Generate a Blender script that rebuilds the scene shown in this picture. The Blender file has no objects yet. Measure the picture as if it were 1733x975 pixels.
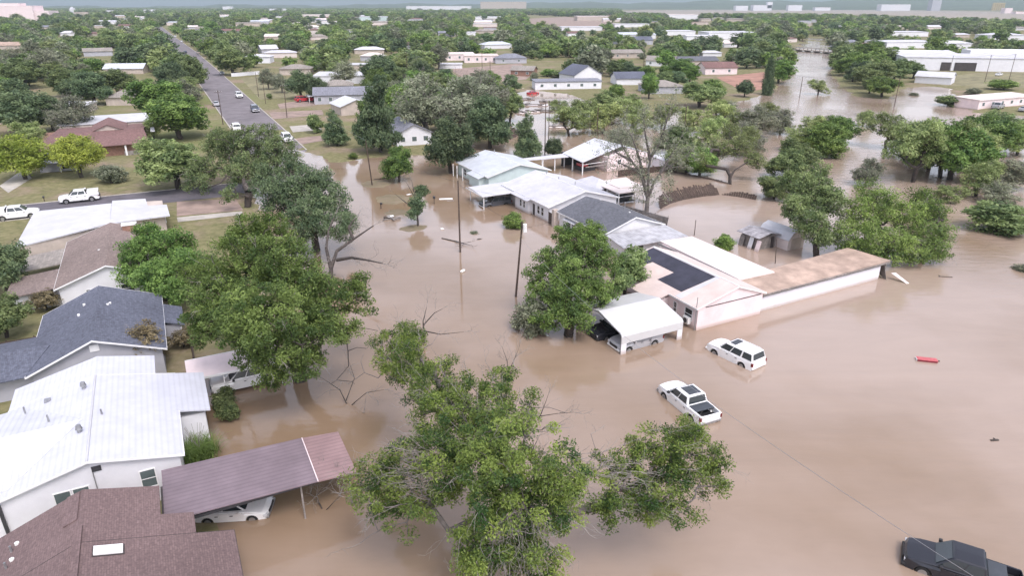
import bpy, bmesh, math, random
import numpy as np
from mathutils import Vector, Matrix
random.seed(7); RNG = np.random.default_rng(11)
SC = bpy.context.scene
COL = SC.collection
R = math.radians

# ------------------------------------------------------------------ camera
F_PX = 1150.0; CXP = 866.5; CYP = 487.5; CAM_H = 35.0
PITCH = math.atan((487.5 - 8) / F_PX)
cam_d = bpy.data.cameras.new('camera'); cam = bpy.data.objects.new('camera', cam_d); COL.objects.link(cam)
cam.location = (0, 0, CAM_H); cam.rotation_euler = (R(90) - PITCH, 0, 0)
cam_d.sensor_width = 36.0; cam_d.lens = 36.0 * F_PX / 1733.0
cam_d.clip_start = 0.5; cam_d.clip_end = 40000
SC.camera = cam

# ------------------------------------------------------------------ light
SUN_EL, SUN_AZ = 58, 150           # azimuth measured clockwise from the view direction (+Y)
w = bpy.data.worlds.new('World'); SC.world = w; w.use_nodes = True
nt = w.node_tree; nt.nodes.clear()
o_ = nt.nodes.new('ShaderNodeOutputWorld'); bg = nt.nodes.new('ShaderNodeBackground')
sky = nt.nodes.new('ShaderNodeTexSky'); sky.sky_type = 'NISHITA'; sky.sun_disc = False
sky.sun_elevation = R(SUN_EL); sky.sun_rotation = R(SUN_AZ); sky.dust_density = 3.0; sky.air_density = 1.0
hsv = nt.nodes.new('ShaderNodeHueSaturation'); hsv.inputs['Saturation'].default_value = 0.42
tc = nt.nodes.new('ShaderNodeTexCoord'); mp = nt.nodes.new('ShaderNodeMapping'); mp.inputs['Scale'].default_value = (1, 1, 2.2)
cn = nt.nodes.new('ShaderNodeTexNoise'); cn.inputs['Scale'].default_value = 2.3; cn.inputs['Detail'].default_value = 6
cr = nt.nodes.new('ShaderNodeMapRange'); cr.inputs['From Min'].default_value = .3; cr.inputs['From Max'].default_value = .7
cr.inputs['To Min'].default_value = 1.25; cr.inputs['To Max'].default_value = 2.1
mul = nt.nodes.new('ShaderNodeMix'); mul.data_type = 'RGBA'; mul.blend_type = 'MULTIPLY'; mul.inputs[0].default_value = 1
tint = nt.nodes.new('ShaderNodeMix'); tint.data_type = 'RGBA'; tint.blend_type = 'MULTIPLY'; tint.inputs[0].default_value = 1
tint.inputs[7].default_value = (1.02, 0.99, 1.04, 1)
L = nt.links.new
L(sky.outputs[0], hsv.inputs['Color']); L(tc.outputs['Generated'], mp.inputs[0]); L(mp.outputs[0], cn.inputs['Vector'])
L(cn.outputs['Fac'], cr.inputs['Value']); L(hsv.outputs[0], mul.inputs[6]); L(cr.outputs[0], mul.inputs[7])
L(mul.outputs[2], tint.inputs[6]); L(tint.outputs[2], bg.inputs[0]); L(bg.outputs[0], o_.inputs[0])
bg.inputs[1].default_value = 0.15
sd = bpy.data.lights.new('sun', 'SUN'); sd.energy = 1.1; sd.angle = R(18); sd.color = (1, .965, .93)
sun = bpy.data.objects.new('sun', sd); COL.objects.link(sun); sun.location = (0, -30, 120)
az = R(SUN_AZ); el = R(SUN_EL)
to_sun = Vector((math.sin(az) * math.cos(el), math.cos(az) * math.cos(el), math.sin(el)))
sun.rotation_euler = to_sun.to_track_quat('Z', 'Y').to_euler()
vs = SC.view_settings; vs.view_transform = 'Standard'; vs.look = 'None'; vs.gamma = 1.0; vs.exposure = 0.38
try: vs.use_curve_mapping = False
except Exception: pass
cy = SC.cycles
cy.use_denoising = True; cy.max_bounces = 6; cy.diffuse_bounces = 3; cy.glossy_bounces = 3; cy.transmission_bounces = 3
cy.transparent_max_bounces = 6; cy.volume_bounces = 0; cy.caustics_reflective = False; cy.caustics_refractive = False

# ------------------------------------------------------------------ coordinates
ANG = R(27.2)
EV = np.array([math.cos(ANG), math.sin(ANG)]); SV = np.array([-math.sin(ANG), math.cos(ANG)])   # street grid: across / along
def at(px, py, z=0.0):                       # where the view ray through a pixel meets height z
    u = (px - CXP) / F_PX; v = (py - CYP) / F_PX
    dy = math.cos(PITCH) - v * math.sin(PITCH); dz = -math.sin(PITCH) - v * math.cos(PITCH)
    t = (z - CAM_H) / dz
    return np.array([u * t, dy * t])
def pix(x, y, z=0.0):
    d2 = z - CAM_H
    c = y * math.cos(PITCH) - d2 * math.sin(PITCH); up = y * math.sin(PITCH) + d2 * math.cos(PITCH)
    return CXP + F_PX * x / c, CYP - F_PX * up / c
def wl(e, s): return e * EV + s * SV
def loc(px, py, z=0.0):
    q = at(px, py, z); return float(q @ EV), float(q @ SV)

# ------------------------------------------------------------------ materials
def mat(name, col, rough=.7, var=.18, scale=1.5, bump=0., bscale=None, metal=0., spec=.4, col2=None, stripe=None, shingle=None, big=.12, coat=0., mud=False):
    m = bpy.data.materials.new(name); m.use_nodes = True
    nt = m.node_tree; N = nt.nodes; L = nt.links.new
    b = N['Principled BSDF']; b.inputs['Roughness'].default_value = rough; b.inputs['Metallic'].default_value = metal
    b.inputs['Specular IOR Level'].default_value = spec
    if coat: b.inputs['Coat Weight'].default_value = coat; b.inputs['Coat Roughness'].default_value = .08
    tc = N.new('ShaderNodeTexCoord')
    n1 = N.new('ShaderNodeTexNoise'); n1.inputs['Scale'].default_value = scale; n1.inputs['Detail'].default_value = 6; n1.inputs['Roughness'].default_value = .65
    L(tc.outputs['Object'], n1.inputs['Vector'])
    n2 = N.new('ShaderNodeTexNoise'); n2.inputs['Scale'].default_value = big; n2.inputs['Detail'].default_value = 4
    L(tc.outputs['Object'], n2.inputs['Vector'])
    c2 = col2 or tuple(c * (1 - var) for c in col); c1 = tuple(min(1, c * (1 + var * .6)) for c in col) if not col2 else col
    mr = N.new('ShaderNodeMapRange'); mr.inputs['From Min'].default_value = .35; mr.inputs['From Max'].default_value = .65
    L(n1.outputs['Fac'], mr.inputs['Value'])
    mx = N.new('ShaderNodeMix'); mx.data_type = 'RGBA'; mx.inputs[6].default_value = (*c2, 1); mx.inputs[7].default_value = (*c1, 1)
    L(mr.outputs[0], mx.inputs[0])
    m2 = N.new('ShaderNodeMapRange'); m2.inputs['From Min'].default_value = .3; m2.inputs['From Max'].default_value = .7
    m2.inputs['To Min'].default_value = 1 - var * .7; m2.inputs['To Max'].default_value = 1 + var * .3
    L(n2.outputs['Fac'], m2.inputs['Value'])
    mm = N.new('ShaderNodeMix'); mm.data_type = 'RGBA'; mm.blend_type = 'MULTIPLY'; mm.inputs[0].default_value = 1
    L(mx.outputs[2], mm.inputs[6]); L(m2.outputs[0], mm.inputs[7])
    last = mm.outputs[2]; hgt = n1.outputs['Fac']
    if stripe:                                  # ribs of a metal roof: (axis, spacing, darkness)
        ax, per, dk = stripe
        sx = N.new('ShaderNodeSeparateXYZ'); L(tc.outputs['Object'], sx.inputs[0])
        d = N.new('ShaderNodeMath'); d.operation = 'DIVIDE'; d.inputs[1].default_value = per; L(sx.outputs[ax], d.inputs[0])
        fr = N.new('ShaderNodeMath'); fr.operation = 'FRACT'; L(d.outputs[0], fr.inputs[0])
        pp = N.new('ShaderNodeMath'); pp.operation = 'PINGPONG'; pp.inputs[1].default_value = .5; L(fr.outputs[0], pp.inputs[0])
        rr = N.new('ShaderNodeMapRange'); rr.inputs['From Min'].default_value = .0; rr.inputs['From Max'].default_value = .28
        rr.inputs['To Min'].default_value = 1 - dk; rr.inputs['To Max'].default_value = 1; L(pp.outputs[0], rr.inputs['Value'])
        ms = N.new('ShaderNodeMix'); ms.data_type = 'RGBA'; ms.blend_type = 'MULTIPLY'; ms.inputs[0].default_value = 1
        L(last, ms.inputs[6]); L(rr.outputs[0], ms.inputs[7]); last = ms.outputs[2]; hgt = rr.outputs[0]
    if shingle:
        bt = N.new('ShaderNodeTexBrick'); bt.inputs['Scale'].default_value = 1
        bt.inputs['Brick Width'].default_value = shingle * 1.6; bt.inputs['Row Height'].default_value = shingle * .55; bt.inputs['Mortar Size'].default_value = .02
        bt.inputs['Color1'].default_value = (.74, .74, .76, 1); bt.inputs['Color2'].default_value = (1.2, 1.2, 1.2, 1); bt.inputs['Mortar'].default_value = (.7, .7, .7, 1)
        bt.inputs['Bias'].default_value = -.1
        rt = N.new('ShaderNodeMapping'); rt.inputs['Rotation'].default_value = (0, 0, R(90)); L(tc.outputs['Object'], rt.inputs[0]); L(rt.outputs[0], bt.inputs['Vector'])
        ms = N.new('ShaderNodeMix'); ms.data_type = 'RGBA'; ms.blend_type = 'MULTIPLY'; ms.inputs[0].default_value = .6
        L(last, ms.inputs[6]); L(bt.outputs['Color'], ms.inputs[7]); last = ms.outputs[2]
    if mud:                                     # silt line the flood left on the walls
        ge = N.new('ShaderNodeNewGeometry'); sz = N.new('ShaderNodeSeparateXYZ'); L(ge.outputs['Position'], sz.inputs[0])
        ma = N.new('ShaderNodeMath'); ma.operation = 'MULTIPLY_ADD'; ma.inputs[1].default_value = -.5; L(n1.outputs['Fac'], ma.inputs[0]); L(sz.outputs[2], ma.inputs[2])
        mz = N.new('ShaderNodeMapRange'); mz.inputs['From Min'].default_value = .28; mz.inputs['From Max'].default_value = -.15; mz.inputs['To Max'].default_value = .62; L(ma.outputs[0], mz.inputs['Value'])
        mu = N.new('ShaderNodeMix'); mu.data_type = 'RGBA'; mu.inputs[7].default_value = (.36, .27, .21, 1); L(mz.outputs[0], mu.inputs[0]); L(last, mu.inputs[6]); last = mu.outputs[2]
    L(last, b.inputs['Base Color'])
    if bump or stripe:
        bp = N.new('ShaderNodeBump'); bp.inputs['Strength'].default_value = bump or .5; bp.inputs['Distance'].default_value = .03
        if bscale:
            n3 = N.new('ShaderNodeTexNoise'); n3.inputs['Scale'].default_value = bscale; n3.inputs['Detail'].default_value = 5; L(tc.outputs['Object'], n3.inputs['Vector']); hgt = n3.outputs['Fac']
        L(hgt, bp.inputs['Height']); L(bp.outputs[0], b.inputs['Normal'])
    return m
def leafmat(name, dark, light, tr=.25):
    m = bpy.data.materials.new(name); m.use_nodes = True
    nt = m.node_tree; N = nt.nodes; L = nt.links.new; N.clear()
    out = N.new('ShaderNodeOutputMaterial'); a = N.new('ShaderNodeAttribute'); a.attribute_name = 'lv'
    mx = N.new('ShaderNodeMix'); mx.data_type = 'RGBA'; mx.inputs[6].default_value = (*dark, 1); mx.inputs[7].default_value = (*light, 1); L(a.outputs['Fac'], mx.inputs[0])
    oi = N.new('ShaderNodeObjectInfo'); hs = N.new('ShaderNodeHueSaturation')
    v = N.new('ShaderNodeMapRange'); v.inputs['To Min'].default_value = .76; v.inputs['To Max'].default_value = 1.4; L(oi.outputs['Random'], v.inputs['Value'])
    q = N.new('ShaderNodeMath'); q.operation = 'MULTIPLY'; q.inputs[1].default_value = 7.31; L(oi.outputs['Random'], q.inputs[0])
    fq = N.new('ShaderNodeMath'); fq.operation = 'FRACT'; L(q.outputs[0], fq.inputs[0])
    h = N.new('ShaderNodeMapRange'); h.inputs['To Min'].default_value = .490; h.inputs['To Max'].default_value = .511; L(fq.outputs[0], h.inputs['Value'])
    L(v.outputs[0], hs.inputs['Value']); L(h.outputs[0], hs.inputs['Hue']); L(mx.outputs[2], hs.inputs['Color'])
    d = N.new('ShaderNodeBsdfPrincipled'); d.inputs['Roughness'].default_value = .55; d.inputs['Specular IOR Level'].default_value = .35; L(hs.outputs[0], d.inputs['Base Color'])
    t = N.new('ShaderNodeBsdfTranslucent'); L(hs.outputs[0], t.inputs['Color'])
    ms = N.new('ShaderNodeMixShader'); ms.inputs[0].default_value = tr; L(d.outputs[0], ms.inputs[1]); L(t.outputs[0], ms.inputs[2]); L(ms.outputs[0], out.inputs['Surface'])
    return m
def paint(name, col, rough=.25):
    return mat(name, col, rough, .03, 3, spec=.5, coat=.6 if max(col) > .05 else .22)
M = {}
M['white_roof'] = mat('white_roof', (.54, .55, .61), .5, .07, .8, stripe=(0, .42, .09))
M['white_roof_flat'] = mat('white_roof_flat', (.52, .52, .545), .6, .08, .5)
M['white_roof_x'] = mat('white_roof_x', (.56, .57, .60), .5, .08, .8, stripe=(0, .45, .12))
M['silver_roof'] = mat('silver_roof', (.55, .545, .585), .5, .12, .6, stripe=(1, .4, .08))
M['teal_roof'] = mat('teal_roof', (.53, .56, .60), .5, .12, .6, stripe=(1, .4, .08))
M['white_wall'] = mat('white_wall', (.70, .70, .73), .8, .06, .6, mud=True)
M['siding'] = mat('siding', (.72, .72, .73), .8, .08, .6, stripe=(2, .25, .12), mud=True)
M['pink_wall'] = mat('pink_wall', (.78, .66, .66), .8, .10, .5, stripe=(2, .3, .05), mud=True)
M['pink_roof'] = mat('pink_roof', (.60, .495, .455), .7, .10, .6)
M['pale_roof'] = mat('pale_roof', (.66, .585, .56), .7, .06, .4)
M['rust_roof'] = mat('rust_roof', (.41, .305, .245), .85, .22, .5, big=.25)
M['black_felt'] = mat('black_felt', (.040, .040, .060), .6, .3, .8)
M['teal_wall'] = mat('teal_wall', (.55, .66, .66), .8, .08, .6, stripe=(2, .25, .08), mud=True)
M['tan_wall'] = mat('tan_wall', (.50, .43, .38), .85, .15, .6)
M['grey_wall'] = mat('grey_wall', (.42, .42, .46), .85, .1, .6)
M['brick'] = mat('brick', (.28, .16, .12), .9, .25, 2)
M['slate_shingle'] = mat('slate_shingle', (.125, .135, .175), .9, .3, 3, bump=.4, bscale=9, shingle=.28)
M['dark_shingle'] = mat('dark_shingle', (.135, .14, .16), .9, .25, 2, bump=.4, bscale=9, shingle=.28)
M['brown_shingle'] = mat('brown_shingle', (.178, .124, .120), .9, .22, 6, bump=.5, bscale=9, shingle=.24)
M['taupe_shingle'] = mat('taupe_shingle', (.25, .195, .175), .9, .28, 3, bump=.4, bscale=9, shingle=.28)
M['redbrown_shingle'] = mat('redbrown_shingle', (.20, .115, .105), .9, .25, 2, shingle=.6)
M['tan_shingle'] = mat('tan_shingle', (.30, .27, .24), .9, .25, 2, shingle=.6)
M['grey_shingle'] = mat('grey_shingle', (.22, .225, .26), .9, .2, 2, shingle=.6)
M['plum_metal'] = mat('plum_metal', (.21, .165, .185), .55, .15, .5, stripe=(1, .42, .2))
M['rose_metal'] = mat('rose_metal', (.30, .20, .20), .55, .15, .5, stripe=(1, .42, .2))
M['glass'] = mat('glass', (.025, .035, .04), .12, .2, 1, spec=.8)
M['window_screen'] = mat('window_screen', (.11, .14, .14), .35, .15, 1, spec=.5)
M['trim'] = mat('trim', (.78, .78, .78), .6, .06, 1)
M['dark_trim'] = mat('dark_trim', (.06, .05, .05), .7, .2, 1)
M['metal'] = mat('metal', (.36, .36, .37), .45, .2, 2, metal=.6)
M['dark_metal'] = mat('dark_metal', (.05, .05, .055), .5, .2, 2)
M['pole_wood'] = mat('pole_wood', (.10, .072, .058), .9, .35, 3)
M['fence_wood'] = mat('fence_wood', (.09, .064, .052), .95, .4, 2, stripe=(0, .16, .35))
M['grey_wood'] = mat('grey_wood', (.25, .225, .21), .95, .35, 2)
M['bark'] = mat('bark', (.075, .062, .055), .95, .4, 3, bump=.5, bscale=12)
M['pale_bark'] = mat('pale_bark', (.17, .15, .14), .95, .35, 4)
M['twig'] = mat('twig', (.30, .275, .25), .9, .3, 4)
M['asphalt'] = mat('asphalt', (.185, .165, .174), .9, .2, .25, big=.04)
M['dark_asphalt'] = mat('dark_asphalt', (.115, .105, .12), .9, .25, .3, big=.05)
M['concrete'] = mat('concrete', (.42, .39, .35), .9, .2, .8)
M['rubber'] = mat('rubber', (.02, .02, .02), .85, .2, 5)
M['rim'] = mat('rim', (.45, .45, .46), .35, .1, 3, metal=.8)
M['plastic'] = mat('plastic', (.025, .025, .028), .5, .2, 3)
M['red_lamp'] = mat('red_lamp', (.16, .015, .015), .2, .1, 3)
M['clear_lamp'] = mat('clear_lamp', (.55, .56, .58), .15, .1, 3)
M['paint_white'] = paint('paint_white', (.80, .80, .80)); M['paint_black'] = paint('paint_black', (.018, .019, .026))
M['paint_silver'] = paint('paint_silver', (.38, .38, .40)); M['paint_grey'] = paint('paint_grey', (.10, .11, .13))
M['paint_blue'] = paint('paint_blue', (.05, .06, .10)); M['paint_red'] = paint('paint_red', (.45, .03, .04)); M['paint_tan'] = paint('paint_tan', (.35, .27, .2))
M['bed_cover'] = mat('bed_cover', (.06, .068, .08), .5, .15, 2)
M['red_plastic'] = mat('red_plastic', (.50, .12, .13), .6, .2, 4); M['dark_red'] = mat('dark_red', (.20, .02, .035), .6, .2, 4)
M['white_plastic'] = mat('white_plastic', (.78, .78, .76), .5, .1, 3)
M['yellow'] = mat('yellow', (.45, .33, .12), .6, .2, 1)
LM = {
 'oak': leafmat('oak_leaf', (.078, .122, .045), (.285, .35, .14), .38),
 'bright': leafmat('bright_leaf', (.066, .128, .030), (.285, .40, .105), .38),
 'dark': leafmat('dark_leaf', (.056, .096, .048), (.205, .27, .13), .38),
 'mesquite': leafmat('mesquite_leaf', (.135, .185, .055), (.41, .475, .20), .38),
 'willow': leafmat('willow_leaf', (.15, .19, .03), (.42, .47, .09), .38),
 'fresh': leafmat('fresh_leaf', (.085, .150, .036), (.34, .46, .125), .38),
 'grey': leafmat('grey_leaf', (.12, .138, .085), (.33, .35, .24), .38),
 'brown': leafmat('brown_leaf', (.13, .105, .06), (.34, .28, .16), .38),
 'pecan': leafmat('pecan_leaf', (.030, .068, .016), (.225, .285, .062), .38),
}

# ------------------------------------------------------------------ mesh helpers
def tag(o, label=None, cat=None, group=None, kind=None):
    if label: o['label'] = label
    if cat: o['category'] = cat
    if group: o['group'] = group
    if kind: o['kind'] = kind
    return o
class MB:
    """collects faces in absolute street-grid or local coordinates; build() links them as one mesh object"""
    def __init__(s): s.v = []; s.f = []; s.smooth = False
    def add(s, vs, fs):
        n = len(s.v); s.v += [tuple(map(float, p)) for p in vs]; s.f += [tuple(n + i for i in f) for f in fs]; return s
    def box(s, x0, x1, y0, y1, z0, z1):
        return s.add([(x0,y0,z0),(x1,y0,z0),(x1,y1,z0),(x0,y1,z0),(x0,y0,z1),(x1,y0,z1),(x1,y1,z1),(x0,y1,z1)],
                     [(0,3,2,1),(4,5,6,7),(0,1,5,4),(1,2,6,5),(2,3,7,6),(3,0,4,7)])
    def slab(s, pts, th=.12):                      # a (roof) polygon with thickness downwards; pts counter-clockwise seen from above
        n = len(pts); vs = list(pts) + [(p[0], p[1], p[2] - th) for p in pts]
        fs = [tuple(range(n)), tuple(range(2*n-1, n-1, -1))] + [(i, i+n, (i+1) % n + n, (i+1) % n) for i in range(n)]
        return s.add(vs, fs)
    def prism(s, poly, z0, z1):
        n = len(poly); vs = [(*p, z0) for p in poly] + [(*p, z1) for p in poly]
        return s.add(vs, [tuple(range(n-1, -1, -1)), tuple(range(n, 2*n))] + [(i, (i+1) % n, (i+1) % n + n, i+n) for i in range(n)])
    def tube(s, pts, r, n=6, r1=None):
        pts = [Vector(p) for p in pts]; r1 = r if r1 is None else r1; rings = []; k = len(pts); base = len(s.v)
        for i, p in enumerate(pts):
            d = (pts[min(i+1, k-1)] - pts[max(i-1, 0)]).normalized(); a = d.orthogonal().normalized(); b = d.cross(a)
            rr = r + (r1 - r) * i / max(1, k-1)
            for j in range(n):
                t = 2 * math.pi * j / n; q = p + a * rr * math.cos(t) + b * rr * math.sin(t); s.v.append(tuple(q))
        for i in range(k-1):
            for j in range(n): s.f.append((base+i*n+j, base+i*n+(j+1) % n, base+(i+1)*n+(j+1) % n, base+(i+1)*n+j))
        s.f.append(tuple(base + j for j in range(n-1, -1, -1))); s.f.append(tuple(base + (k-1)*n + j for j in range(n)))
        return s
    def build(s, name, m, parent=None, off=(0, 0, 0), bevel=0, smooth=False, fixn=True):
        me = bpy.data.meshes.new(name); me.from_pydata([(p[0]-off[0], p[1]-off[1], p[2]-off[2]) for p in s.v], [], s.f)
        if fixn:
            bm = bmesh.new(); bm.from_mesh(me); bmesh.ops.recalc_face_normals(bm, faces=bm.faces); bm.to_mesh(me); bm.free()
        for q in (m if isinstance(m, (list, tuple)) else [m]): me.materials.append(q)
        o = bpy.data.objects.new(name, me); COL.objects.link(o)
        if parent: o.parent = parent
        if bevel:
            md = o.modifiers.new('bevel', 'BEVEL'); md.width = bevel; md.segments = 2; md.limit_method = 'ANGLE'
        if smooth:
            me.polygons.foreach_set('use_smooth', [True] * len(me.polygons))
        return o
def empty(name, label, cat, e, s, z=0., rot=None, group=None):
    o = bpy.data.objects.new(name, None); COL.objects.link(o); p = wl(e, s)
    o.location = (p[0], p[1], z); o.rotation_euler = (0, 0, ANG if rot is None else rot); o.empty_display_size = .5
    return tag(o, label, cat, group)
def mesh_np(name, V, F, mats, lv=None, mi=None, smooth=False):
    me = bpy.data.meshes.new(name); nv, nf, k = len(V), len(F), F.shape[1]
    me.vertices.add(nv); me.vertices.foreach_set('co', V.astype(np.float32).ravel())
    me.loops.add(nf * k); me.loops.foreach_set('vertex_index', F.astype(np.int32).ravel())
    me.polygons.add(nf); me.polygons.foreach_set('loop_start', np.arange(0, nf*k, k, dtype=np.int32)); me.polygons.foreach_set('loop_total', np.full(nf, k, np.int32))
    if mi is not None: me.polygons.foreach_set('material_index', mi.astype(np.int32))
    if smooth: me.polygons.foreach_set('use_smooth', np.ones(nf, bool))
    for m in mats: me.materials.append(m)
    me.update(calc_edges=True)
    if lv is not None:
        a = me.attributes.new('lv', 'FLOAT', 'FACE'); a.data.foreach_set('value', lv.astype(np.float32))
    return me

# ------------------------------------------------------------------ ground, water, roads
LEFT_SHORE = [(2, -60), (0.5, 30), (-.3, 36), (-.8, 44), (-1.5, 47), (0.5, 51), (.4, 56), (-.5, 60), (-1.5, 64), (-1, 68), (5, 70), (8.5, 70), (10, 90), (12, 110), (14, 130), (17, 150), (19.5, 168)]
SHORE_PX = [(462, 232), (500, 250), (528, 262), (560, 277), (600, 270), (660, 264), (720, 262), (770, 250), (850, 238), (862, 200), (868, 165), (892, 152), (960, 158), (1040, 186), (1100, 198), (1130, 182), (1180, 190), (1250, 172), (1305, 158), (1326, 130), (1342, 96), (1362, 74), (1366, 62), (1392, 62), (1404, 80), (1408, 100), (1404, 118), (1420, 145), (1450, 164), (1500, 166), (1530, 148), (1580, 146), (1606, 150), (1640, 190), (1733, 196), (1900, 215)]
flood = [tuple(wl(e, s)) for e, s in LEFT_SHORE] + [tuple(at(x, y)) for x, y in SHORE_PX] + [(420, 200), (420, -60)]
FP = np.array(flood)
def poly_sd(P, X, Y):                          # signed distance, positive inside
    n = len(P); D = np.full(X.shape, 1e9); ins = np.zeros(X.shape, bool)
    for i in range(n):
        a = P[i]; b = P[(i+1) % n]; d = b - a; L2 = d @ d + 1e-9
        t = np.clip(((X-a[0])*d[0] + (Y-a[1])*d[1]) / L2, 0, 1)
        D = np.minimum(D, np.hypot(X-a[0]-t*d[0], Y-a[1]-t*d[1]))
        c = ((a[1] > Y) != (b[1] > Y)) & (X < (b[0]-a[0]) * (Y-a[1]) / (b[1]-a[1] + 1e-12) + a[0]); ins ^= c
    return np.where(ins, D, -D)
LAWNS_ = [(637, 311, 6.5, 4.4, .03), (665, 337, 7, 5.0, .03), (700, 386, 5, 2.4, .03), (672, 360, 5, 2.6, .02)]
def ground_z(X, Y):
    X = np.asarray(X, float); Y = np.asarray(Y, float); d = poly_sd(FP, X, Y)
    wob = 1.1*np.sin(X*.21+1.3)*np.sin(Y*.17+.4) + .7*np.sin(X*.53+Y*.31) + .4*np.sin(X*1.1-Y*.9)
    d = d + np.clip(wob, -2, 2)
    z = np.where(d < 0, .42*(1-np.exp(d/4.)), -.75*(1-np.exp(-d/5.)))
    for px, py, rx, ry, hh in LAWNS_:
        c = at(px, py); ex = ((X-c[0])*EV[0] + (Y-c[1])*EV[1]) / rx; sy = ((X-c[0])*SV[0] + (Y-c[1])*SV[1]) / (ry*1.6)
        q = np.exp(-(ex**2 + sy**2) ** 2); z = z*(1-q) + (hh + .02*np.sin(X*2.1)*np.sin(Y*1.7)) * q
    return z
def gz1(x, y): return float(ground_z(np.array([x]), np.array([y]))[0])
def axis(a, b, near, far_lo, far_hi, grow=1.16):
    v = list(np.arange(a, b+near, near)); st = near
    while v[-1] < far_hi: st *= grow; v.append(v[-1] + st)
    st = near
    while v[0] > far_lo: st *= grow; v.insert(0, v[0] - st)
    return np.array(v)
gx = axis(-180, 300, 2.2, -14000, 14000); gy = axis(15, 330, 2.2, -300, 14000)
XX, YY = np.meshgrid(gx, gy); ZZ = ground_z(XX, YY)
V = np.stack([XX.ravel(), YY.ravel(), ZZ.ravel()], 1); nx, ny = len(gx), len(gy)
ii, jj = np.meshgrid(np.arange(nx-1), np.arange(ny-1)); b0 = (jj*nx + ii).ravel()
Fq = np.stack([b0, b0+1, b0+nx+1, b0+nx], 1)
def ground_mat():
    m = bpy.data.materials.new('ground'); m.use_nodes = True; N = m.node_tree.nodes; L = m.node_tree.links.new; b = N['Principled BSDF']
    b.inputs['Roughness'].default_value = .95; b.inputs['Specular IOR Level'].default_value = .15
    tc = N.new('ShaderNodeTexCoord')
    def noise(sc, det=6):
        n = N.new('ShaderNodeTexNoise'); n.inputs['Scale'].default_value = sc; n.inputs['Detail'].default_value = det; n.inputs['Roughness'].default_value = .65; L(tc.outputs['Object'], n.inputs['Vector']); return n.outputs['Fac']
    def ramp(f, lo, hi):
        r = N.new('ShaderNodeMapRange'); r.inputs['From Min'].default_value = lo; r.inputs['From Max'].default_value = hi; L(f, r.inputs['Value']); return r.outputs[0]
    def mix(f, a, c):
        x = N.new('ShaderNodeMix'); x.data_type = 'RGBA'; L(f, x.inputs[0])
        for k, q in ((6, a), (7, c)):
            if isinstance(q, tuple): x.inputs[k].default_value = (*q, 1)
            else: L(q, x.inputs[k])
        return x.outputs[2]
    grass = mix(ramp(noise(.9), .3, .7), (.11, .115, .05), (.24, .215, .115))
    dirt = mix(ramp(noise(1.6), .3, .7), (.20, .145, .11), (.33, .25, .20))
    c = mix(ramp(noise(.05, 5), .5, .68), grass, dirt)
    c = mix(ramp(noise(.013, 4), .52, .66), c, (.17, .185, .075))
    L(c, b.inputs['Base Color'])
    return m
g = bpy.data.objects.new('ground', mesh_np('ground', V, Fq, [ground_mat()], smooth=True)); COL.objects.link(g); tag(g, kind='structure')

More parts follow.
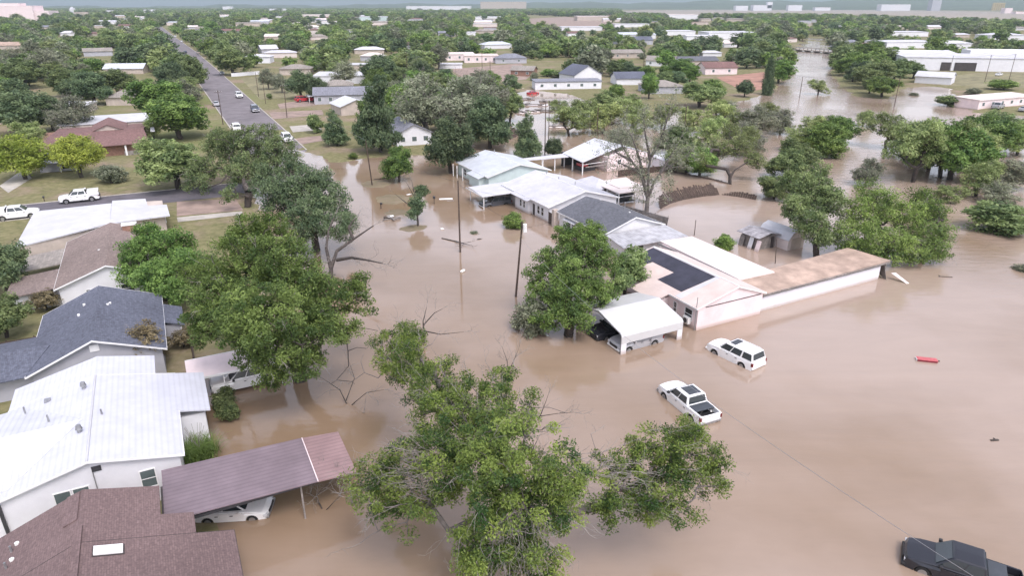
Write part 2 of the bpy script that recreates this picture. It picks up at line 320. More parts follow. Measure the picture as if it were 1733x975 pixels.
def water_mat():
    m = bpy.data.materials.new('flood_water'); m.use_nodes = True; N = m.node_tree.nodes; L = m.node_tree.links.new; b = N['Principled BSDF']
    tc = N.new('ShaderNodeTexCoord')
    n1 = N.new('ShaderNodeTexNoise'); n1.inputs['Scale'].default_value = .035; n1.inputs['Detail'].default_value = 5; L(tc.outputs['Object'], n1.inputs['Vector'])
    r = N.new('ShaderNodeMapRange'); r.inputs['From Min'].default_value = .35; r.inputs['From Max'].default_value = .65; sp = N.new('ShaderNodeSeparateXYZ'); L(tc.outputs['Object'], sp.inputs[0])
    rg = N.new('ShaderNodeMapRange'); rg.inputs['From Min'].default_value = -20; rg.inputs['From Max'].default_value = 45; rg.inputs['To Min'].default_value = -.10; rg.inputs['To Max'].default_value = .14; L(sp.outputs[0], rg.inputs['Value'])
    sm = N.new('ShaderNodeMath'); L(n1.outputs['Fac'], sm.inputs[0]); L(rg.outputs[0], sm.inputs[1]); L(sm.outputs[0], r.inputs['Value'])   # muddiness noise; skylit pinker tone on the right is put into the colour
    x = N.new('ShaderNodeMix'); x.data_type = 'RGBA'; x.inputs[6].default_value = (.232, .162, .106, 1); x.inputs[7].default_value = (.35, .270, .218, 1); L(r.outputs[0], x.inputs[0])
    ms_ = N.new('ShaderNodeMapping'); ms_.inputs['Rotation'].default_value = (0, 0, R(-52)); ms_.inputs['Scale'].default_value = (.06, .28, 1); L(tc.outputs['Object'], ms_.inputs[0])
    ns = N.new('ShaderNodeTexNoise'); ns.inputs['Scale'].default_value = .8; ns.inputs['Detail'].default_value = 7; ns.inputs['Roughness'].default_value = .7; ns.inputs['Distortion'].default_value = 1.2; L(ms_.outputs[0], ns.inputs['Vector'])
    rs = N.new('ShaderNodeMapRange'); rs.inputs['From Min'].default_value = .35; rs.inputs['From Max'].default_value = .65; rs.inputs['To Min'].default_value = .955; rs.inputs['To Max'].default_value = 1.035; L(ns.outputs['Fac'], rs.inputs['Value'])
    xs = N.new('ShaderNodeMix'); xs.data_type = 'RGBA'; xs.blend_type = 'MULTIPLY'; xs.inputs[0].default_value = 1; L(x.outputs[2], xs.inputs[6]); L(rs.outputs[0], xs.inputs[7]); L(xs.outputs[2], b.inputs['Base Color'])   # silt streaks along the current
    b.inputs['Roughness'].default_value = .05; b.inputs['IOR'].default_value = 1.6; b.inputs['Specular IOR Level'].default_value = .5
    # ripples: calm in the streets, rougher in the current on the right
    mp = N.new('ShaderNodeMapping'); mp.inputs['Rotation'].default_value = (0, 0, R(35)); mp.inputs['Scale'].default_value = (.35, 1.0, 1); L(tc.outputs['Object'], mp.inputs[0])
    n2 = N.new('ShaderNodeTexNoise'); n2.inputs['Scale'].default_value = 1.1; n2.inputs['Detail'].default_value = 5; n2.inputs['Roughness'].default_value = .55; n2.inputs['Distortion'].default_value = .6; L(mp.outputs[0], n2.inputs['Vector'])
    n3 = N.new('ShaderNodeTexNoise'); n3.inputs['Scale'].default_value = .022; n3.inputs['Detail'].default_value = 3; L(tc.outputs['Object'], n3.inputs['Vector'])
    sx = N.new('ShaderNodeSeparateXYZ'); L(tc.outputs['Object'], sx.inputs[0])
    rx = N.new('ShaderNodeMapRange'); rx.inputs['From Min'].default_value = 20; rx.inputs['From Max'].default_value = 75; L(sx.outputs[0], rx.inputs['Value'])
    rn = N.new('ShaderNodeMapRange'); rn.inputs['From Min'].default_value = .4; rn.inputs['From Max'].default_value = .62; rn.inputs['To Min'].default_value = .10; rn.inputs['To Max'].default_value = .8; L(n3.outputs['Fac'], rn.inputs['Value'])
    k = N.new('ShaderNodeMath'); k.operation = 'MULTIPLY'; L(rx.outputs[0], k.inputs[0]); L(rn.outputs[0], k.inputs[1])
    ad = N.new('ShaderNodeMath'); ad.operation = 'MULTIPLY_ADD'; ad.inputs[1].default_value = 1.3; ad.inputs[2].default_value = .10; L(k.outputs[0], ad.inputs[0])
    bp = N.new('ShaderNodeBump'); bp.inputs['Distance'].default_value = .14; L(ad.outputs[0], bp.inputs['Strength']); L(n2.outputs['Fac'], bp.inputs['Height']); L(bp.outputs[0], b.inputs['Normal'])
    return m
wm = MB(); wm.add([(-60, -55, 0), (420, -55, 0), (420, 900, 0), (-130, 900, 0)], [(0, 1, 2, 3)])
tag(wm.build('flood_water', water_mat()), kind='structure')

def ribbon(name, pl, pr, m, lift, curb=None):
    """a road sheet between two world polylines that follows the ground"""
    b = MB(); n = len(pl); K = 5
    for i in range(n):
        for k in range(K):
            t = k / (K-1); q = pl[i]*(1-t) + pr[i]*t; b.v.append((q[0], q[1], gz1(q[0], q[1]) + lift))
    for i in range(n-1):
        for k in range(K-1): b.f.append((i*K+k, i*K+k+1, (i+1)*K+k+1, (i+1)*K+k))
    return tag(b.build(name, m, fixn=False), kind='structure')
def resample(c, step):
    c = np.array(c); d = np.r_[0, np.cumsum(np.hypot(*np.diff(c, axis=0).T))]; q = np.arange(0, d[-1], step)
    return np.stack([np.interp(q, d, c[:, 0]), np.interp(q, d, c[:, 1])], 1)
def es_line(L_): return [wl(e, s) for e, s in L_]
RC = [(25.5, 110), (25.8, 150), (26.4, 185), (26.6, 220), (27, 260), (28, 345), (29.2, 450), (30.5, 610), (29.3, 985), (29.5, 1330), (31, 2100)]
RCx = resample(es_line(RC), 12); RH = 6.9
def off_line(c, d):
    t = np.gradient(c, axis=0); t /= np.linalg.norm(t, axis=1)[:, None]; return c + np.stack([t[:, 1], -t[:, 0]], 1) * d
ribbon('road', off_line(RCx, -RH), off_line(RCx, RH), M['asphalt'], .03)
CS = resample(es_line([(-150, 146), (-60, 146), (18, 146)]), 4)
ribbon('side_road', off_line(CS, -5.2), off_line(CS, 5.2), M['dark_asphalt'], .034)
def kerb(name, line, wdt=.35):
    b = MB(); n = len(line); a = off_line(line, -wdt/2); c = off_line(line, wdt/2)
    for i in range(n):
        z = gz1(*line[i])
        for q, h in ((a[i], -.1), (a[i], .13), (c[i], .13), (c[i], -.1)): b.v.append((q[0], q[1], z+h))
    for i in range(n-1):
        for k in range(3): b.f.append((i*4+k, i*4+k+1, (i+1)*4+k+1, (i+1)*4+k))
    return tag(b.build(name, M['concrete']), kind='structure')
far_ = RCx[:, 1] > 165
kerb('kerb', off_line(RCx[far_], -RH-.2)); kerb('kerb', off_line(RCx[far_], RH+.2))
kerb('kerb', off_line(CS, 5.4)[:38]); kerb('kerb', off_line(CS, -5.4))
def pad(name, pts, m, lift=.04, px=True):
    P_ = [at(*p) if px else wl(*p) for p in pts]
    c = sum(P_) / len(P_); b = MB(); n = len(P_); K = 4
    ring = [[c + (p - c) * (k/K) for p in P_] for k in range(1, K+1)]
    fine = []
    for k in range(K):
        r = []
        for i in range(n):
            for t in (0, .25, .5, .75): q = ring[k][i]*(1-t) + ring[k][(i+1) % n]*t; r.append(len(b.v)); b.v.append((q[0], q[1], gz1(*q)+lift))
        fine.append(r)
    ci = len(b.v); b.v.append((c[0], c[1], gz1(*c)+lift)); nn = len(fine[0])
    for i in range(nn): b.f.append((ci, fine[0][i], fine[0][(i+1) % nn]))
    for k in range(K-1):
        for i in range(nn): b.f.append((fine[k][i], fine[k+1][i], fine[k+1][(i+1) % nn], fine[k][(i+1) % nn]))
    return tag(b.build(name, m, fixn=False), kind='structure')
M['dirt'] = mat('dirt', (.30, .225, .19), .95, .25, .3); M['red_dirt'] = mat('red_dirt', (.36, .20, .15), .95, .25, .2)
M['dry_grass'] = mat('dry_grass', (.225, .205, .115), .95, .35, .25, big=.06); M['field'] = mat('field', (.31, .265, .22), .95, .2, .05, big=.01)
pad('dirt_yard', [(0, 318), (40, 290), (55, 305), (15, 330)], M['concrete'])
pad('driveway', [(455, 192), (545, 188), (548, 196), (462, 204)], M['dirt']); pad('driveway', [(490, 216), (540, 212), (545, 222), (496, 226)], M['concrete'], .045)
pad('driveway', [(500, 236), (560, 230), (565, 238), (508, 246)], M['dirt']); pad('driveway', [(470, 178), (530, 168), (536, 180), (474, 186)], M['dirt'])
pad('dry_lawn', [(408, 134), (470, 126), (510, 150), (500, 166), (440, 170)], M['dry_grass'], .05)
pad('footpath', [(300, 372), (410, 360), (412, 366), (302, 380)], M['concrete'])
pad('dirt_yard', [(300, 345), (400, 340), (412, 358), (300, 370)], M['dirt']); 
pad('dirt_lot', [(760, 118), (880, 108), (905, 124), (890, 136), (800, 142)], M['dirt'])
pad('dirt_lot', [(1212, 132), (1300, 122), (1308, 148), (1262, 158)], M['red_dirt'])
pad('dirt_lot', [(1550, 135), (1733, 118), (1780, 130), (1733, 150), (1612, 150)], M['dry_grass'], .06)
pad('field', [(1100, 17), (1290, 14.5), (1440, 15), (1740, 20), (1800, 36), (1733, 36), (1500, 25), (1290, 23), (1180, 25)], M['field'])
pad('dirt_lot', [(880, 32), (960, 28), (1050, 40), (1040, 50), (915, 48)], M['dirt'], .06); pad('dirt_lot', [(1050, 18), (1100, 16), (1180, 22), (1130, 32), (1080, 29)], M['field'], .08)
pad('lawn', [(30, 170), (112, 160), (118, 172), (60, 186)], M['dry_grass']); pad('dirt_yard', [(20, 112), (75, 110), (72, 124), (18, 122)], M['dirt'], .045)

M['wet_grass'] = mat('wet_grass', (.17, .14, .075), .8, .4, .8, col2=(.22, .175, .12))
for px, py, rx, ry in ((637, 311, 5.0, 5.2), (665, 337, 5.2, 5.8), (700, 386, 3.6, 2.6), (672, 360, 3.6, 3.0)):
    c_ = np.array(loc(px, py)); pad('lawn', [(c_[0] + rx*math.cos(a)*(1 + .22*math.sin(3*a+px)), c_[1] + ry*math.sin(a)*(1 + .22*math.cos(2*a+py))) for a in np.linspace(0, 6.28, 15)[:-1]], M['wet_grass'], .012, px=False)

# far hills
hb = MB(); nseg = 160
for i in range(nseg+1):
    a = R(-48 + 96*i/nseg); rgt = i/nseg
    top = 10 + 115*rgt**1.3 + 9*math.sin(i*.31) + 6*math.sin(i*.83+2) + 4*math.sin(i*1.9)
    for rr, hh in ((6200, -2), (7600, top*.55), (9200, top), (11500, -2)): hb.v.append((rr*math.sin(a), rr*math.cos(a), hh))
for i in range(nseg):
    for k in range(3): hb.f.append((i*4+k, (i+1)*4+k, (i+1)*4+k+1, i*4+k+1))
tag(hb.build('hills', mat('hill_scrub', (.07, .10, .05), .95, .5, .012, big=.002), smooth=True), kind='structure')

# ------------------------------------------------------------------ trees
def frusta(A, B, ra, rb, n=5):
    D = B - A; D /= np.linalg.norm(D, axis=1)[:, None] + 1e-9
    up = np.where(np.abs(D[:, 2:3]) < .9, np.array([[0, 0, 1.]]), np.array([[1., 0, 0]]))
    U = np.cross(D, up); U /= np.linalg.norm(U, axis=1)[:, None] + 1e-9; W = np.cross(D, U)
    t = np.arange(n) * 2*math.pi/n; c, s = np.cos(t), np.sin(t)
    ring = U[:, None, :]*c[None, :, None] + W[:, None, :]*s[None, :, None]
    VA = A[:, None, :] + ring*ra[:, None, None]; VB = B[:, None, :] + ring*rb[:, None, None]
    E = len(A); V = np.concatenate([VA, VB], 1).reshape(-1, 3)
    b = (np.arange(E)*2*n)[:, None]; j = np.arange(n)[None, :]
    F = np.stack([b+j, b+(j+1) % n, b+n+(j+1) % n, b+n+j], 2).reshape(-1, 4)
    return V, F
def skeleton(base, fork, C, rng, tip=.02, expo=.5, jitter=.12, sag=0.):
    """limbs from the fork to every clump centre; each clump hangs on the nearest earlier limb point"""
    P = [np.array(base, float)]; par = [-1]
    nseg = 4
    for k in range(1, nseg+1):
        q = np.array(base)*(1-k/nseg) + np.array(fork)*(k/nseg)
        if k < nseg: q = q + rng.normal(0, .10, 3)*np.array([1, 1, 0])*np.linalg.norm(np.array(fork)-np.array(base))*.12
        P.append(q); par.append(k-1)
    dist = [0.0]*len(P); order = np.argsort(np.linalg.norm(C - np.array(fork), axis=1)); ends = []
    for i in order:
        c = C[i]; A = np.array(P[2:]); dd = np.linalg.norm(A - c, axis=1); dz = np.maximum(0, A[:, 2] - c[2])
        cost = dd + .25*np.array(dist[2:]) + .5*dz
        j = int(np.argmin(cost)) + 2; a = P[j]; L_ = np.linalg.norm(c - a)
        m = (a + c)/2 + rng.normal(0, jitter, 3)*L_ + np.array([0, 0, .07*L_])
        P.append(m); par.append(j); dist.append(dist[j] + L_/2); P.append(c); par.append(len(P)-2); dist.append(dist[j] + L_); ends.append(len(P)-1)
    P = np.array(P); par = np.array(par); load = np.zeros(len(P)); load[ends] = 1
    for i in range(len(P)-1, 0, -1): load[par[i]] += load[i]
    rad = tip*np.maximum(load, .6)**expo
    return P, par, rad
def twigs(P0, D0, rng, n=3, L0=1., depth=3, r0=.02, spread=.5):
    """bare twig sprays: returns segment arrays"""
    A = []; B = []; RA = []; RB = []; cur = [(p, d/np.linalg.norm(d), L0*rng.uniform(.7, 1.3), r0) for p, d in zip(P0, D0)]
    for lev in range(depth):
        nxt = []
        for p, d, L_, r in cur:
            q = p; dd = d
            for k in range(2):
                e = q + dd*L_*.5; A.append(q); B.append(e); RA.append(r*(1-.2*k)); RB.append(r*(.8-.2*k)); q = e
                dd = dd + rng.normal(0, .18, 3); dd /= np.linalg.norm(dd)
                for _ in range(n-1 if k == 0 else n):
                    if rng.random() < .75:
                        nd = dd + rng.normal(0, spread, 3); nd /= np.linalg.norm(nd); nxt.append((q, nd, L_*.68, r*.62))
        cur = nxt
    return np.array(A), np.array(B), np.array(RA), np.array(RB)
def in_lobes(lobes, n, mind, rng, shell=2.4):
    """clump centres spread through a union of ellipsoids (cx,cy,cz,rx,ry,rz), denser near the surface"""
    vol = np.array([l[3]*l[4]*l[5] for l in lobes])**.8; vol /= vol.sum(); out = []; tries = 0
    while len(out) < n and tries < n*40:
        tries += 1; l = lobes[rng.choice(len(lobes), p=vol)]; d = rng.normal(size=3); d /= np.linalg.norm(d)
        r = rng.random()**(1/shell); p = np.array(l[:3]) + d*r*np.array(l[3:6])
        if out and np.min(np.sum((np.array(out[-400:]) - p)**2, 1)) < mind**2: continue
        out.append(p)
    return np.array(out)
def leaves(C, rc, per, size, rng, center, flat=.75, slim=.5, droop=0.):
    n = len(C); cc = np.repeat(C, per, 0); m = len(cc); d = rng.normal(size=(m, 3)); d /= np.linalg.norm(d, axis=1)[:, None]
    rr = np.repeat(rc*rng.uniform(.65, 1.3, n), per)*rng.random(m)**.45
    off = d*rr[:, None]; off[:, 2] *= flat; off[:, 2] -= droop*np.abs(rng.normal(size=m))*rr
    P = cc + off; out = P - center; out /= np.linalg.norm(out, axis=1)[:, None] + 1e-9
    N = rng.normal(size=(m, 3))*.75 + out*.55 + np.array([0, 0, .55]); N /= np.linalg.norm(N, axis=1)[:, None]
    T = rng.normal(size=(m, 3)) + out*.6 + np.array([0, 0, -.35-droop*2]); T -= N*np.sum(T*N, 1)[:, None]; T /= np.linalg.norm(T, axis=1)[:, None]
    B = np.cross(N, T); s = size*rng.uniform(.6, 1.35, m)
    a = T*(s*.5)[:, None]; b = B*(s*.5*slim)[:, None]
    V = np.stack([P-a, P+b-a*.1, P+a, P-b-a*.1], 1).reshape(-1, 3); F = np.arange(m*4).reshape(-1, 4)
    lv = np.clip(np.repeat(rng.normal(.45, .26, n), per) + rng.normal(0, .17, m), 0, 1)
    return V, F, lv
def make_tree(name, lobes, base, fork, n, mind, rc, per, size, leaf, bark='bark', seed=0, tip=.025, expo=.5, twig=0, slim=.5, droop=0., bare=0., shell=2.4, single=False, flat=.75, sides=5, flare=1.3, extra=None, twl=1.0, spots=()):
    rng = np.random.default_rng(seed); n = int(n*(1.35 if not single else 1)); per = int(per*(1.35 if not single else 1.6)); mind *= .86; C = in_lobes(lobes, n, mind, rng, shell)
    if extra is not None: C = np.concatenate([C, np.array(extra, float)])
    P, par, rad = skeleton(base, fork, C, rng, tip, expo)
    rad[0] *= flare; i = np.arange(1, len(P)); Vt, Ft = frusta(P[par[i]], P[i], rad[par[i]]*.92 if len(P) else rad, rad[i], sides)
    ctr = np.mean(C, 0); ctr[2] -= 1.0
    if twig:
        wt = np.ones(len(C))
        for q in spots: wt += 14*(np.linalg.norm(C - np.array(q[:3]), axis=1) < q[3])
        k = rng.choice(len(C), min(twig, len(C)), replace=False, p=wt/wt.sum()); P0 = C[k]; D0 = P0 - ctr + rng.normal(0, .8, P0.shape) + np.array([0, 0, .4])
        A, B, RA, RB = twigs(P0, D0, rng, 2, rc*twl, 3, tip*1.1); V2, F2 = frusta(A, B, RA, RB, 3); tmi = np.r_[np.zeros(len(Ft)), np.ones(len(F2))]
        Ft = np.concatenate([Ft, F2 + len(Vt)]); Vt = np.concatenate([Vt, V2])
    else: tmi = np.zeros(len(Ft))
    pb = np.full(len(C), bare)
    for q in spots: pb = np.where(np.linalg.norm(C - np.array(q[:3]), axis=1) < q[3], .72, pb)
    if extra is not None: pb[-len(extra):] = .85
    keep = rng.random(len(C)) >= pb; V, F, lv = leaves(C[keep], rc, per, size, rng, ctr, flat, slim, droop)
    if single:
        F = F + len(Vt); V = np.concatenate([Vt, V]); mi = np.r_[np.zeros(len(Ft)), np.ones(len(F))]; lvv = np.r_[np.zeros(len(Ft)), lv]
        return mesh_np(name, V, np.concatenate([Ft, F]), [M[bark], LM[leaf]], lvv, mi)
    return mesh_np('trunk', Vt, Ft, [M[bark], M['twig']], mi=tmi, smooth=True), mesh_np('crown', V, F, [LM[leaf]], lv)
def lobe_set(kind, rng, H=10., W=10.):
    """random crown envelope for a tree of unit size H x W"""
    r = W/2; L_ = []
    if kind == 'broad':
        L_.append((0, 0, H*.60, r*.66, r*.66, H*.36))
        k = rng.integers(6, 9); a0 = rng.uniform(0, 6.28)
        for i in range(k):
            a = a0 + i*6.283/k + rng.normal(0, .25); d = r*rng.uniform(.40, .62); q = r*rng.uniform(.32, .48)
            L_.append((d*math.cos(a), d*math.sin(a), H*rng.uniform(.34, .68), q, q, H*rng.uniform(.18, .28)))
        L_.append((rng.normal(0, r*.2), rng.normal(0, r*.2), H*.82, r*.48, r*.48, H*.18))
    elif kind == 'open':
        k = rng.integers(7, 10); a0 = rng.uniform(0, 6.28)
        for i in range(k):
            a = a0 + i*6.283/k + rng.normal(0, .35); d = r*rng.uniform(.30, .70); q = r*rng.uniform(.26, .42)
            L_.append((d*math.cos(a), d*math.sin(a), H*rng.uniform(.34, .84), q, q, H*rng.uniform(.15, .24)))
        L_.append((0, 0, H*.72, r*.5, r*.5, H*.24))
    elif kind == 'tall':
        for i in range(7):
            t = i/6; q = r*(1.0 - .72*t)*rng.uniform(.8, 1.1); L_.append((rng.normal(0, r*.14), rng.normal(0, r*.14), H*(.2 + .72*t), q, q, H*.12))
    elif kind == 'column':
        for i in range(9):
            t = i/8; q = r*(.85*(1 - t)**.6*(.8 + .2*min(1, t*4)) + .10); L_.append((0, 0, H*(.10 + .84*t), q, q, H*.08))
    elif kind == 'bush':
        for i in range(6):
            a = rng.uniform(0, 6.28); d = r*rng.uniform(.1, .5); q = r*rng.uniform(.4, .6); L_.append((d*math.cos(a), d*math.sin(a), H*rng.uniform(.35, .62), q, q, H*rng.uniform(.28, .38)))
    return L_
PROTO = {}
def proto(key, kind, leaf, seed, n=150, per=48, size=.46, rc=.95, mind=.6, bark='bark', fork=.3, **kw):
    rng = np.random.default_rng(seed); lb = lobe_set(kind, rng)
    PROTO[key] = make_tree(key, lb, (0, 0, -1.0), (rng.normal(0, .25), rng.normal(0, .25), 10*fork), n, mind, rc, per, size, leaf, bark, seed, **kw)
for i in range(3): proto('oak%d' % i, 'broad', 'oak', 20+i, n=190, per=46)
for i in range(3): proto('bright%d' % i, 'broad', 'bright', 30+i, n=190, per=46)
for i in range(2): proto('dark%d' % i, 'broad', 'dark', 40+i, n=190, per=46, bare=.05)
for i in range(3): proto('mesquite%d' % i, 'open', 'mesquite', 50+i, n=130, per=40, size=.42, rc=.85, slim=.35, twig=12, fork=.28)
for i in range(2): proto('willow%d' % i, 'broad', 'willow', 60+i, n=170, per=50, size=.5, slim=.3, droop=.35)
for i in range(3): proto('grey%d' % i, 'broad', 'grey', 70+i, n=170, per=30, size=.40, rc=.95, twig=110, bare=.15, bark='pale_bark')
proto('brown0', 'broad', 'brown', 75, n=140, per=34, twig=50)
for i in range(2): proto('cedar%d' % i, 'tall', 'dark', 80+i, n=210, per=46, fork=.2)
proto('cypress0', 'column', 'dark', 85, n=170, per=50, fork=.1, rc=1.1, flat=1.6)
for i in range(2): proto('bush%d' % i, 'bush', 'oak', 90+i, n=110, per=48, fork=.12, size=.6, rc=1.3)
proto('bush_bright0', 'bush', 'bright', 93, n=110, per=48, fork=.12, size=.6, rc=1.3)
proto('bush_grey0', 'bush', 'grey', 94, n=110, per=34, fork=.12, size=.6, rc=1.3, twig=40)
proto('sparse0', 'open', 'grey', 97, n=150, per=12, size=.4, rc=.8, twig=130, bare=.4, bark='pale_bark', fork=.35, tip=.04)
tree_n = 0
def tree(key, px, py, h, wd, label, group=None, name='tree', cat='tree', rot=None, z0=None, wy=None):
    """a tree whose trunk stands where the photo shows its foot"""
    global tree_n; tree_n += 1
    p = at(px, py, 0.2); o = bpy.data.objects.new(name, None); COL.objects.link(o); o.empty_display_size = 1
    o.location = (p[0], p[1], gz1(*p) if z0 is None else z0); o.rotation_euler = (0, 0, random.uniform(0, 6.28) if rot is None else rot)
    o.scale = (wd/10, (wy or wd)/10, h/10); tag(o, label, cat, group)
    t, c = PROTO[key]
    for nm, me in (('trunk', t), ('crown', c)):
        q = bpy.data.objects.new(nm, me); COL.objects.link(q); q.parent = o
    TREES.append((p[0], p[1], wd)); return o
TREES = []
def own_tree(name, label, lobes, base, fork, cat='tree', **kw):
    """a tree with a crown of its own, given in world metres"""
    o = bpy.data.objects.new(name, None); COL.objects.link(o); o.location = base; tag(o, label, cat); b = np.array(base)
    gr = kw.pop('grow', 1.12); lb = [(l[0]-b[0], l[1]-b[1], l[2]-b[2], l[3]*gr, l[4]*gr, l[5]*gr*1.08) for l in lobes]
    if kw.get('extra') is not None: kw['extra'] = np.array(kw['extra']) - b
    if kw.get('spots'): kw['spots'] = [(q[0]-b[0], q[1]-b[1], q[2]-b[2], q[3]) for q in kw['spots']]
    t, c = make_tree(name, lb, (0, 0, -.8), tuple(np.array(fork)-b), **kw)
    for nm, me in (('trunk', t), ('crown', c)):
        q = bpy.data.objects.new(nm, me); COL.objects.link(q); q.parent = o
    TREES.append((base[0], base[1], 10)); return o
def lob(px, py, z, r, rz=None): q = at(px, py, z); return (q[0], q[1], z, r, r, rz or r*.8)
def tw(px, py, z): q = at(px, py, z); return (q[0], q[1], z)

# the big pecan in the foreground
own_tree('tree', 'large half-bare tree with lobed green crown standing in the flood closest to the camera',
    [lob(668, 590, 9.0, 1.7), lob(700, 615, 9.2, 1.9), lob(735, 655, 9.5, 2.2), lob(690, 570, 8.6, 1.2), lob(770, 700, 10.0, 2.3), lob(850, 690, 10.5, 1.9), lob(850, 655, 9.5, 1.3), lob(865, 770, 11.2, 2.6), lob(780, 760, 9.5, 2.3), lob(700, 790, 8.0, 1.7),
     lob(630, 815, 6.6, 1.6), lob(655, 850, 6.2, 1.5), lob(730, 820, 8.0, 1.8), lob(915, 810, 9.5, 1.9), lob(860, 870, 8.0, 2.5), lob(900, 930, 6.0, 2.1), lob(830, 930, 6.2, 1.8), lob(850, 985, 5.0, 1.8), lob(940, 865, 7.2, 1.2),
     lob(985, 800, 8.2, 1.2), lob(1030, 790, 7.5, 1.7), lob(1065, 830, 6.5, 1.6), lob(1030, 860, 6.0, 1.3), lob(1110, 770, 7.5, 1.6), lob(1165, 770, 7.5, 2.1), lob(1195, 800, 6.5, 1.3), lob(1120, 850, 6.0, 1.6), lob(1160, 735, 7.2, 1.2), lob(1175, 860, 5.4, .8)],
    (.6, 39.0, -.7), (.5, 37.6, 3.6), n=780, mind=.48, rc=.64, per=130, size=.18, grow=1.25, leaf='pecan', bark='pale_bark', seed=3, tip=.020, expo=.5, twig=420, bare=.06, slim=.45, sides=6, twl=1.6, spots=[(*tw(930, 745, 10.5), 2.6), (*tw(715, 800, 8.5), 1.9), (*tw(1035, 795, 8.0), 1.9), (*tw(880, 900, 7.5), 1.8), (*tw(745, 600, 9.5), 1.3), (*tw(1190, 840, 6), 1.2), (*tw(850, 975, 5.5), 1.4)],
    extra=[tw(720, 540, 9.5), tw(745, 560, 9), tw(640, 640, 6), tw(615, 600, 6.5), tw(590, 650, 5), tw(1000, 735, 8), tw(1060, 745, 8), tw(960, 700, 9), tw(905, 690, 9.5), tw(640, 900, 4.5), tw(610, 920, 4), tw(690, 905, 4.6), tw(1215, 790, 6.2), tw(760, 900, 5), tw(930, 730, 9.8), tw(870, 620, 8.5)])
# the large green tree over the pickup carport
own_tree('tree', 'massive dense green tree towering over the flooded drive left of the street',
    [lob(440, 400, 13, 3.2), lob(400, 450, 12, 3.4), lob(480, 450, 12.5, 3.2), lob(370, 520, 10, 3.2), lob(440, 540, 11, 3.5), lob(520, 500, 10.5, 3.0), lob(345, 555, 7.5, 2.0), lob(425, 585, 7.5, 2.4), lob(480, 605, 7.0, 2.6), lob(540, 560, 8, 2.4), lob(590, 500, 8, 2.0), lob(620, 520, 7, 1.2), lob(462, 640, 4.4, 1.4), lob(525, 615, 5.5, 1.6), lob(335, 460, 9, 2.2), lob(585, 560, 6.5, 1.5), lob(610, 480, 8.5, 1.2)],
    (*at(508, 650), -.7), (*at(500, 560, 4.2), 4.2), n=600, mind=.62, rc=.80, per=104, size=.24, leaf='bright', grow=1.02, seed=5, tip=.026, twig=70, bare=.05, sides=6,
    extra=[tw(620, 590, 5), tw(640, 560, 5.5), tw(590, 620, 3.5), tw(600, 650, 3), tw(560, 650, 3)])
own_tree('tree', 'dark olive tree with rounded crown behind the massive green tree beside the street',
    [lob(470, 330, 9, 3.2), lob(520, 320, 9.5, 3.4), lob(560, 340, 8, 2.8), lob(450, 300, 10, 2.2), lob(520, 370, 6.5, 3.0), lob(570, 385, 5.5, 2.2), lob(490, 290, 10.5, 2.4), lob(585, 375, 5, 1.6), lob(540, 300, 9.5, 2)],
    (*at(535, 425), .1), (*at(530, 390, 3.5), 3.5), n=340, mind=.68, rc=.95, per=64, size=.33, leaf='dark', seed=6, tip=.028, twig=60)
own_tree('tree', 'wide spreading oak with grey limbs at the street corner opposite the white work trucks',
    [lob(380, 250, 8, 3.6), lob(430, 245, 9, 4.0), lob(475, 260, 8, 3.2), lob(405, 285, 6, 3.0), lob(345, 285, 5.5, 2.6), lob(330, 310, 4.5, 2.0), lob(450, 290, 5.5, 2.6), lob(495, 280, 6, 2.2), lob(385, 325, 4, 1.6), lob(375, 225, 9, 2), lob(455, 222, 9.5, 2)],
    (*at(418, 352), .2), (*at(420, 325, 3), 3.0), n=400, mind=.74, rc=1.0, per=56, size=.36, leaf='oak', grow=1.25, seed=8, tip=.03, twig=80)
own_tree('tree', 'bright green tree hanging over the eave between the brown and slate shingle roofs',
    [lob(240, 430, 6, 2.4), lob(290, 420, 6.5, 2.5), lob(265, 470, 4.5, 2.2), lob(225, 470, 4, 1.6), lob(320, 450, 5.5, 2.0), lob(250, 395, 7.5, 1.5), lob(300, 490, 3.5, 1.6)],
    (*at(280, 512), .2), (*at(278, 490, 2), 2.0), n=260, mind=.58, rc=.85, per=66, size=.31, grow=1.2, leaf='bright', seed=9)
own_tree('tree', 'rounded bright green tree standing in the water beside the white metal carport',
    [lob(935, 450, 6.5, 2.2), lob(985, 420, 8, 2.6), lob(1020, 440, 7, 2.2), lob(960, 500, 4.6, 2.2), lob(920, 500, 4, 1.7), lob(1010, 490, 5, 2.2), lob(960, 400, 8.2, 1.6), lob(1000, 395, 8.6, 1.8), lob(925, 540, 2.6, 1.5), lob(980, 535, 3.0, 1.6), lob(900, 470, 5, 1.2), lob(965, 462, 6.6, 2.2)],
    (*at(962, 568), -.6), (*at(965, 540, 2.2), 2.2), n=420, mind=.52, rc=.72, per=80, size=.25, grow=1.16, leaf='bright', seed=10, twig=30)
own_tree('tree', 'smaller dark green tree pressed against the eave right of the rounded bright tree',
    [lob(1060, 450, 4.6, 1.6), lob(1075, 435, 5, 1.3), lob(1050, 475, 3.6, 1.3), lob(1080, 465, 3.4, .9)],
    (*at(1058, 500), -.6), (*at(1058, 488, 1.8), 1.8), n=90, mind=.5, rc=.75, per=50, size=.36, leaf='oak', seed=12)
own_tree('tree', 'tall grey green tree rising behind the gambrel shed at the end of the long roof',
    [lob(1375, 320, 9, 2.6), lob(1345, 350, 7, 2.0), lob(1400, 340, 8, 2.2), lob(1370, 375, 5.5, 2.2), lob(1340, 310, 8.5, 1.8), lob(1390, 400, 3.6, 1.6), lob(1385, 290, 10.5, 1.6)],
    (*at(1384, 436), -.5), (*at(1382, 415, 2.2), 2.2), n=300, mind=.58, rc=.85, per=56, size=.33, leaf='oak', seed=15, twig=90)
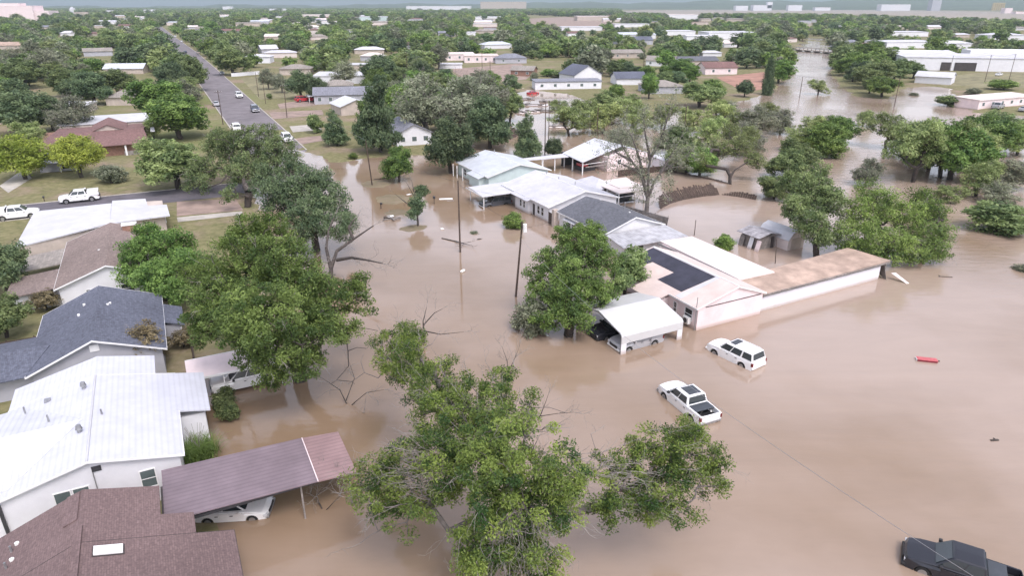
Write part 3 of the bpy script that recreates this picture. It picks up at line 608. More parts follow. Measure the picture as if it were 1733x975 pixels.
own_tree('tree', 'broad light green tree leaning over the far end of the long rusty roof',
    [lob(1455, 360, 6.5, 2.8), lob(1500, 350, 7.5, 3.0), lob(1540, 370, 6, 2.4), lob(1430, 395, 4.2, 2.0), lob(1480, 400, 4.5, 2.4), lob(1530, 410, 3.6, 2.0), lob(1470, 325, 8.5, 2.0), lob(1445, 420, 2.4, 2.0), lob(1515, 428, 2.2, 2.0), lob(1480, 428, 2.0, 1.8)],
    (*at(1500, 436), -.6), (*at(1500, 420, 1.8), 1.8), n=270, mind=.7, rc=.95, per=64, size=.32, leaf='fresh', seed=16, slim=.4, twig=30)
own_tree('tree', 'yellow green tree at the right edge of the clump past the long rusty roof',
    [lob(1575, 360, 5.5, 2.2), lob(1590, 395, 4, 1.8), lob(1560, 335, 6.5, 2.0), lob(1560, 400, 3.4, 1.6), lob(1585, 425, 2.0, 1.7), lob(1550, 432, 1.8, 1.5)],
    (*at(1560, 442), -.6), (*at(1562, 425, 1.8), 1.8), n=150, mind=.7, rc=.95, per=60, size=.32, leaf='fresh', seed=17, slim=.4, twig=20)
own_tree('tree', 'multi-stemmed mesquite with arching limbs beyond the collapsed wooden fence',
    [lob(1215, 250, 5.5, 2.6), lob(1255, 245, 6, 2.8), lob(1190, 270, 4.2, 1.8), lob(1280, 270, 4.5, 2.0), lob(1235, 225, 7.5, 2.2), lob(1270, 225, 7, 2)],
    (*at(1236, 312), -.6), (*at(1236, 298, 1.6), 1.6), n=190, mind=.75, rc=.95, per=52, size=.33, leaf='mesquite', seed=18, slim=.4, twig=50)

# single trees of the middle distance: species, foot (pixel), height, width, label
for a in [
 ('willow0', 45, 305, 9.5, 13, 'yellow green willow-like tree across from the white trucks, left of its twin'),
 ('willow1', 138, 302, 9.5, 12.5, 'yellow green willow-like tree across from the white trucks, right of its twin'),
 ('oak0', 302, 322, 10, 15.5, 'grey green oak at the corner left of the wide spreading oak'),
 ('bright1', 308, 236, 12, 20, 'leafy mid green tree right of the dark brown hip roof'), ('mesquite1', 262, 238, 6, 9, 'low light green tree at the end of the brown hip roof'),
 ('bright1', 268, 196, 12, 19, 'large green tree beside the road left of the parked cars'), ('dark0', 160, 178, 12, 17, 'dark tree behind the brown and white roofed house'),
 ('oak2', 205, 165, 11, 17, 'green tree behind the brown roofed house, near the road'), ('dark1', 45, 228, 12, 18, 'very dark rounded tree at the left edge beside the brown roof'), ('dark0', 92, 222, 10, 13, 'dark evergreen against the left end of the brown hip roof'),
 ('dark1', 18, 500, 7, 7, 'dark green tree at the left edge beside the white roofed building'), ('oak2', 12, 575, 5, 6, 'dark leafy bush-like tree at the left edge beside the slate roof'),
 ('bright0', 675, 306, 7.8, 7.4, 'small round green tree on the flooded verge behind the first power pole'),
 ('dark1', 765, 292, 13, 12, 'dark green tree at the corner of the teal house, trunk in the water'), ('cedar0', 645, 258, 18.5, 11.5, 'tall dark conical cedar between the white gabled house and the lawn'),
 ('grey0', 722, 234, 17, 21, 'grey half-dead tree behind the tall cedar'), ('grey1', 782, 236, 17, 21, 'grey brown half-dead tree left of the dark waterside tree'), ('dark0', 828, 250, 14, 15, 'dark bluish tree behind the teal house roof'), ('grey2', 822, 212, 15, 18, 'sparse grey tree beyond the creek bend'),
 ('cedar1', 570, 248, 9, 7.5, 'bluish green forked evergreen on the lawn in front of the grey roofed house'), ('cedar1', 890, 264, 11, 7.5, 'narrow dark tree behind the low carport roof of the metal barn'), ('dark1', 937, 264, 5.5, 5.5, 'small dark tree at the back edge of the metal barn'),
 ('dark1', 512, 168, 11, 13, 'dark rounded tree over the red cars on the lawn'), ('dark0', 540, 172, 9, 10, 'dark tree left of the long white roof'), ('grey0', 455, 152, 9, 9, 'grey tree on the lawn beside the long road'),('grey1', 478, 158, 8, 8, 'thin grey tree right of another on the roadside lawn'),
 ('oak1', 395, 128, 14, 21, 'big dark green tree right of the long road before the white fence'), ('bright2', 640, 165, 11, 13, 'bright green tree behind the long white roof'), ('oak0', 680, 160, 11, 13, 'green tree right of the long white roof'), ('grey2', 742, 118, 14, 15, 'lone dark grey tree on the open dirt lot'),
 ('mesquite0', 965, 228, 9, 13, 'light green leaning tree above the toppled brown panel'), ('mesquite1', 1020, 225, 10, 13, 'yellow green tree between the debris pile and the bare grey tree'), ('mesquite2', 1060, 210, 10, 15, 'yellow green tree behind the bare forked tree'), ('grey1', 1050, 262, 8, 9, 'grey thin tree behind the metal barn gable'),
 ('bright1', 1098, 168, 10, 9, 'bright green upright tree beside the dark slate roof'), ('oak2', 1185, 182, 9, 17, 'wide dark green tree before the red dirt yard'), ('bright2', 1150, 135, 10, 17, 'rounded green tree left of the pink house'), 
 ('cypress0', 1298, 160, 17, 6, 'tall dark pointed cypress on the river bank'),
 ('mesquite0', 1165, 225, 8, 11, 'light green mesquite in the flood behind the bare forked tree'), ('mesquite2', 1215, 215, 9, 12, 'feathery mesquite in the flooded pasture, front left of the cypress'), ('grey2', 1278, 232, 10, 13, 'silvery grey tree in the flooded pasture below the cypress'), ('mesquite1', 1245, 228, 8, 10, 'mesquite squeezed left of the silvery grey tree'), ('grey0', 1320, 225, 8, 10, 'pale grey tree right of the silvery one, at the edge of the river water'),
 ('bright0', 1395, 262, 9, 12, 'green tree in the flood in front of the river mouth'), ('mesquite2', 1350, 255, 7, 9, 'light green tree left of the green tree in front of the river mouth'), ('grey1', 1400, 225, 6, 8, 'small grey tree standing in the river current'), ('mesquite1', 1462, 212, 5.5, 7.5, 'small open mesquite in the current behind the tall leaning trees'),
 ('mesquite1', 1384, 159, 7, 10.5, 'lone small tree standing in the middle of the river'),
 ('mesquite0', 1545, 306, 14, 15, 'leaning mesquite with bare lower trunk in the flood, leftmost of the tall group at right'), ('mesquite2', 1592, 300, 13.5, 15, 'tall mesquite with forked bare trunk in the middle of the right group'), ('bright2', 1608, 303, 13, 16, 'tall green tree with slanted trunk at the right of the flooded group'), ('bright1', 1660, 275, 12, 15, 'green tree behind the slanted trunk group near the right edge'), ('dark0', 1545, 268, 10, 11, 'green tree behind the leftmost leaning mesquite'), ('mesquite1', 1500, 250, 10, 12, 'pale mesquite rising behind the tall leaning group'), ('mesquite0', 1720, 262, 9, 11, 'pale tree cut by the right edge of the picture'),
 ('mesquite1', 1655, 332, 8, 10, 'thin pale tree with grey limbs near the right edge'), ('grey2', 1690, 345, 5, 8, 'grey shrubby tree between the thin pale tree and the dark bush'),
 ('oak1', 1330, 300, 7, 9.5, 'dark green tree behind the tall grey green one'), ('oak0', 1310, 335, 5.5, 7, 'low dark tree at the left foot of the tall grey green one'), ('grey1', 1465, 312, 6.5, 7, 'grey bushy tree standing alone in the current'), ('mesquite2', 1600, 340, 4, 6, 'low pale bush-like tree beside the slanted trunk group'),
 ('bright0', 1440, 128, 12, 20, 'bright green tree at the left end of the wooded river island'), ('oak2', 1475, 150, 12, 19, 'green tree at the middle of the wooded river island'), ('bright1', 1468, 108, 13, 20, 'green tree at the back of the wooded river island'), ('oak1', 1512, 140, 11, 18, 'dark green tree at the right end of the wooded river island'), ('oak0', 1545, 133, 8, 13, 'dark tree beside the white garage'), ('bright2', 1492, 164, 8, 14, 'low green tree dipping into the water at the island tip'), ('oak2', 1430, 100, 11, 18, 'green tree upstream on the wooded island near the bridge'), ('oak0', 1500, 112, 11, 17, 'rounded tree in the back row of the island'),
 ('bright1', 1318, 140, 11, 15, 'green bank tree behind the cypress'), ('oak1', 1300, 112, 12, 19, 'green tree on the left river bank near the bridge'), ('bright0', 1330, 112, 9, 14, 'lower green tree on the left bank beside the water'), ('oak2', 1262, 105, 10, 18, 'green tree behind the pink house'),
 ('mesquite2', 985, 212, 9, 13, 'yellow green tree filling the gap behind the light green leaning tree'), ('oak1', 1025, 195, 9, 13, 'dull green tree beyond the debris before the dark slate roof'), ('mesquite0', 1075, 232, 9, 11, 'pale green tree just behind the crown of the bare forked tree'),
 ('oak0', 1140, 262, 8, 11, 'mid green tree rising right of the bare forked tree trunk'), ('oak2', 1160, 290, 7.5, 10, 'green tree leaning over the flattened fence line'), ('bright1', 1185, 296, 7, 9, 'leafy green tree left of the arching multi-stemmed mesquite'), ('mesquite1', 1200, 245, 8.5, 11, 'feathery mesquite behind the arching multi-stemmed one'),
 ('grey2', 1262, 262, 9, 11, 'silver grey tree directly behind the arching multi-stemmed mesquite'), ('oak2', 1345, 290, 8, 10, 'green tree behind the low dark tree, left of the bushy grey one'), ('bright2', 1420, 240, 8, 10, 'bright tree just right of the green tree at the river mouth'), ('mesquite0', 1375, 235, 7.5, 10, 'pale mesquite behind the green tree at the river mouth'),
 ('mesquite2', 1298, 205, 7, 10, 'mesquite at the foot of the tall pointed cypress'), ('grey1', 1230, 195, 6, 9, 'grey scrubby tree in front of the red dirt yard'), ('mesquite1', 1120, 215, 8, 11, 'light green tree in the water below the wide dark green tree'), ('oak1', 1570, 285, 11, 13, 'mid green tree filling the middle of the right flooded group'), ('mesquite2', 1640, 290, 11, 13, 'yellow green tree at the right flank of the flooded group'),
 ('oak0', 1690, 250, 10, 14, 'green tree behind the right flank of the flooded group'), ('grey0', 1702, 318, 7, 11, 'grey green open tree above the large dark bush'), ('mesquite1', 950, 200, 7, 9, 'small yellow green tree by the timber raft at the creek bend'), ('oak2', 862, 205, 9, 10, 'dark green tree at the creek bend behind the sparse grey tree'),
 ]: tree(*a)
for a in [
 ('bush_grey0', 188, 312, 4.6, 7, 'dark round shrub in the yard behind the white work truck'), ('bush0', 538, 226, 6, 6, 'clipped round dark green bush on the lawn'), ('bush_bright0', 600, 268, 1.6, 3, 'low green bush at the edge of the flooded lawn'),
 ('bush_bright0', 873, 384, 3.6, 4.6, 'bright green bush at the front wall of the white metal roofed house'), ('bush_bright0', 1220, 418, 3.2, 3.8, 'green bush in the water left of the weathered shed'), ('bush0', 1690, 392, 6, 12, 'large dark bush in the flood at the right edge'), ('bush_grey0', 1735, 455, 2, 3.4, 'brown tangle of brush at the right edge'),
 ('bush_grey0', 804, 392, 1.3, 2.2, 'small broken branch top poking from the flooded street'), ('bush_grey0', 905, 556, 5.6, 5.4, 'grey green leaning shrub growing into the left side of the rounded bright tree'), ('bush0', 1612, 178, 4.5, 12, 'dark bushes left of the long pink trailer'), ('bush_bright0', 1700, 152, 4.5, 15, 'bright green thicket behind the long pink trailer'),
 ('bush_grey0', 1085, 100, 5, 8, 'round grey green shrub in the yard of the tan house'), ('bush0', 955, 132, 4, 14, 'dark hedge behind the long white house'), ('bush_bright0', 925, 130, 4, 11, 'light green thicket left of the dark hedge'), ('bush_grey0', 903, 137, 5, 5, 'brownish shrub at the corner of the brick house'), ('bush0', 458, 168, 2.4, 3, 'small round bush under the roadside trees'),
 ('bush_grey0', 1545, 160, 2, 5, 'scrub at the flood edge below the white garage'), ('bush_grey0', 1650, 160, 3, 8, 'grey scrub above the long pink trailer'),
 ]: tree(*a, name='bush', cat='bush')
tree('brown0', 252, 622, 4.8, 5.2, 'reddish brown shrub between the slate roof and the white metal roof', name='bush', cat='bush')
tree('bush_bright0', 22, 668, 2.8, 3.6, 'green bush at the left edge above the white metal roof', name='bush', cat='bush')
tree('brown0', 312, 590, 2.2, 3.0, 'low rusty shrub beside the fence of the slate roofed house', name='bush', cat='bush')
tree('brown0', 80, 528, 2.6, 4.0, 'brown bare brush in the yard left of the slate roof', name='bush', cat='bush')
def hedge():
    rng = np.random.default_rng(5); o = empty('hedge', 'clipped dark green hedge at the corner of the white metal roofed house', 'hedge', 1.0, 60.0, .05)
    C = np.stack([rng.uniform(-.8, .8, 120), rng.uniform(-2.2, 2.6, 120), rng.uniform(.2, 1.35, 120)], 1)
    V, F, lv = leaves(C, .38, 60, .2, rng, np.array([0, 0, .4]), flat=.9)
    q = bpy.data.objects.new('foliage', mesh_np('foliage', V, F, [LM['oak']], lv)); COL.objects.link(q); q.parent = o
hedge()
def yucca():
    rng = np.random.default_rng(6); p = wl(-1.7, 53.5); o = bpy.data.objects.new('clump_grass', None); COL.objects.link(o); o.location = (*p, gz1(*p))
    tag(o, 'arching green pampas-like clump beside the wall of the white metal roofed house', 'grass clump')
    V = []; F = []; lv = []
    for k in range(900):
        a = rng.uniform(0, 6.28); b = np.array([rng.normal(0, .55), rng.normal(0, .55), 0]); ln = rng.uniform(1.6, 2.9); d = np.array([math.cos(a), math.sin(a), 0]); s = np.array([-d[1], d[0], 0])*.028
        tt = np.linspace(0, 1, 5); c = b + d*(tt[:, None]**1.6)*ln*.55 + np.array([0, 0, 1])*((tt - .45*tt**2.4)*ln)[:, None]; n0 = len(V)
        for i in range(5): ww = (1 - tt[i]*.85); V += [c[i]-s*ww, c[i]+s*ww]
        for i in range(4): F.append((n0+2*i, n0+2*i+1, n0+2*i+3, n0+2*i+2)); lv.append(np.clip(rng.normal(.5, .2), 0, 1))
    q = bpy.data.objects.new('blades', mesh_np('blades', np.array(V), np.array(F), [LM['bright']], np.array(lv))); COL.objects.link(q); q.parent = o
    st = MB()
    for k in range(12):
        a = rng.uniform(0, 6.28); st.tube([(rng.normal(0, .3), rng.normal(0, .3), 0), (math.cos(a)*.4, math.sin(a)*.4, 2.0), (math.cos(a)*.75, math.sin(a)*.75, 3.0)], .012, 4)
    st.build('stalks', M['grey_wood'], o)
yucca()
def dead_tree(label, px, py, limbs, r0, seed, name='dead_tree', z0=None, twg=2, tl=1.0, leafy=0, bk='bark'):
    """a leafless tree: limbs given as lists of (pixel x, pixel y, height) points from the foot upwards"""
    rng = np.random.default_rng(seed); p = at(px, py); o = bpy.data.objects.new(name, None); COL.objects.link(o); z = -.5 if z0 is None else z0
    o.location = (*p, z); tag(o, label, 'dead tree'); b = np.array([*p, z]); A, B, RA, RB = [], [], [], []; P0, D0 = [], []
    for lm in limbs:
        q = [np.array(tw(*k)) - b for k in lm]; n = len(q)
        for i in range(n-1):
            r = lambda t: r0*(1 - .8*t)*(1 if lm is limbs[0] else .7)
            A.append(q[i]); B.append(q[i+1]); RA.append(r(i/(n-1))); RB.append(r((i+1)/(n-1)))
            if i: P0 += [q[i]]*twg; D0 += [(q[i+1]-q[i]) + rng.normal(0, .5, 3)*np.linalg.norm(q[i+1]-q[i]) for _ in range(twg)]
        P0 += [q[-1]]*2; D0 += [(q[-1]-q[-2]) + rng.normal(0, .3, 3) for _ in range(2)]
    V, F = frusta(np.array(A), np.array(B), np.array(RA), np.array(RB), 6)
    a = twigs(P0, D0, rng, 2, tl, 4, .022*tl**.7); V2, F2 = frusta(*a, 3); mi = np.r_[np.zeros(len(F)), np.ones(len(F2))]
    t = bpy.data.objects.new('trunk', mesh_np('trunk', np.concatenate([V, V2]), np.concatenate([F, F2 + len(V)]), [M[bk], M['twig']], mi=mi, smooth=True)); COL.objects.link(t); t.parent = o
    if leafy:
        C = a[1][rng.random(len(a[1])) < leafy]; V, F, lv = leaves(C, .7, 7, .3, rng, C.mean(0)); t = bpy.data.objects.new('crown', mesh_np('crown', V, F, [LM['grey']], lv)); COL.objects.link(t); t.parent = o
dead_tree('tall nearly leafless grey tree with upswept forked limbs beside the white gazebo', 1093, 368, [[(1093, 368, 0.0), (1095, 350, 1.9), (1096, 335, 3.4), (1092, 322, 4.8), (1088, 305, 6.6), (1081, 290, 8.1), (1069, 272, 10.0), (1058, 256, 11.6), (1050, 240, 13.3)], [(1096, 338, 3.1), (1097, 317, 5.3), (1097, 290, 8.1), (1102, 265, 10.7), (1113, 244, 12.9), (1126, 226, 14.8)], [(1095, 335, 3.4), (1101, 325, 4.5), (1107, 307, 6.3), (1118, 292, 7.9), (1130, 284, 8.7), (1148, 272, 10.0)], [(1081, 290, 8.1), (1062, 282, 8.9), (1042, 272, 10.0)], [(1090, 310, 6.0), (1083, 271, 10.1), (1076, 250, 12.3), (1068, 228, 14.6)], [(1100, 270, 10.2), (1096, 248, 12.5), (1092, 225, 14.9), (1090, 205, 17.0)], [(1102, 265, 10.7), (1118, 238, 13.5), (1128, 205, 17.0), (1132, 190, 18.5)], [(1118, 292, 7.9), (1132, 270, 10.2), (1146, 245, 12.8)], [(1069, 272, 10.0), (1050, 262, 11.0), (1030, 250, 12.3)]], .44, 21, 'bare_tree', twg=4, tl=2.1, leafy=.3, bk='pale_bark')
dead_tree('dead forked tree with dark leaning trunk beside the massive green tree', 560, 485, [[(560, 485, -.5), (560, 455, 1.6), (570, 425, 3.4), (598, 405, 4.6), (632, 382, 6.2)], [(560, 455, 1.6), (552, 420, 4), (556, 390, 6), (568, 362, 8)], [(570, 440, 2.8), (595, 436, 3.6), (620, 440, 4.2), (648, 446, 4.4)], [(598, 405, 4.6), (590, 385, 6), (600, 370, 7)]], .38, 1, tl=1.7, twg=3)
dead_tree('bare twiggy branches rising from the water behind the foreground tree', 718, 585, [[(718, 585, -.3), (716, 545, 2.6), (722, 520, 4.2)], [(716, 560, 1.6), (745, 566, 2.2), (785, 562, 3.2)], [(717, 550, 2.3), (735, 530, 3.4), (750, 522, 4)]], .11, 2, 'branch_snag')
dead_tree('thin bare saplings poking up right of the foreground tree top', 862, 640, [[(862, 640, -.3), (858, 610, 1.8), (850, 588, 3)], [(860, 630, .6), (872, 605, 2.0), (878, 590, 3)]], .06, 3, 'branch_snag', twg=3)
dead_tree('bare grey sapling in the water near the pickup', 910, 715, [[(910, 715, -.3), (920, 690, 1.8), (928, 668, 3.2)], [(912, 705, .6), (945, 700, 1.6), (972, 698, 2.4)]], .06, 4, 'branch_snag', twg=3)
dead_tree('half-dead street tree with one leafy side on the flooded verge', 708, 387, [[(708, 387, -.4), (706, 360, 2.0), (702, 335, 4.0), (690, 312, 6)], [(706, 360, 2), (690, 345, 3.2), (668, 328, 4.4)], [(704, 345, 3.2), (700, 320, 5.4), (696, 304, 6.6)]], .2, 5, 'half_dead_tree')
def leafy_side():
    o = [q for q in bpy.data.objects if q.name == 'half_dead_tree'][0]; rng = np.random.default_rng(4); b = np.array(o.location)
    C = in_lobes([tuple(np.array(tw(708, 345, 3.4)) - b) + (1.5, 1.5, 1.7), tuple(np.array(tw(698, 362, 2.4)) - b) + (1.2, 1.2, .8), tuple(np.array(tw(712, 325, 4.6)) - b) + (1.1, 1.1, 1.3)], 90, .35, rng)
    V, F, lv = leaves(C, .6, 44, .34, rng, C.mean(0)); q = bpy.data.objects.new('crown', mesh_np('crown', V, F, [LM['dark']], lv)); COL.objects.link(q); q.parent = o
leafy_side()
dead_tree('bare brushy snag in the water under the left side of the foreground tree', 590, 690, [[(590, 690, -.3), (575, 660, 1.0), (545, 640, 1.6)], [(590, 690, -.3), (620, 665, 1.4), (650, 660, 1.8)], [(585, 680, 0), (600, 640, 2), (590, 610, 3)]], .07, 7, 'branch_snag', twg=4)
dead_tree('drooping bare branches at the end of the purple metal carport', 548, 868, [[(548, 868, -.3), (535, 840, 1.0), (560, 815, 2.0)], [(545, 860, 0), (525, 835, 1.2), (540, 800, 2.4)], [(548, 868, -.3), (575, 840, 1.4), (590, 810, 2.4)]], .05, 8, 'branch_snag', twg=4)

# ------------------------------------------------------------------ buildings (street-grid metres: e across the street, s along it)
class Bld:
    def __init__(s, name, label, cat, e, t, z=0., group=None, rot=0.):
        s.root = empty(name, label, cat, e, t, z, ANG + rot, group); s.off = (e, t, z)
    def part(s, name, mb, m, parent=None, **kw): return mb.build(name, m, parent or s.root, s.off, **kw)
def gable_walls(mb, e0, e1, s0, s1, zw, ze, er, rz, zb=-.7):
    pr = [(e0, zb), (e1, zb), (e1, ze), (er, rz), (e0, zw)]; n = 5
    vs = [(p[0], s0, p[1]) for p in pr] + [(p[0], s1, p[1]) for p in pr]
    return mb.add(vs, [(0, 1, 2, 3, 4), (9, 8, 7, 6, 5)] + [(i, i+n, (i+1) % n + n, (i+1) % n) for i in range(n)])
def gable_roof(b, e0, e1, s0, s1, zw, ze, er, rz, m, oh=.4, th=.13, lift=.03, cap=None, name='roof', fascia='trim', os=None):
    """ridge along the street; zw / ze are the wall heights at the west / east eave"""
    os = oh if os is None else os
    kw = (rz - zw)/(er - e0); ke = (rz - ze)/(e1 - er); l = lift + th
    mb = MB()
    mb.slab([(e0-oh, s0-os, zw-kw*oh+l), (er, s0-os, rz+l), (er, s1+os, rz+l), (e0-oh, s1+os, zw-kw*oh+l)], th)
    mb.slab([(er, s0-os, rz+l), (e1+oh, s0-os, ze-ke*oh+l), (e1+oh, s1+os, ze-ke*oh+l), (er, s1+os, rz+l)], th)
    r = b.part(name, mb, m)
    if cap:
        b.part('ridge_cap', MB().tube([(er, s0-os+.02, rz+l+.0), (er, s1+os-.02, rz+l+.0)], .09, 6), cap, r)
    if fascia:
        f = MB()
        for ss in (s0-os-.03, s1+os+.0):
            for (a, za, c, zc) in ((e0-oh, zw-kw*oh+l, er, rz+l), (er, rz+l, e1+oh, ze-ke*oh+l)):
                f.add([(a, ss, za-.17), (c, ss, zc-.17), (c, ss, zc+.015), (a, ss, za+.015), (a, ss+.03, za-.17), (c, ss+.03, zc-.17), (c, ss+.03, zc+.015), (a, ss+.03, za+.015)],
                      [(0, 1, 2, 3), (7, 6, 5, 4), (0, 4, 5, 1), (1, 5, 6, 2), (2, 6, 7, 3), (3, 7, 4, 0)])
        for ee, z in ((e0-oh-.032, zw-kw*oh+l), (e1+oh+.002, ze-ke*oh+l)): f.box(ee, ee+.03, s0-os, s1+os, z-.17, z+.01)
        b.part('fascia', f, M[fascia], r)
    return r
def window(b, wall, face, c, plane, z0, z1, wd, m='glass', fr='trim', bars=1, door=False):
    """face: -s, +s, -e, +e"""
    f = MB(); p = MB(); t = .07; sg = -1 if face[0] == '-' else 1
    def bx(mb, a0, a1, q0, q1, za, zb):
        d0, d1 = sorted((plane + sg*q0, plane + sg*q1))
        if face[1] == 's': mb.box(a0, a1, d0, d1, za, zb)
        else: mb.box(d0, d1, a0, a1, za, zb)
    a0, a1 = c - wd/2, c + wd/2
    bx(f, a0-t, a0, .004, .06, z0-t, z1+t); bx(f, a1, a1+t, .004, .06, z0-t, z1+t); bx(f, a0, a1, .004, .06, z1, z1+t); bx(f, a0, a1, .004, .08, z0-t, z0)
    if bars: bx(f, a0, a1, .010, .05, (z0+z1)/2-.025, (z0+z1)/2+.025)
    bx(p, a0, a1, .003, .022, z0, z1)
    w_ = b.part('door_frame' if door else 'window', f, M[fr]); b.part('door_leaf' if door else 'pane', p, M[m]).parent = w_
    return w_
def posts(b, pts, z0, m='trim', r=.06, name='post'):
    for (e, s, z) in pts: b.part(name, MB().box(e-r, e+r, s-r, s+r, z0, z), M[m])
def vent(b, e, s, z, kind='pipe'):
    if kind == 'pipe': b.part('vent_pipe', MB().tube([(e, s, z-.15), (e, s, z+.45)], .07, 8), M['metal'])
    elif kind == 'turbine':
        v = b.part('roof_turbine', MB().tube([(e, s, z-.2), (e, s, z+.28)], .15, 10), M['metal'])
        mb = MB(); mb.tube([(e, s, z+.28), (e, s, z+.36), (e, s, z+.5), (e, s, z+.62)], .26, 12, .16); b.part('turbine_head', mb, M['metal'], v)
    elif kind == 'box': b.part('roof_vent', MB().box(e-.22, e+.22, s-.22, s+.22, z-.15, z+.16), M['metal'])
    elif kind == 'cap': b.part('roof_vent', MB().tube([(e, s, z-.1), (e, s, z+.12)], .14, 8), M['white_plastic'])

# --- A: brown shingled house, bottom left
b = Bld('brown_house', 'brown shingle roofed house with a white skylight at the bottom left corner', 'house', -8, 34)
mb = MB(); gable_walls(mb, -14.5, -.7, 24, 39.3, 3.0, 3.0, -8.6, 5.35); mb.box(-13.2, -4.8, 39.3, 44.8, -.7, 3.2); wall = b.part('wall', mb, M['brick'])
gable_roof(b, -14.5, -.7, 24, 39.2, 3.0, 3.0, -8.6, 5.35, M['brown_shingle'], .5, fascia='dark_trim')
k = (5.35-3.0)/7.9; zr = lambda e: 5.35 + .16 - k*(e + 8.6); kw_ = (5.35-3.0)/5.9; zl = lambda e: 5.35 + .16 + kw_*(e + 8.6)
mb = MB(); mb.slab([(-8.6, 39.73, zr(-8.6)+.004), (-2.4, 39.73, zr(-2.4)+.004), (-2.4, 41.9, zr(-2.4)+.004), (-4.3, 41.9, zr(-4.3)+.004), (-4.3, 45.1, zr(-4.3)+.004), (-8.6, 45.1, zr(-8.6)+.004)], .13)
mb.slab([(-13.8, 39.73, zl(-13.8)), (-8.6, 39.73, zl(-8.6)), (-8.6, 45.1, zl(-8.6)), (-13.8, 45.1, zl(-13.8))], .13)
b.part('rear_roof', mb, M['brown_shingle'])
b.part('ridge_vent', MB().slab([(-8.85, 25, zr(-8.6)+.09), (-8.4, 25, zr(-8.6)+.09), (-8.4, 41.2, zr(-8.6)+.09), (-8.85, 41.2, zr(-8.6)+.09)], .10), M['brown_shingle'])
b.part('ridge_vent', MB().slab([(-9.55, 42.0, zl(-9.55)+.13), (-8.75, 42.0, zl(-8.75)+.08), (-8.75, 45.0, zl(-8.75)+.08), (-9.55, 45.0, zl(-9.55)+.13)], .10), M['brown_shingle'])
e0, e1, s0, s1 = -7.75, -6.3, 38.35, 39.1
sk = b.part('skylight', MB().slab([(e0, s0, zr(e0)+.16), (e1, s0, zr(e1)+.16), (e1, s1, zr(e1)+.16), (e0, s1, zr(e0)+.16)], .2), M['white_plastic'])
b.part('skylight_kerb', MB().slab([(e0-.07, s0-.07, zr(e0-.07)+.06), (e1+.07, s0-.07, zr(e1+.07)+.06), (e1+.07, s1+.07, zr(e1+.07)+.06), (e0-.07, s1+.07, zr(e0-.07)+.06)], .1), M['dark_trim'], sk)
for (e, s) in ((-12.6, 42.8), (-12.7, 41.4)): vent(b, e, s, zl(e), 'pipe'); vent(b, e+.25, s+.5, zl(e+.25), 'cap')

# --- B: metal carport beside it
b = Bld('carport', 'long purple-brown corrugated metal carport at the bottom left over a white sedan', 'carport', 1.5, 45.2)
zc = lambda e: 3.35 - .02*(e + 4.7)
r = b.part('roof', MB().slab([(-4.2, 42.2, zc(-4.2)), (5.8, 42.0, zc(5)), (5.8, 47.7, zc(5)+.18), (-4.2, 48.0, zc(-4.2)+.18)], .09), M['plum_metal'])
b.part('roof_end_panel', MB().slab([(5.8, 42.0, zc(5)-.02), (8.6, 41.9, zc(8.3)-.05), (8.6, 47.4, zc(8.3)+.13), (5.8, 47.7, zc(5)+.16)], .09), M['rose_metal'])
b.part('seam_trim', MB().slab([(5.77, 41.95, zc(5)+.02), (5.84, 41.95, zc(5)+.02), (5.84, 47.7, zc(5)+.20), (5.77, 47.7, zc(5)+.20)], .05), M['pink_wall'])
b.part('eave_beam', MB().box(-3.9, 8.4, 42.25, 42.37, 2.82, 3.05), M['dark_metal']); b.part('end_flashing', MB().slab([(-4.32, 42.2, zc(-4.2)+.05), (-4.2, 42.2, zc(-4.2)+.05), (-4.2, 46, zc(-4.2)+.17), (-4.32, 46, zc(-4.2)+.17)], .12), M['dark_trim'])
posts(b, [(4.6, 42.3, 2.9), (8.1, 42.3, 2.9), (-.5, 47.4, 3.1), (4.0, 47.4, 3.1), (8.1, 47.2, 3.1)], -.6, 'grey_wood')

# --- C: white metal roofed house
b = Bld('white_house', 'white house with a huge white corrugated metal roof at the left edge', 'house', -9, 56)
mb = MB(); gable_walls(mb, -14.9, -2.9, 49.0, 62.2, 3.6, 3.9, -8.6, 5.2); mb.box(-14.9, -4.5, 62.2, 65.8, -.7, 3.5); mb.box(-2.9, -.7, 55.6, 61.8, -.7, 3.1); wall = b.part('wall', mb, M['white_wall'])
gable_roof(b, -14.9, -2.9, 49.0, 61.9, 3.6, 3.9, -8.6, 5.2, M['white_roof'], .35, cap=M['white_roof_flat'])
k = (5.2-3.9)/5.7; zr = lambda e: 5.2 + .163 - k*(e + 8.6)
b.part('roof_extension', MB().slab([(-3.0, 55.2, zr(-3.0)+.026), (-.25, 55.2, zr(-.25)+.026), (-.25, 62.2, zr(-.25)+.026), (-3.0, 62.2, zr(-3.0)+.026)], .13), M['white_roof'])
kw_ = (5.2-3.6)/6.3; zl = lambda e: 5.2 + .163 + kw_*(e + 8.6)
mb = MB(); mb.slab([(-8.6, 62.27, zr(-8.6)), (-4.1, 62.27, zr(-4.1)), (-4.1, 66.1, zr(-4.1)), (-8.6, 66.1, zr(-8.6))], .13); mb.slab([(-15.25, 62.27, zl(-15.25)), (-8.6, 62.27, zl(-8.6)), (-8.6, 66.1, zl(-8.6)), (-15.25, 66.1, zl(-15.25))], .13); b.part('rear_roof', mb, M['white_roof'])
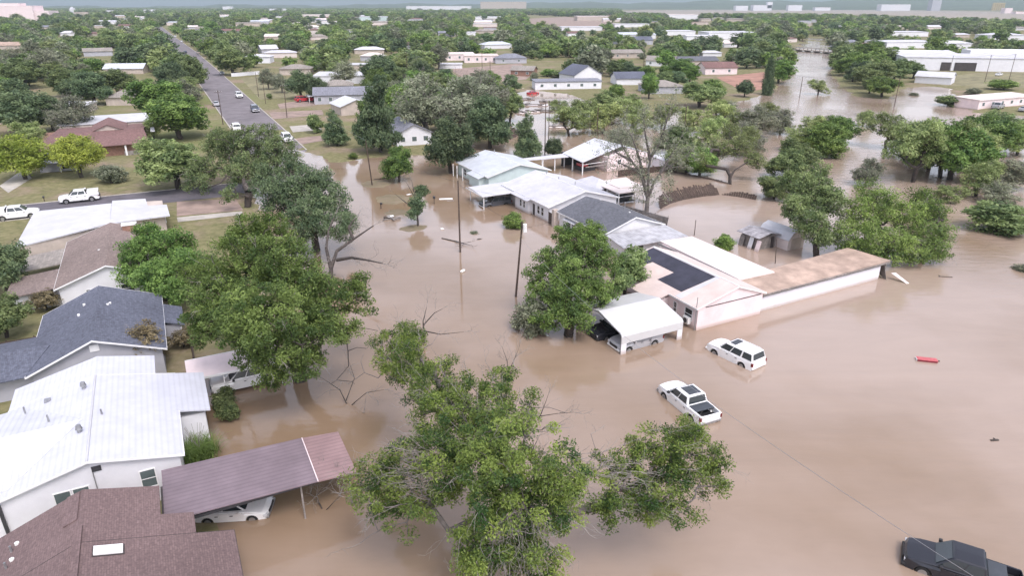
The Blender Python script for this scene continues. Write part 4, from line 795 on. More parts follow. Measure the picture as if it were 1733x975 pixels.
# cross gable on the west slope
mb = MB(); zz = 5.12
mb.slab([(-17.5, 49.5, 3.75), (-13.6, 49.5, 4.12), (-9.2, 55.2, zz+.12), (-17.5, 55.2, zz)], .12); mb.slab([(-17.5, 55.2, zz), (-9.2, 55.2, zz+.12), (-14.0, 61.5, 4.05), (-17.5, 61.5, 3.7)], .12)
b.part('cross_gable_roof', mb, M['white_roof_x'])
b.part('wing_wall', MB().box(-17.3, -14.9, 49.9, 61, -.7, 3.2), M['white_wall'])
window(b, wall, '-s', -5.2, 49.0, 1.75, 3.2, .95, 'window_screen', 'trim', 1); window(b, wall, '-s', -10.6, 49.0, 2.1, 3.15, .95, 'window_screen', 'trim', 0); window(b, wall, '-s', -9.45, 49.0, 2.1, 3.15, .95, 'window_screen', 'trim', 0)
b.part('gable_vent', MB().box(-8.5, -7.9, 48.93, 49.0, 4.2, 4.62), M['dark_metal'])
b.part('downspout', MB().box(-8.5, -8.44, 48.93, 49.0, -.5, 4.19), M['metal']); b.part('corner_post', MB().box(-14.3, -14.1, 48.8, 48.95, -.5, 3.5), M['dark_metal'])
for e, s, kd in ((-9.4, 60.5, 'turbine'), (-9.3, 53.3, 'turbine'), (-7.9, 55.3, 'pipe'), (-12.2, 61.0, 'box'), (-11.6, 56.4, 'pipe'), (-13.6, 59.6, 'pipe')): vent(b, e, s, (zl(e) if e < -8.6 else zr(e)) + (.55 if e in (-11.6, -13.6) else .03), kd)

# --- G: small carport with the white pickup
b = Bld('carport', 'low pinkish flat carport with a white edge over a white pickup beside the big tree', 'carport', 2.5, 64.6)
b.part('roof', MB().slab([(-1.7, 62.9, 2.62), (6.8, 62.9, 2.62), (6.8, 66.6, 2.85), (-1.7, 66.6, 2.85)], .1), M['pink_wall'])
b.part('fascia', MB().box(-1.7, 6.8, 62.82, 62.898, 2.46, 2.66), M['trim']); b.part('back_fascia', MB().box(-1.7, 3.5, 66.602, 66.68, 2.7, 2.9), M['trim'])
posts(b, [(1.4, 62.97, 2.5), (6.6, 62.97, 2.5), (-1.5, 66.4, 2.7), (6.6, 66.4, 2.7)], -.6, 'trim', .05)
b.part('brace', MB().tube([(1.4, 62.97, 1.9), (2.0, 62.97, 2.5)], .04, 5), M['trim'])

# --- D: slate shingled house
b = Bld('grey_house', 'grey walled house under a blue-grey shingle roof at the left edge', 'house', -9, 78)
mb = MB(); gable_walls(mb, -14.6, -3.6, 70.2, 85.0, 3.0, 3.2, -9.2, 5.3); mb.box(-3.6, -1.7, 76.9, 81.6, -.5, 2.6); mb.box(-22, -14.6, 70.8, 78, -.5, 2.6); wall = b.part('wall', mb, M['grey_wall'])
gable_roof(b, -14.6, -3.6, 70.2, 84.7, 3.0, 3.2, -9.2, 5.3, M['slate_shingle'], .5)
k = (5.3-3.2)/5.6; zr = lambda e: 5.3 + .162 - k*(e + 9.2)
b.part('porch_roof', MB().slab([(-3.9, 76.6, zr(-3.9)+.012), (-1.2, 76.6, zr(-1.2)+.012), (-1.2, 82.0, zr(-1.2)+.012), (-3.9, 82.0, zr(-3.9)+.012)], .12), M['slate_shingle'])
mb = MB(); mb.slab([(-22.6, 69.9, 2.75), (-15.2, 69.9, 2.92), (-13.4, 74.5, 3.75), (-22.6, 74.5, 4.3)], .12); mb.slab([(-22.6, 74.5, 4.3), (-13.4, 74.5, 3.75), (-15.1, 79.2, 2.95), (-22.6, 79.2, 2.75)], .12)
b.part('wing_roof', mb, M['slate_shingle'])
for e, s in ((-10.5, 81), (-10.9, 78.6), (-8.2, 79.6), (-8.0, 80.1)): vent(b, e, s, 5.3 + .16 - .38*abs(e+9.2), 'cap')
b.part('gable_vent', MB().box(-9.6, -8.8, 70.12, 70.2, 4.1, 4.8), M['trim']); posts(b, [(-1.6, 76.9, 2.2)], -.3, 'trim', .06, 'porch_post')
window(b, wall, '-s', -6.0, 70.2, 1.1, 2.3, 1.1)
# --- E: taupe shingled house
b = Bld('tan_house', 'taupe shingle roofed house with a white gable wall and small chimney behind the slate roof', 'house', -9, 103)
mb = MB(); gable_walls(mb, -14.3, -3.4, 93.6, 113.5, 3.0, 3.2, -8.8, 5.0); mb.box(-19.5, -14.3, 94.5, 101, -.3, 2.5); wall = b.part('wall', mb, M['white_wall'])
gable_roof(b, -14.3, -3.4, 93.6, 113, 3.0, 3.2, -8.8, 5.0, M['taupe_shingle'], .45)
b.part('lean_to_roof', MB().slab([(-20, 93.9, 2.5), (-14.5, 93.9, 3.0), (-14.5, 101.4, 3.0), (-20, 101.4, 2.5)], .12), M['taupe_shingle'])
b.part('rear_lean_to_roof', MB().slab([(-20, 103.5, 2.5), (-14.5, 103.5, 3.0), (-14.5, 110.5, 3.0), (-20, 110.5, 2.5)], .12), M['tan_shingle'])
ch = b.part('chimney', MB().box(-7.2, -5.4, 110.2, 111.3, 3.6, 5.25), M['brick']); b.part('chimney_cap', MB().box(-7.3, -5.3, 110.1, 111.4, 5.252, 5.4), M['trim'], ch)
window(b, wall, '-s', -7.0, 93.6, 1.1, 2.2, 1.4, 'glass'); window(b, wall, '-s', -11, 93.6, 1.1, 2.2, 1.0, 'glass')
for e, s in ((-9.9, 101.5), (-7.9, 104.5)): vent(b, e, s, 4.7, 'cap')
b = Bld('fence', 'dark wooden privacy fence in the yard left of the slate roofed house', 'fence', -18, 84)
for (a, s0, c, s1) in ((-26, 82.2, -15.6, 82.2),): b.part('panel', MB().box(a, c, s0, s0+.06, -.2, 1.8), M['fence_wood'])
for i in range(5): b.part('post', MB().box(-26+i*2.5, -25.88+i*2.5, 82.27, 82.37, -.2, 1.9), M['fence_wood'])
b = Bld('fence', 'dark wooden side fence running from the slate house towards the low carport', 'fence', -.5, 70)
b.part('panel', MB().box(-.9, -.84, 66.9, 76.4, -.4, 1.7), M['fence_wood'])
for i in range(5): b.part('post', MB().box(-1.0, -.905, 67+i*2.3, 67.1+i*2.3, -.4, 1.8), M['fence_wood'])
# --- F: white roofed building by the side street
b = Bld('white_roofed_building', 'low building with a bright white flat metal roof beside the side street', 'building', -10, 124)
mb = MB(); mb.prism([(-20.6, 114.2), (-9.5, 119.6), (-1.6, 122.4), (-1.6, 132.5), (-6, 133.5), (-20.2, 132.6)], -.3, 3.0); wall = b.part('wall', mb, M['tan_wall'])
b.part('roof', MB().slab([(-21.2, 113.9, 3.05), (-9.3, 119.2, 3.55), (-9.3, 131, 3.85), (-20.7, 133.4, 3.3)], .2), M['white_roof_flat'])
b.part('roof_annexe', MB().slab([(-9.3, 119.2, 3.54), (-.8, 121.4, 3.1), (-1.0, 128.8, 3.1), (-3.9, 129.0, 3.2), (-4.2, 134.0, 3.3), (-9.3, 134.0, 3.55), (-9.3, 131, 3.7)], .2), M['white_roof_flat'])
window(b, wall, '+e', 126, -1.6, .9, 2.0, 1.4)
# --- H: dark brown hip roofed house
def hip(b, e0, e1, s0, s1, z, rz, m, oh=.6, ins=None, name='roof'):
    mb = MB(); e0 -= oh; e1 += oh; s0 -= oh; s1 += oh
    if e1-e0 > s1-s0:
        i = ins or (s1-s0)/2; sm = (s0+s1)/2; a = (e0+i, sm, rz); c = (e1-i, sm, rz); vs = [(e0, s0, z), (e1, s0, z), (e1, s1, z), (e0, s1, z), a, c]; fs = [(0, 1, 5, 4), (1, 2, 5), (2, 3, 4, 5), (3, 0, 4), (3, 2, 1, 0)]
    else:
        i = ins or (e1-e0)/2; em = (e0+e1)/2; a = (em, s0+i, rz); c = (em, s1-i, rz); vs = [(e0, s0, z), (e1, s0, z), (e1, s1, z), (e0, s1, z), a, c]; fs = [(0, 1, 4), (1, 2, 5, 4), (2, 3, 5), (3, 0, 4, 5), (3, 2, 1, 0)]
    mb.add(vs, fs); return b.part(name, mb, m)
b = Bld('brown_house', 'long dark brown hip roofed house with a pinkish gable facing the side street yards', 'house', -15, 205)
wall = b.part('wall', MB().box(-27, -3.6, 195, 222, .0, 3.2), M['brick'])
mb = MB(); mb.slab([(-29, 193.5, 3.2), (-2.6, 193.5, 3.2), (-3.4, 206, 5.0), (-24, 206, 5.0)], .15); mb.slab([(-24, 206, 5.0), (-3.4, 206, 5.0), (-2.2, 222, 4.0), (-24, 222, 4.0)], .15); b.part('roof', mb, M['redbrown_shingle'])
mb = MB(); mb.add([(-15, 206.2, 5.0), (-8.2, 206.2, 5.0), (-11.6, 206.2, 6.3), (-15, 220, 4.6), (-8.2, 220, 4.6), (-11.6, 220, 6.2)], [(0, 1, 2), (5, 4, 3), (0, 2, 5, 3), (1, 4, 5, 2)]); gb = b.part('cross_gable', mb, M['tan_wall'])
mb = MB(); mb.slab([(-15.8, 205.8, 4.8), (-11.6, 205.8, 6.55), (-11.6, 221, 6.4), (-15.8, 221, 4.6)], .12); mb.slab([(-11.6, 205.8, 6.55), (-7.4, 205.8, 4.8), (-7.4, 221, 4.6), (-11.6, 221, 6.4)], .12); b.part('cross_gable_roof', mb, M['redbrown_shingle'])
b.part('white_flat_roof', MB().slab([(-24.5, 224, 4.6), (-1.0, 224, 4.4), (-1.0, 238, 4.9), (-24.5, 238, 4.9)], .2), M['white_roof_flat'])
b.part('white_roof_strip', MB().slab([(-1.9, 206, 4.1), (-.9, 206, 4.1), (-.9, 224, 4.5), (-1.9, 224, 4.5)], .2), M['white_roof_flat'])
b.part('rear_wall', MB().box(-24, -1.8, 224.2, 237.5, 0, 4.2), M['tan_wall']); posts(b, [(-3, 194, 3.0), (-8, 194, 3.0), (-3.4, 198, 3)], 0, 'trim', .2, 'porch_column')
b.part('porch_panel', MB().box(-8.5, -3.3, 193.9, 194.0, .3, 1.5), M['grey_wood'])
# house behind the willows
b = Bld('grey_house', 'small grey house tucked under the two yellow green trees', 'house', -22, 184)
wall = b.part('wall', MB().box(-25, -17.5, 181, 190, 0, 2.7), M['grey_wall']); hip(b, -25, -17.5, 181, 190, 2.7, 4.4, M['grey_shingle'], .7)
posts(b, [(-18, 180, 2.7), (-21, 180, 2.7)], 0, 'trim', .1, 'porch_post'); b.part('porch_roof', MB().slab([(-23, 178.6, 2.75), (-17, 178.6, 2.75), (-17, 180.8, 2.95), (-23, 180.8, 2.95)], .12), M['grey_shingle']); window(b, wall, '-s', -20, 181, .9, 2, 1.4)

# --- J1: teal house
b = Bld('teal_house', 'pale teal house with a white metal gable roof, farthest flooded house along the street', 'house', 64, 131)
mb = MB(); gable_walls(mb, 57.7, 71.6, 122.6, 138.4, 2.9, 2.9, 64.6, 4.7); wall = b.part('wall', mb, M['teal_wall'])
gable_roof(b, 57.7, 71.6, 122.6, 138.4, 2.9, 2.9, 64.6, 4.7, M['teal_roof'], .5, cap=M['trim'])
b.part('porch_wall', MB().box(56.2, 57.7, 124.2, 129, -.7, 2.5), M['teal_wall']); b.part('porch_roof', MB().slab([(55.8, 123.6, 2.45), (58, 123.6, 3.1), (58, 129.6, 3.1), (55.8, 129.6, 2.45)], .1), M['teal_roof'])
posts(b, [(56.4, 133, 2.7), (56.4, 136, 2.7), (56.4, 138.2, 2.7)], -.7, 'trim', .07, 'porch_post'); window(b, wall, '-e', 134.5, 57.7, .8, 2.1, 1.4); window(b, wall, '-e', 131.5, 57.7, 0, 2.1, .95, 'dark_trim', door=True, bars=0)
b.part('vent_pipe', MB().tube([(66, 137, 4.2), (66, 137, 5.2)], .08, 6), M['metal'])
# --- J carport
b = Bld('carport', 'white flat carport on thin posts between the teal and white houses over a dark car', 'carport', 55, 114)
b.part('roof', MB().slab([(50.7, 110.2, 2.58), (57.2, 110.2, 2.62), (61.5, 118.0, 2.75), (51.2, 118.0, 2.6)], .12), M['white_roof_flat'])
b.part('fascia', MB().box(50.62, 50.698, 110.3, 118, 2.4, 2.62), M['trim']); posts(b, [(50.95, 110.5, 2.45), (51.4, 117.6, 2.5), (56.4, 117.8, 2.5)], -.7, 'trim', .06)
b.part('rear_wall', MB().box(57.6, 57.7, 110.2, 118, -.7, 2.45), M['white_wall'])
# --- J2
b = Bld('white_house', 'white house with silver metal gable roof between the teal and dark roofed houses', 'house', 64, 106)
mb = MB(); gable_walls(mb, 57.6, 71.6, 98.0, 115.4, 2.85, 2.85, 64.7, 4.75); mb.box(57.0, 57.6, 104.4, 109.6, -.7, 2.7); wall = b.part('wall', mb, M['white_wall'])
gable_roof(b, 57.6, 71.6, 98.0, 115.4, 2.85, 2.85, 64.7, 4.75, M['silver_roof'], .45, cap=M['trim'])
b.part('porch_roof', MB().slab([(56.3, 103.8, 2.62), (58.4, 103.8, 3.18), (58.4, 110.2, 3.18), (56.3, 110.2, 2.62)], .1), M['silver_roof'])
window(b, wall, '-e', 101.7, 57.6, .7, 2.1, .8, 'glass'); window(b, wall, '-e', 100.3, 57.6, .7, 2.1, .8, 'glass'); window(b, wall, '-e', 107.3, 57.0, .8, 2.0, .6); window(b, wall, '-e', 106.0, 57.0, .8, 2.0, .6); window(b, wall, '-e', 103.4, 57.6, -.3, 2.1, .9, 'dark_trim', door=True, bars=0)
for e, s in ((65.4, 108), (66.2, 103.5), (65.3, 112.4)): vent(b, e, s, 4.7, 'pipe')
b = Bld('white_shed', 'small white hip roofed outbuilding behind the silver metal roof', 'shed', 74.5, 109)
wall = b.part('wall', MB().box(72.4, 77.4, 106, 113.5, -.7, 2.3), M['white_wall']); hip(b, 72.4, 77.4, 106, 113.5, 2.3, 3.7, M['silver_roof'], .4)
b = Bld('gate', 'dark wooden gate in the gap between the white and dark roofed houses', 'gate', 57.6, 96.8)
b.part('panel', MB().box(57.4, 57.5, 95.5, 97.9, -.6, 2.0), M['fence_wood']); b.part('frame', MB().box(57.36, 57.395, 95.5, 97.9, 1.9, 2.05), M['dark_trim'])
# --- J3
b = Bld('white_house', 'white house with a dark charcoal shingle gable roof behind the rounded bright tree', 'house', 63, 88)
mb = MB(); gable_walls(mb, 57.9, 68.6, 81.4, 95.0, 2.8, 2.8, 63.2, 4.6); mb.box(58.3, 68.2, 76.6, 81.4, -.7, 2.2); wall = b.part('wall', mb, M['siding'])
gable_roof(b, 57.9, 68.6, 81.3, 95.0, 2.8, 2.8, 63.2, 4.6, M['dark_shingle'], .5, os=.25)
b.part('porch_roof', MB().slab([(57.2, 75.8, 2.3), (69.3, 75.8, 2.3), (68.9, 81.0, 2.78), (57.5, 81.0, 2.78)], .1), mat('old_white_metal', (.45, .45, .475), .6, .3, .9, stripe=(0, .5, .2)))
window(b, wall, '-e', 92, 57.9, .7, 1.9, 1.0); window(b, wall, '-e', 90.4, 57.9, .7, 1.9, 1.0); window(b, wall, '-s', 66.8, 76.6, 1.0, 1.8, .7); window(b, wall, '-s', 61, 76.6, -.4, 1.9, .9, 'dark_trim', door=True, bars=0)
b.part('awning', MB().slab([(57.2, 89.4, 2.05), (57.9, 89.4, 2.35), (57.9, 93, 2.35), (57.2, 93, 2.05)], .06), M['white_roof_flat'])
vent(b, 65.2, 85.4, 4.1, 'cap'); vent(b, 64.6, 92.8, 4.3, 'box'); b.part('flue', MB().tube([(65.0, 86.5, 3.9), (65.0, 86.5, 5.6)], .06, 6), M['metal'])
b.part('chimney', MB().box(57.0, 57.85, 95.3, 96.1, -.6, 3.0), M['tan_wall'])
# --- gazebo
b = Bld('gazebo', 'white flat topped canopy on white posts behind the charcoal shingle roof', 'canopy', 78, 105)
b.part('roof', MB().slab([(73.9, 100.4, 2.75), (80.6, 100.4, 2.75), (82.6, 110.2, 2.75), (74.2, 109.8, 2.75)], .16), M['pale_roof']); b.part('roof_cap', MB().slab([(76, 103, 2.85), (79.2, 103, 2.85), (80, 107.5, 2.85), (76.2, 107.5, 2.85)], .08), M['pale_roof'])
posts(b, [(74.2, 100.8, 2.6), (80.2, 100.8, 2.6), (74.5, 105, 2.6), (74.5, 109.4, 2.6), (82, 109.6, 2.6), (81.2, 105, 2.6)], -.7, 'trim', .09)
b.part('screen', MB().box(74.4, 74.5, 105.1, 109.3, -.5, 2.4), M['fence_wood']); b.part('rail', MB().box(75, 80, 103.8, 104, .9, 1.4), M['dark_metal'])
b = Bld('swing_bench', 'dark bench floating under the white gazebo', 'bench', 77, 102.6); b.part('seat', MB().box(75.4, 79, 102.2, 103, .25, .4), M['dark_metal']); b.part('backrest', MB().box(75.4, 79, 103, 103.1, .4, 1.0), M['dark_metal'])
b = Bld('fence', 'grey leaning wooden fence behind the charcoal shingle roof, below the gazebo', 'fence', 72.5, 92)
mb = MB(); mb.add([(71.2, 97.6, -.3), (74.4, 87.0, -.3), (74.7, 87.0, 1.5), (71.9, 97.6, 1.6), (71.28, 97.6, -.3), (74.48, 87.0, -.3), (74.78, 87.0, 1.5), (71.98, 97.6, 1.6)], [(0, 1, 2, 3), (7, 6, 5, 4), (0, 4, 5, 1), (1, 5, 6, 2), (2, 6, 7, 3), (3, 7, 4, 0)])
M['grey_fence'] = mat('grey_fence', (.17, .155, .15), .95, .4, 2, stripe=(1, .17, .45)); b.part('panel', mb, M['grey_fence'])
for i in range(5): b.part('post', MB().tube([(71.3+i*.78, 97.4-i*2.55, -.5), (72.0+i*.70, 97.4-i*2.55, 1.75)], .06, 5), M['grey_wood'])
# --- metal barn
b = Bld('metal_barn', 'open metal barn with white sloping roof and a pinkish end room behind the gazebo', 'barn', 86, 130)
b.part('roof', MB().slab([(81.8, 125.2, 3.0), (94.6, 128.4, 5.0), (94.4, 139.6, 5.0), (82.8, 135.4, 3.15)], .15), M['white_roof_x'])
b.part('low_roof', MB().slab([(70.6, 133.3, 2.85), (82.2, 131.5, 3.02), (82.6, 134.8, 3.1), (70.8, 135.3, 2.9)], .12), M['white_roof_flat'])
b.part('east_roof', MB().slab([(94.62, 128.2, 5.0), (100.5, 126.5, 3.3), (100.5, 138, 3.3), (94.42, 139.6, 5.0)], .15), M['white_roof_x'])
mb = MB(); mb.prism([(88.8, 125.6), (99.8, 125.6), (99.8, 137), (88.8, 137)], -.7, 3.3); mb.add([(88.8, 125.6, 3.3), (99.8, 125.6, 3.3), (94.5, 125.6, 4.75), (88.8, 126.4, 3.3), (99.8, 126.4, 3.3), (94.5, 126.4, 4.75)], [(0, 1, 2), (5, 4, 3), (0, 2, 5, 3), (1, 4, 5, 2)]); wall = b.part('wall', mb, M['pink_wall'])
window(b, wall, '-s', 92, 125.6, 1.5, 2.5, .9, 'glass'); b.part('back_wall', MB().box(83, 88.8, 136, 136.15, -.7, 3.3), M['dark_metal']); b.part('side_panel', MB().box(83.2, 88.8, 125.9, 126.0, 1.5, 1.75), M['grey_wood'])
posts(b, [(82.2, 125.7, 2.9), (82.6, 130.5, 2.9), (76, 132.8, 2.8), (71, 133.6, 2.8), (79, 132.4, 2.8), (83, 134.8, 3)], -.7, 'trim', .1); b.part('trusses', MB().tube([(82.6, 126, 2.2), (88.7, 126, 2.4)], .06, 5), M['trim'])
b = Bld('stored_machine', 'dark machinery half sunk under the metal barn roof', 'machine', 85.5, 130); b.part('body', MB().box(84, 87.6, 128.6, 131.8, -.5, .9), M['dark_metal'], bevel=.15); b.part('hood', MB().box(84.2, 85.8, 128.9, 131.5, .9, 1.5), M['paint_red'], bevel=.1)
b = Bld('fence', 'dark brown board fence below the pinkish end room of the barn', 'fence', 96, 118)
b.part('panel', MB().add([(88.2, 120.6, -.5), (104.5, 120.3, -.5), (104.5, 120.3, 1.2), (88.2, 120.6, 1.5), (88.2, 120.68, -.5), (104.5, 120.38, -.5), (104.5, 120.38, 1.2), (88.2, 120.68, 1.5)], [(0, 1, 2, 3), (7, 6, 5, 4), (0, 4, 5, 1), (1, 5, 6, 2), (2, 6, 7, 3), (3, 7, 4, 0)]), M['fence_wood'])
for i in range(6): b.part('post', MB().box(88.3+i*3.2, 88.42+i*3.2, 120.7, 120.8, -.6, 1.5), M['fence_wood'])
b = Bld('white_shed', 'small white shed with a bright flat roof right of the barn behind the bare tree', 'shed', 103, 121.5)
b.part('wall', MB().box(101.3, 105.5, 121, 125.5, -.6, 2.2), M['white_wall']); b.part('roof', MB().slab([(100.9, 120.6, 2.3), (106, 120.6, 2.3), (106, 126, 2.6), (100.9, 126, 2.6)], .12), M['white_roof_flat'])
# --- K: pink house
b = Bld('pink_house', 'pink and white gabled house with a black felt patch on its pale roof', 'house', 56, 60)
mb = MB(); gable_walls(mb, 51.5, 61.6, 53.4, 69.0, 2.85, 2.85, 57.3, 4.4); mb.box(49.4, 51.5, 58.6, 62.4, -.7, 2.3); wall = b.part('wall', mb, M['pink_wall'])
gable_roof(b, 51.5, 61.6, 53.4, 69.0, 2.85, 2.85, 57.3, 4.4, M['pink_roof'], .38, cap=M['trim'], os=.2)
k = (4.4-2.85)/5.8; zr = lambda e: 4.4 + .16 + k*(e - 57.3)
b.part('porch_roof', MB().slab([(49.0, 58.2, zr(49.0)+.016), (52.2, 58.2, zr(52.2)+.016), (52.2, 63.0, zr(52.2)+.016), (49.0, 63.0, zr(49.0)+.016)], .1), M['pink_roof'])
poly = [(57.0, 69.0), (51.9, 69.0), (51.9, 66.6), (54.6, 65.9), (54.6, 61.6), (52.3, 61.9), (52.3, 57.4), (57.0, 56.9)][::-1]
def flat_poly(pts, zf, th): return MB().slab([(e, s, zf(e)) for e, s in (pts if sum((pts[i][0]*pts[(i+1) % len(pts)][1] - pts[(i+1) % len(pts)][0]*pts[i][1]) for i in range(len(pts))) > 0 else pts[::-1])], th)
b.part('felt_patch', flat_poly(poly, lambda e: zr(e) + .03, .025), M['black_felt'])
b.part('roof_coating', flat_poly([(51.3, 56.3), (57.1, 56.3), (57.1, 56.86), (51.3, 57.3)], lambda e: zr(e) + .026, .02), M['white_roof_flat'])
b.part('ridge_coating', flat_poly([(57.06, 56.3), (57.28, 56.3), (57.28, 69.1), (57.06, 69.1)], lambda e: zr(e) + .04, .02), M['white_roof_flat'])
b.part('pediment_trim', MB().box(52.6, 61.2, 53.34, 53.4, 2.72, 2.80), M['dark_trim'])
window(b, wall, '-e', 57.3, 51.5, .7, 2.1, .5); window(b, wall, '-e', 54.9, 51.5, .9, 2.2, 1.2, 'glass'); window(b, wall, '-e', 60.2, 49.4, .6, 1.9, .9)
ac = b.part('air_conditioner', MB().box(50.95, 51.4, 54.3, 55.3, .5, 1.3), M['white_plastic'], bevel=.03); b.part('fan_grille', MB().tube([(50.90, 54.8, .9), (50.949, 54.8, .9)], .3, 14), M['dark_metal'], ac)
b.part('service_mast', MB().tube([(51.3, 53.5, -.4), (51.3, 53.5, 4.2)], .05, 6), M['metal'])
b.part('flat_wing_wall', MB().box(62.4, 67.6, 58.2, 73.6, -.7, 2.75), M['pink_wall'])
b.part('flat_wing_roof', MB().slab([(62.0, 57.7, 2.95), (68.0, 57.6, 2.95), (68.3, 73.9, 3.0), (62.6, 74.3, 3.0)], .2), M['pale_roof'])
b.part('flat_wing_gutter', MB().box(61.9, 61.98, 58, 74, 2.7, 2.9), M['metal'])
# --- K long roof
b = Bld('long_shed', 'long low building with rusty pink flat roof and white wall in the water', 'shed', 62, 54, rot=R(1.2))
wall = b.part('wall', MB().box(61.9, 84.8, 53.9, 54.1, -.7, 1.9), M['white_wall']); b.part('back_wall', MB().box(68, 85, 58.4, 58.6, -.7, 2.5), M['tan_wall']); b.part('end_wall', MB().box(84.9, 85.0, 54.2, 55.4, -.6, 1.7), M['white_wall'])
b.part('roof', MB().slab([(61.5, 53.7, 2.35), (86.4, 53.7, 2.55), (85.0, 59.4, 2.9), (68.4, 58.6, 2.9), (61.8, 57.5, 2.8)], .14), M['rust_roof'])
b.part('eave_gutter', MB().box(61.6, 86.2, 53.56, 53.66, 2.2, 2.42), M['grey_wood']); b.part('eave_gap_shade', MB().box(62, 84.7, 54.0, 54.06, 1.902, 2.25), M['dark_metal'])  # dark strip stands in for the shade in the gap under the roof
posts(b, [(85.2, 58.9, 2.7), (86.0, 54.0, 2.4)], -.6, 'grey_wood', .07); b.part('hanging_sheet', MB().add([(85.3, 53.8, 2.3), (85.9, 55.4, 2.4), (86.1, 54.6, .2), (85.6, 53.2, -.1), (85.33, 53.8, 2.3), (85.93, 55.4, 2.4), (86.13, 54.6, .2), (85.63, 53.2, -.1)], [(0, 1, 2, 3), (7, 6, 5, 4), (0, 4, 5, 1), (1, 5, 6, 2), (2, 6, 7, 3), (3, 7, 4, 0)]), M['grey_wood'])
b = Bld('loose_sheet', 'torn pale siding sheet leaning in the water beside the long rusty roof', 'debris', 86.6, 52.8); b.part('sheet', MB().add([(86.2, 53.6, .9), (86.9, 53.4, .9), (87.2, 51.2, -.1), (86.8, 51.3, -.1), (86.2, 53.62, .93), (86.9, 53.42, .93), (87.2, 51.22, -.07), (86.8, 51.32, -.07)], [(0, 1, 2, 3), (7, 6, 5, 4), (0, 4, 5, 1), (1, 5, 6, 2), (2, 6, 7, 3), (3, 7, 4, 0)]), M['pale_roof'])
# --- sheds
b = Bld('old_shed', 'weathered grey roofed shed with boards leaning against it', 'shed', 80.5, 72.4)
b.part('wall', MB().box(78.9, 82.5, 70.8, 74.2, -.6, 2.1), M['grey_wood']); mb = MB(); mb.slab([(78.3, 70.2, 2.15), (80.8, 70.2, 2.7), (80.8, 74.8, 2.7), (78.3, 74.8, 2.15)], .08); mb.slab([(80.8, 70.2, 2.7), (83.1, 70.2, 2.15), (83.1, 74.8, 2.15), (80.8, 74.8, 2.7)], .08); b.part('roof', mb, mat('weathered_tin', (.40, .38, .40), .7, .4, 1.4, stripe=(1, .5, .2)))
b.part('doorway', MB().box(81.6, 82.2, 70.72, 70.8, -.3, 1.8), M['dark_trim'])
def board(label, e, s, wd, h, m, lean): 
    o = Bld('leaning_board', label, 'board', e, s, group='boards leaning on the weathered shed'); o.part('board', MB().add([(e, s-wd/2, -.2), (e, s+wd/2, -.2), (e+lean, s+wd/2, h), (e+lean, s-wd/2, h), (e+.05, s-wd/2, -.2), (e+.05, s+wd/2, -.2), (e+lean+.05, s+wd/2, h), (e+lean+.05, s-wd/2, h)], [(0, 1, 2, 3), (7, 6, 5, 4), (0, 4, 5, 1), (1, 5, 6, 2), (2, 6, 7, 3), (3, 7, 4, 0)]), M[m])
board('white board leaning on the weathered shed', 78.2, 71.9, .8, 1.9, 'white_wall', .5); board('pinkish board leaning on the weathered shed', 78.2, 70.4, .8, 1.7, 'pink_wall', .5); board('grey plank panel leaning at the back corner of the weathered shed', 78.3, 73.8, .9, 1.7, 'grey_wood', .4)
b = Bld('gambrel_shed', 'white gambrel roofed shed with brown doors in the flooded yard', 'shed', 84.6, 71)
mb = MB(); pr = [(82.9, -.6), (86.4, -.6), (86.4, 1.7), (85.7, 2.6), (84.65, 3.0), (83.6, 2.6), (82.9, 1.7)]; n = 7; mb.add([(p[0], 68.6, p[1]) for p in pr] + [(p[0], 74.4, p[1]) for p in pr], [tuple(range(n)), tuple(range(2*n-1, n-1, -1))] + [(i, i+n, (i+1) % n+n, (i+1) % n) for i in range(n)]); wall = b.part('wall', mb, M['pale_roof'])
mb = MB(); q = [(82.75, 1.62), (83.55, 2.66), (84.65, 3.1), (85.75, 2.66), (86.55, 1.62)]
for i in range(4): mb.slab([(q[i][0], 68.4, q[i][1]), (q[i+1][0], 68.4, q[i+1][1]), (q[i+1][0], 74.6, q[i+1][1]), (q[i][0], 74.6, q[i][1])], .05)
b.part('roof', mb, M['white_roof_flat']); b.part('doors', MB().box(83.6, 85.7, 68.52, 68.6, -.5, 1.8), M['tan_wall'])
# --- carport L
b = Bld('carport', 'white ribbed metal carport with half sides standing in the water, dark truck inside', 'carport', 44.5, 56.8)
prof = [(52.5, 1.25), (52.5, 2.15), (52.62, 2.38), (52.9, 2.52), (57.0, 3.42), (61.1, 2.52), (61.38, 2.38), (61.5, 2.15), (61.5, 1.25)]
mb = MB(); n = len(prof); th = .07
inner = [(s + (th if s < 57 else -th if s > 57 else 0), z - (th if 0 < i < n-1 else 0)) for i, (s, z) in enumerate(prof)]
vs = []
for e in (40.2, 48.6): vs += [(e, s, z) for s, z in prof] + [(e, s, z) for s, z in inner]
fs = []; m_ = 2*n
for i in range(n-1):
    fs += [(i, i+1, m_+i+1, m_+i), (n+i, m_+n+i, m_+n+i+1, n+i+1), (i, n+i, n+i+1, i+1), (m_+i, m_+i+1, m_+n+i+1, m_+n+i)]
fs += [(0, m_, m_+n, n), (n-1, 2*n-1, m_+2*n-1, m_+n-1)]
mb.add(vs, fs); b.part('roof', mb, mat('white_ribbed', (.54, .54, .545), .45, .05, .5, stripe=(1, .3, .12)))
for s in (52.5, 61.4):
    for e in (40.2, 47.9): b.part('leg_panel', MB().box(e, e+.7, s, s+.08, -.7, 1.3), M['white_wall'])
for e in (40.25, 44.4, 48.5):
    b.part('frame_hoop', MB().tube([(e, 52.68, -.6), (e, 52.68, 2.1), (e, 53.0, 2.4), (e, 57, 3.27), (e, 61, 2.4), (e, 61.3, 2.1), (e, 61.3, -.6)], .04, 6), M['metal'])
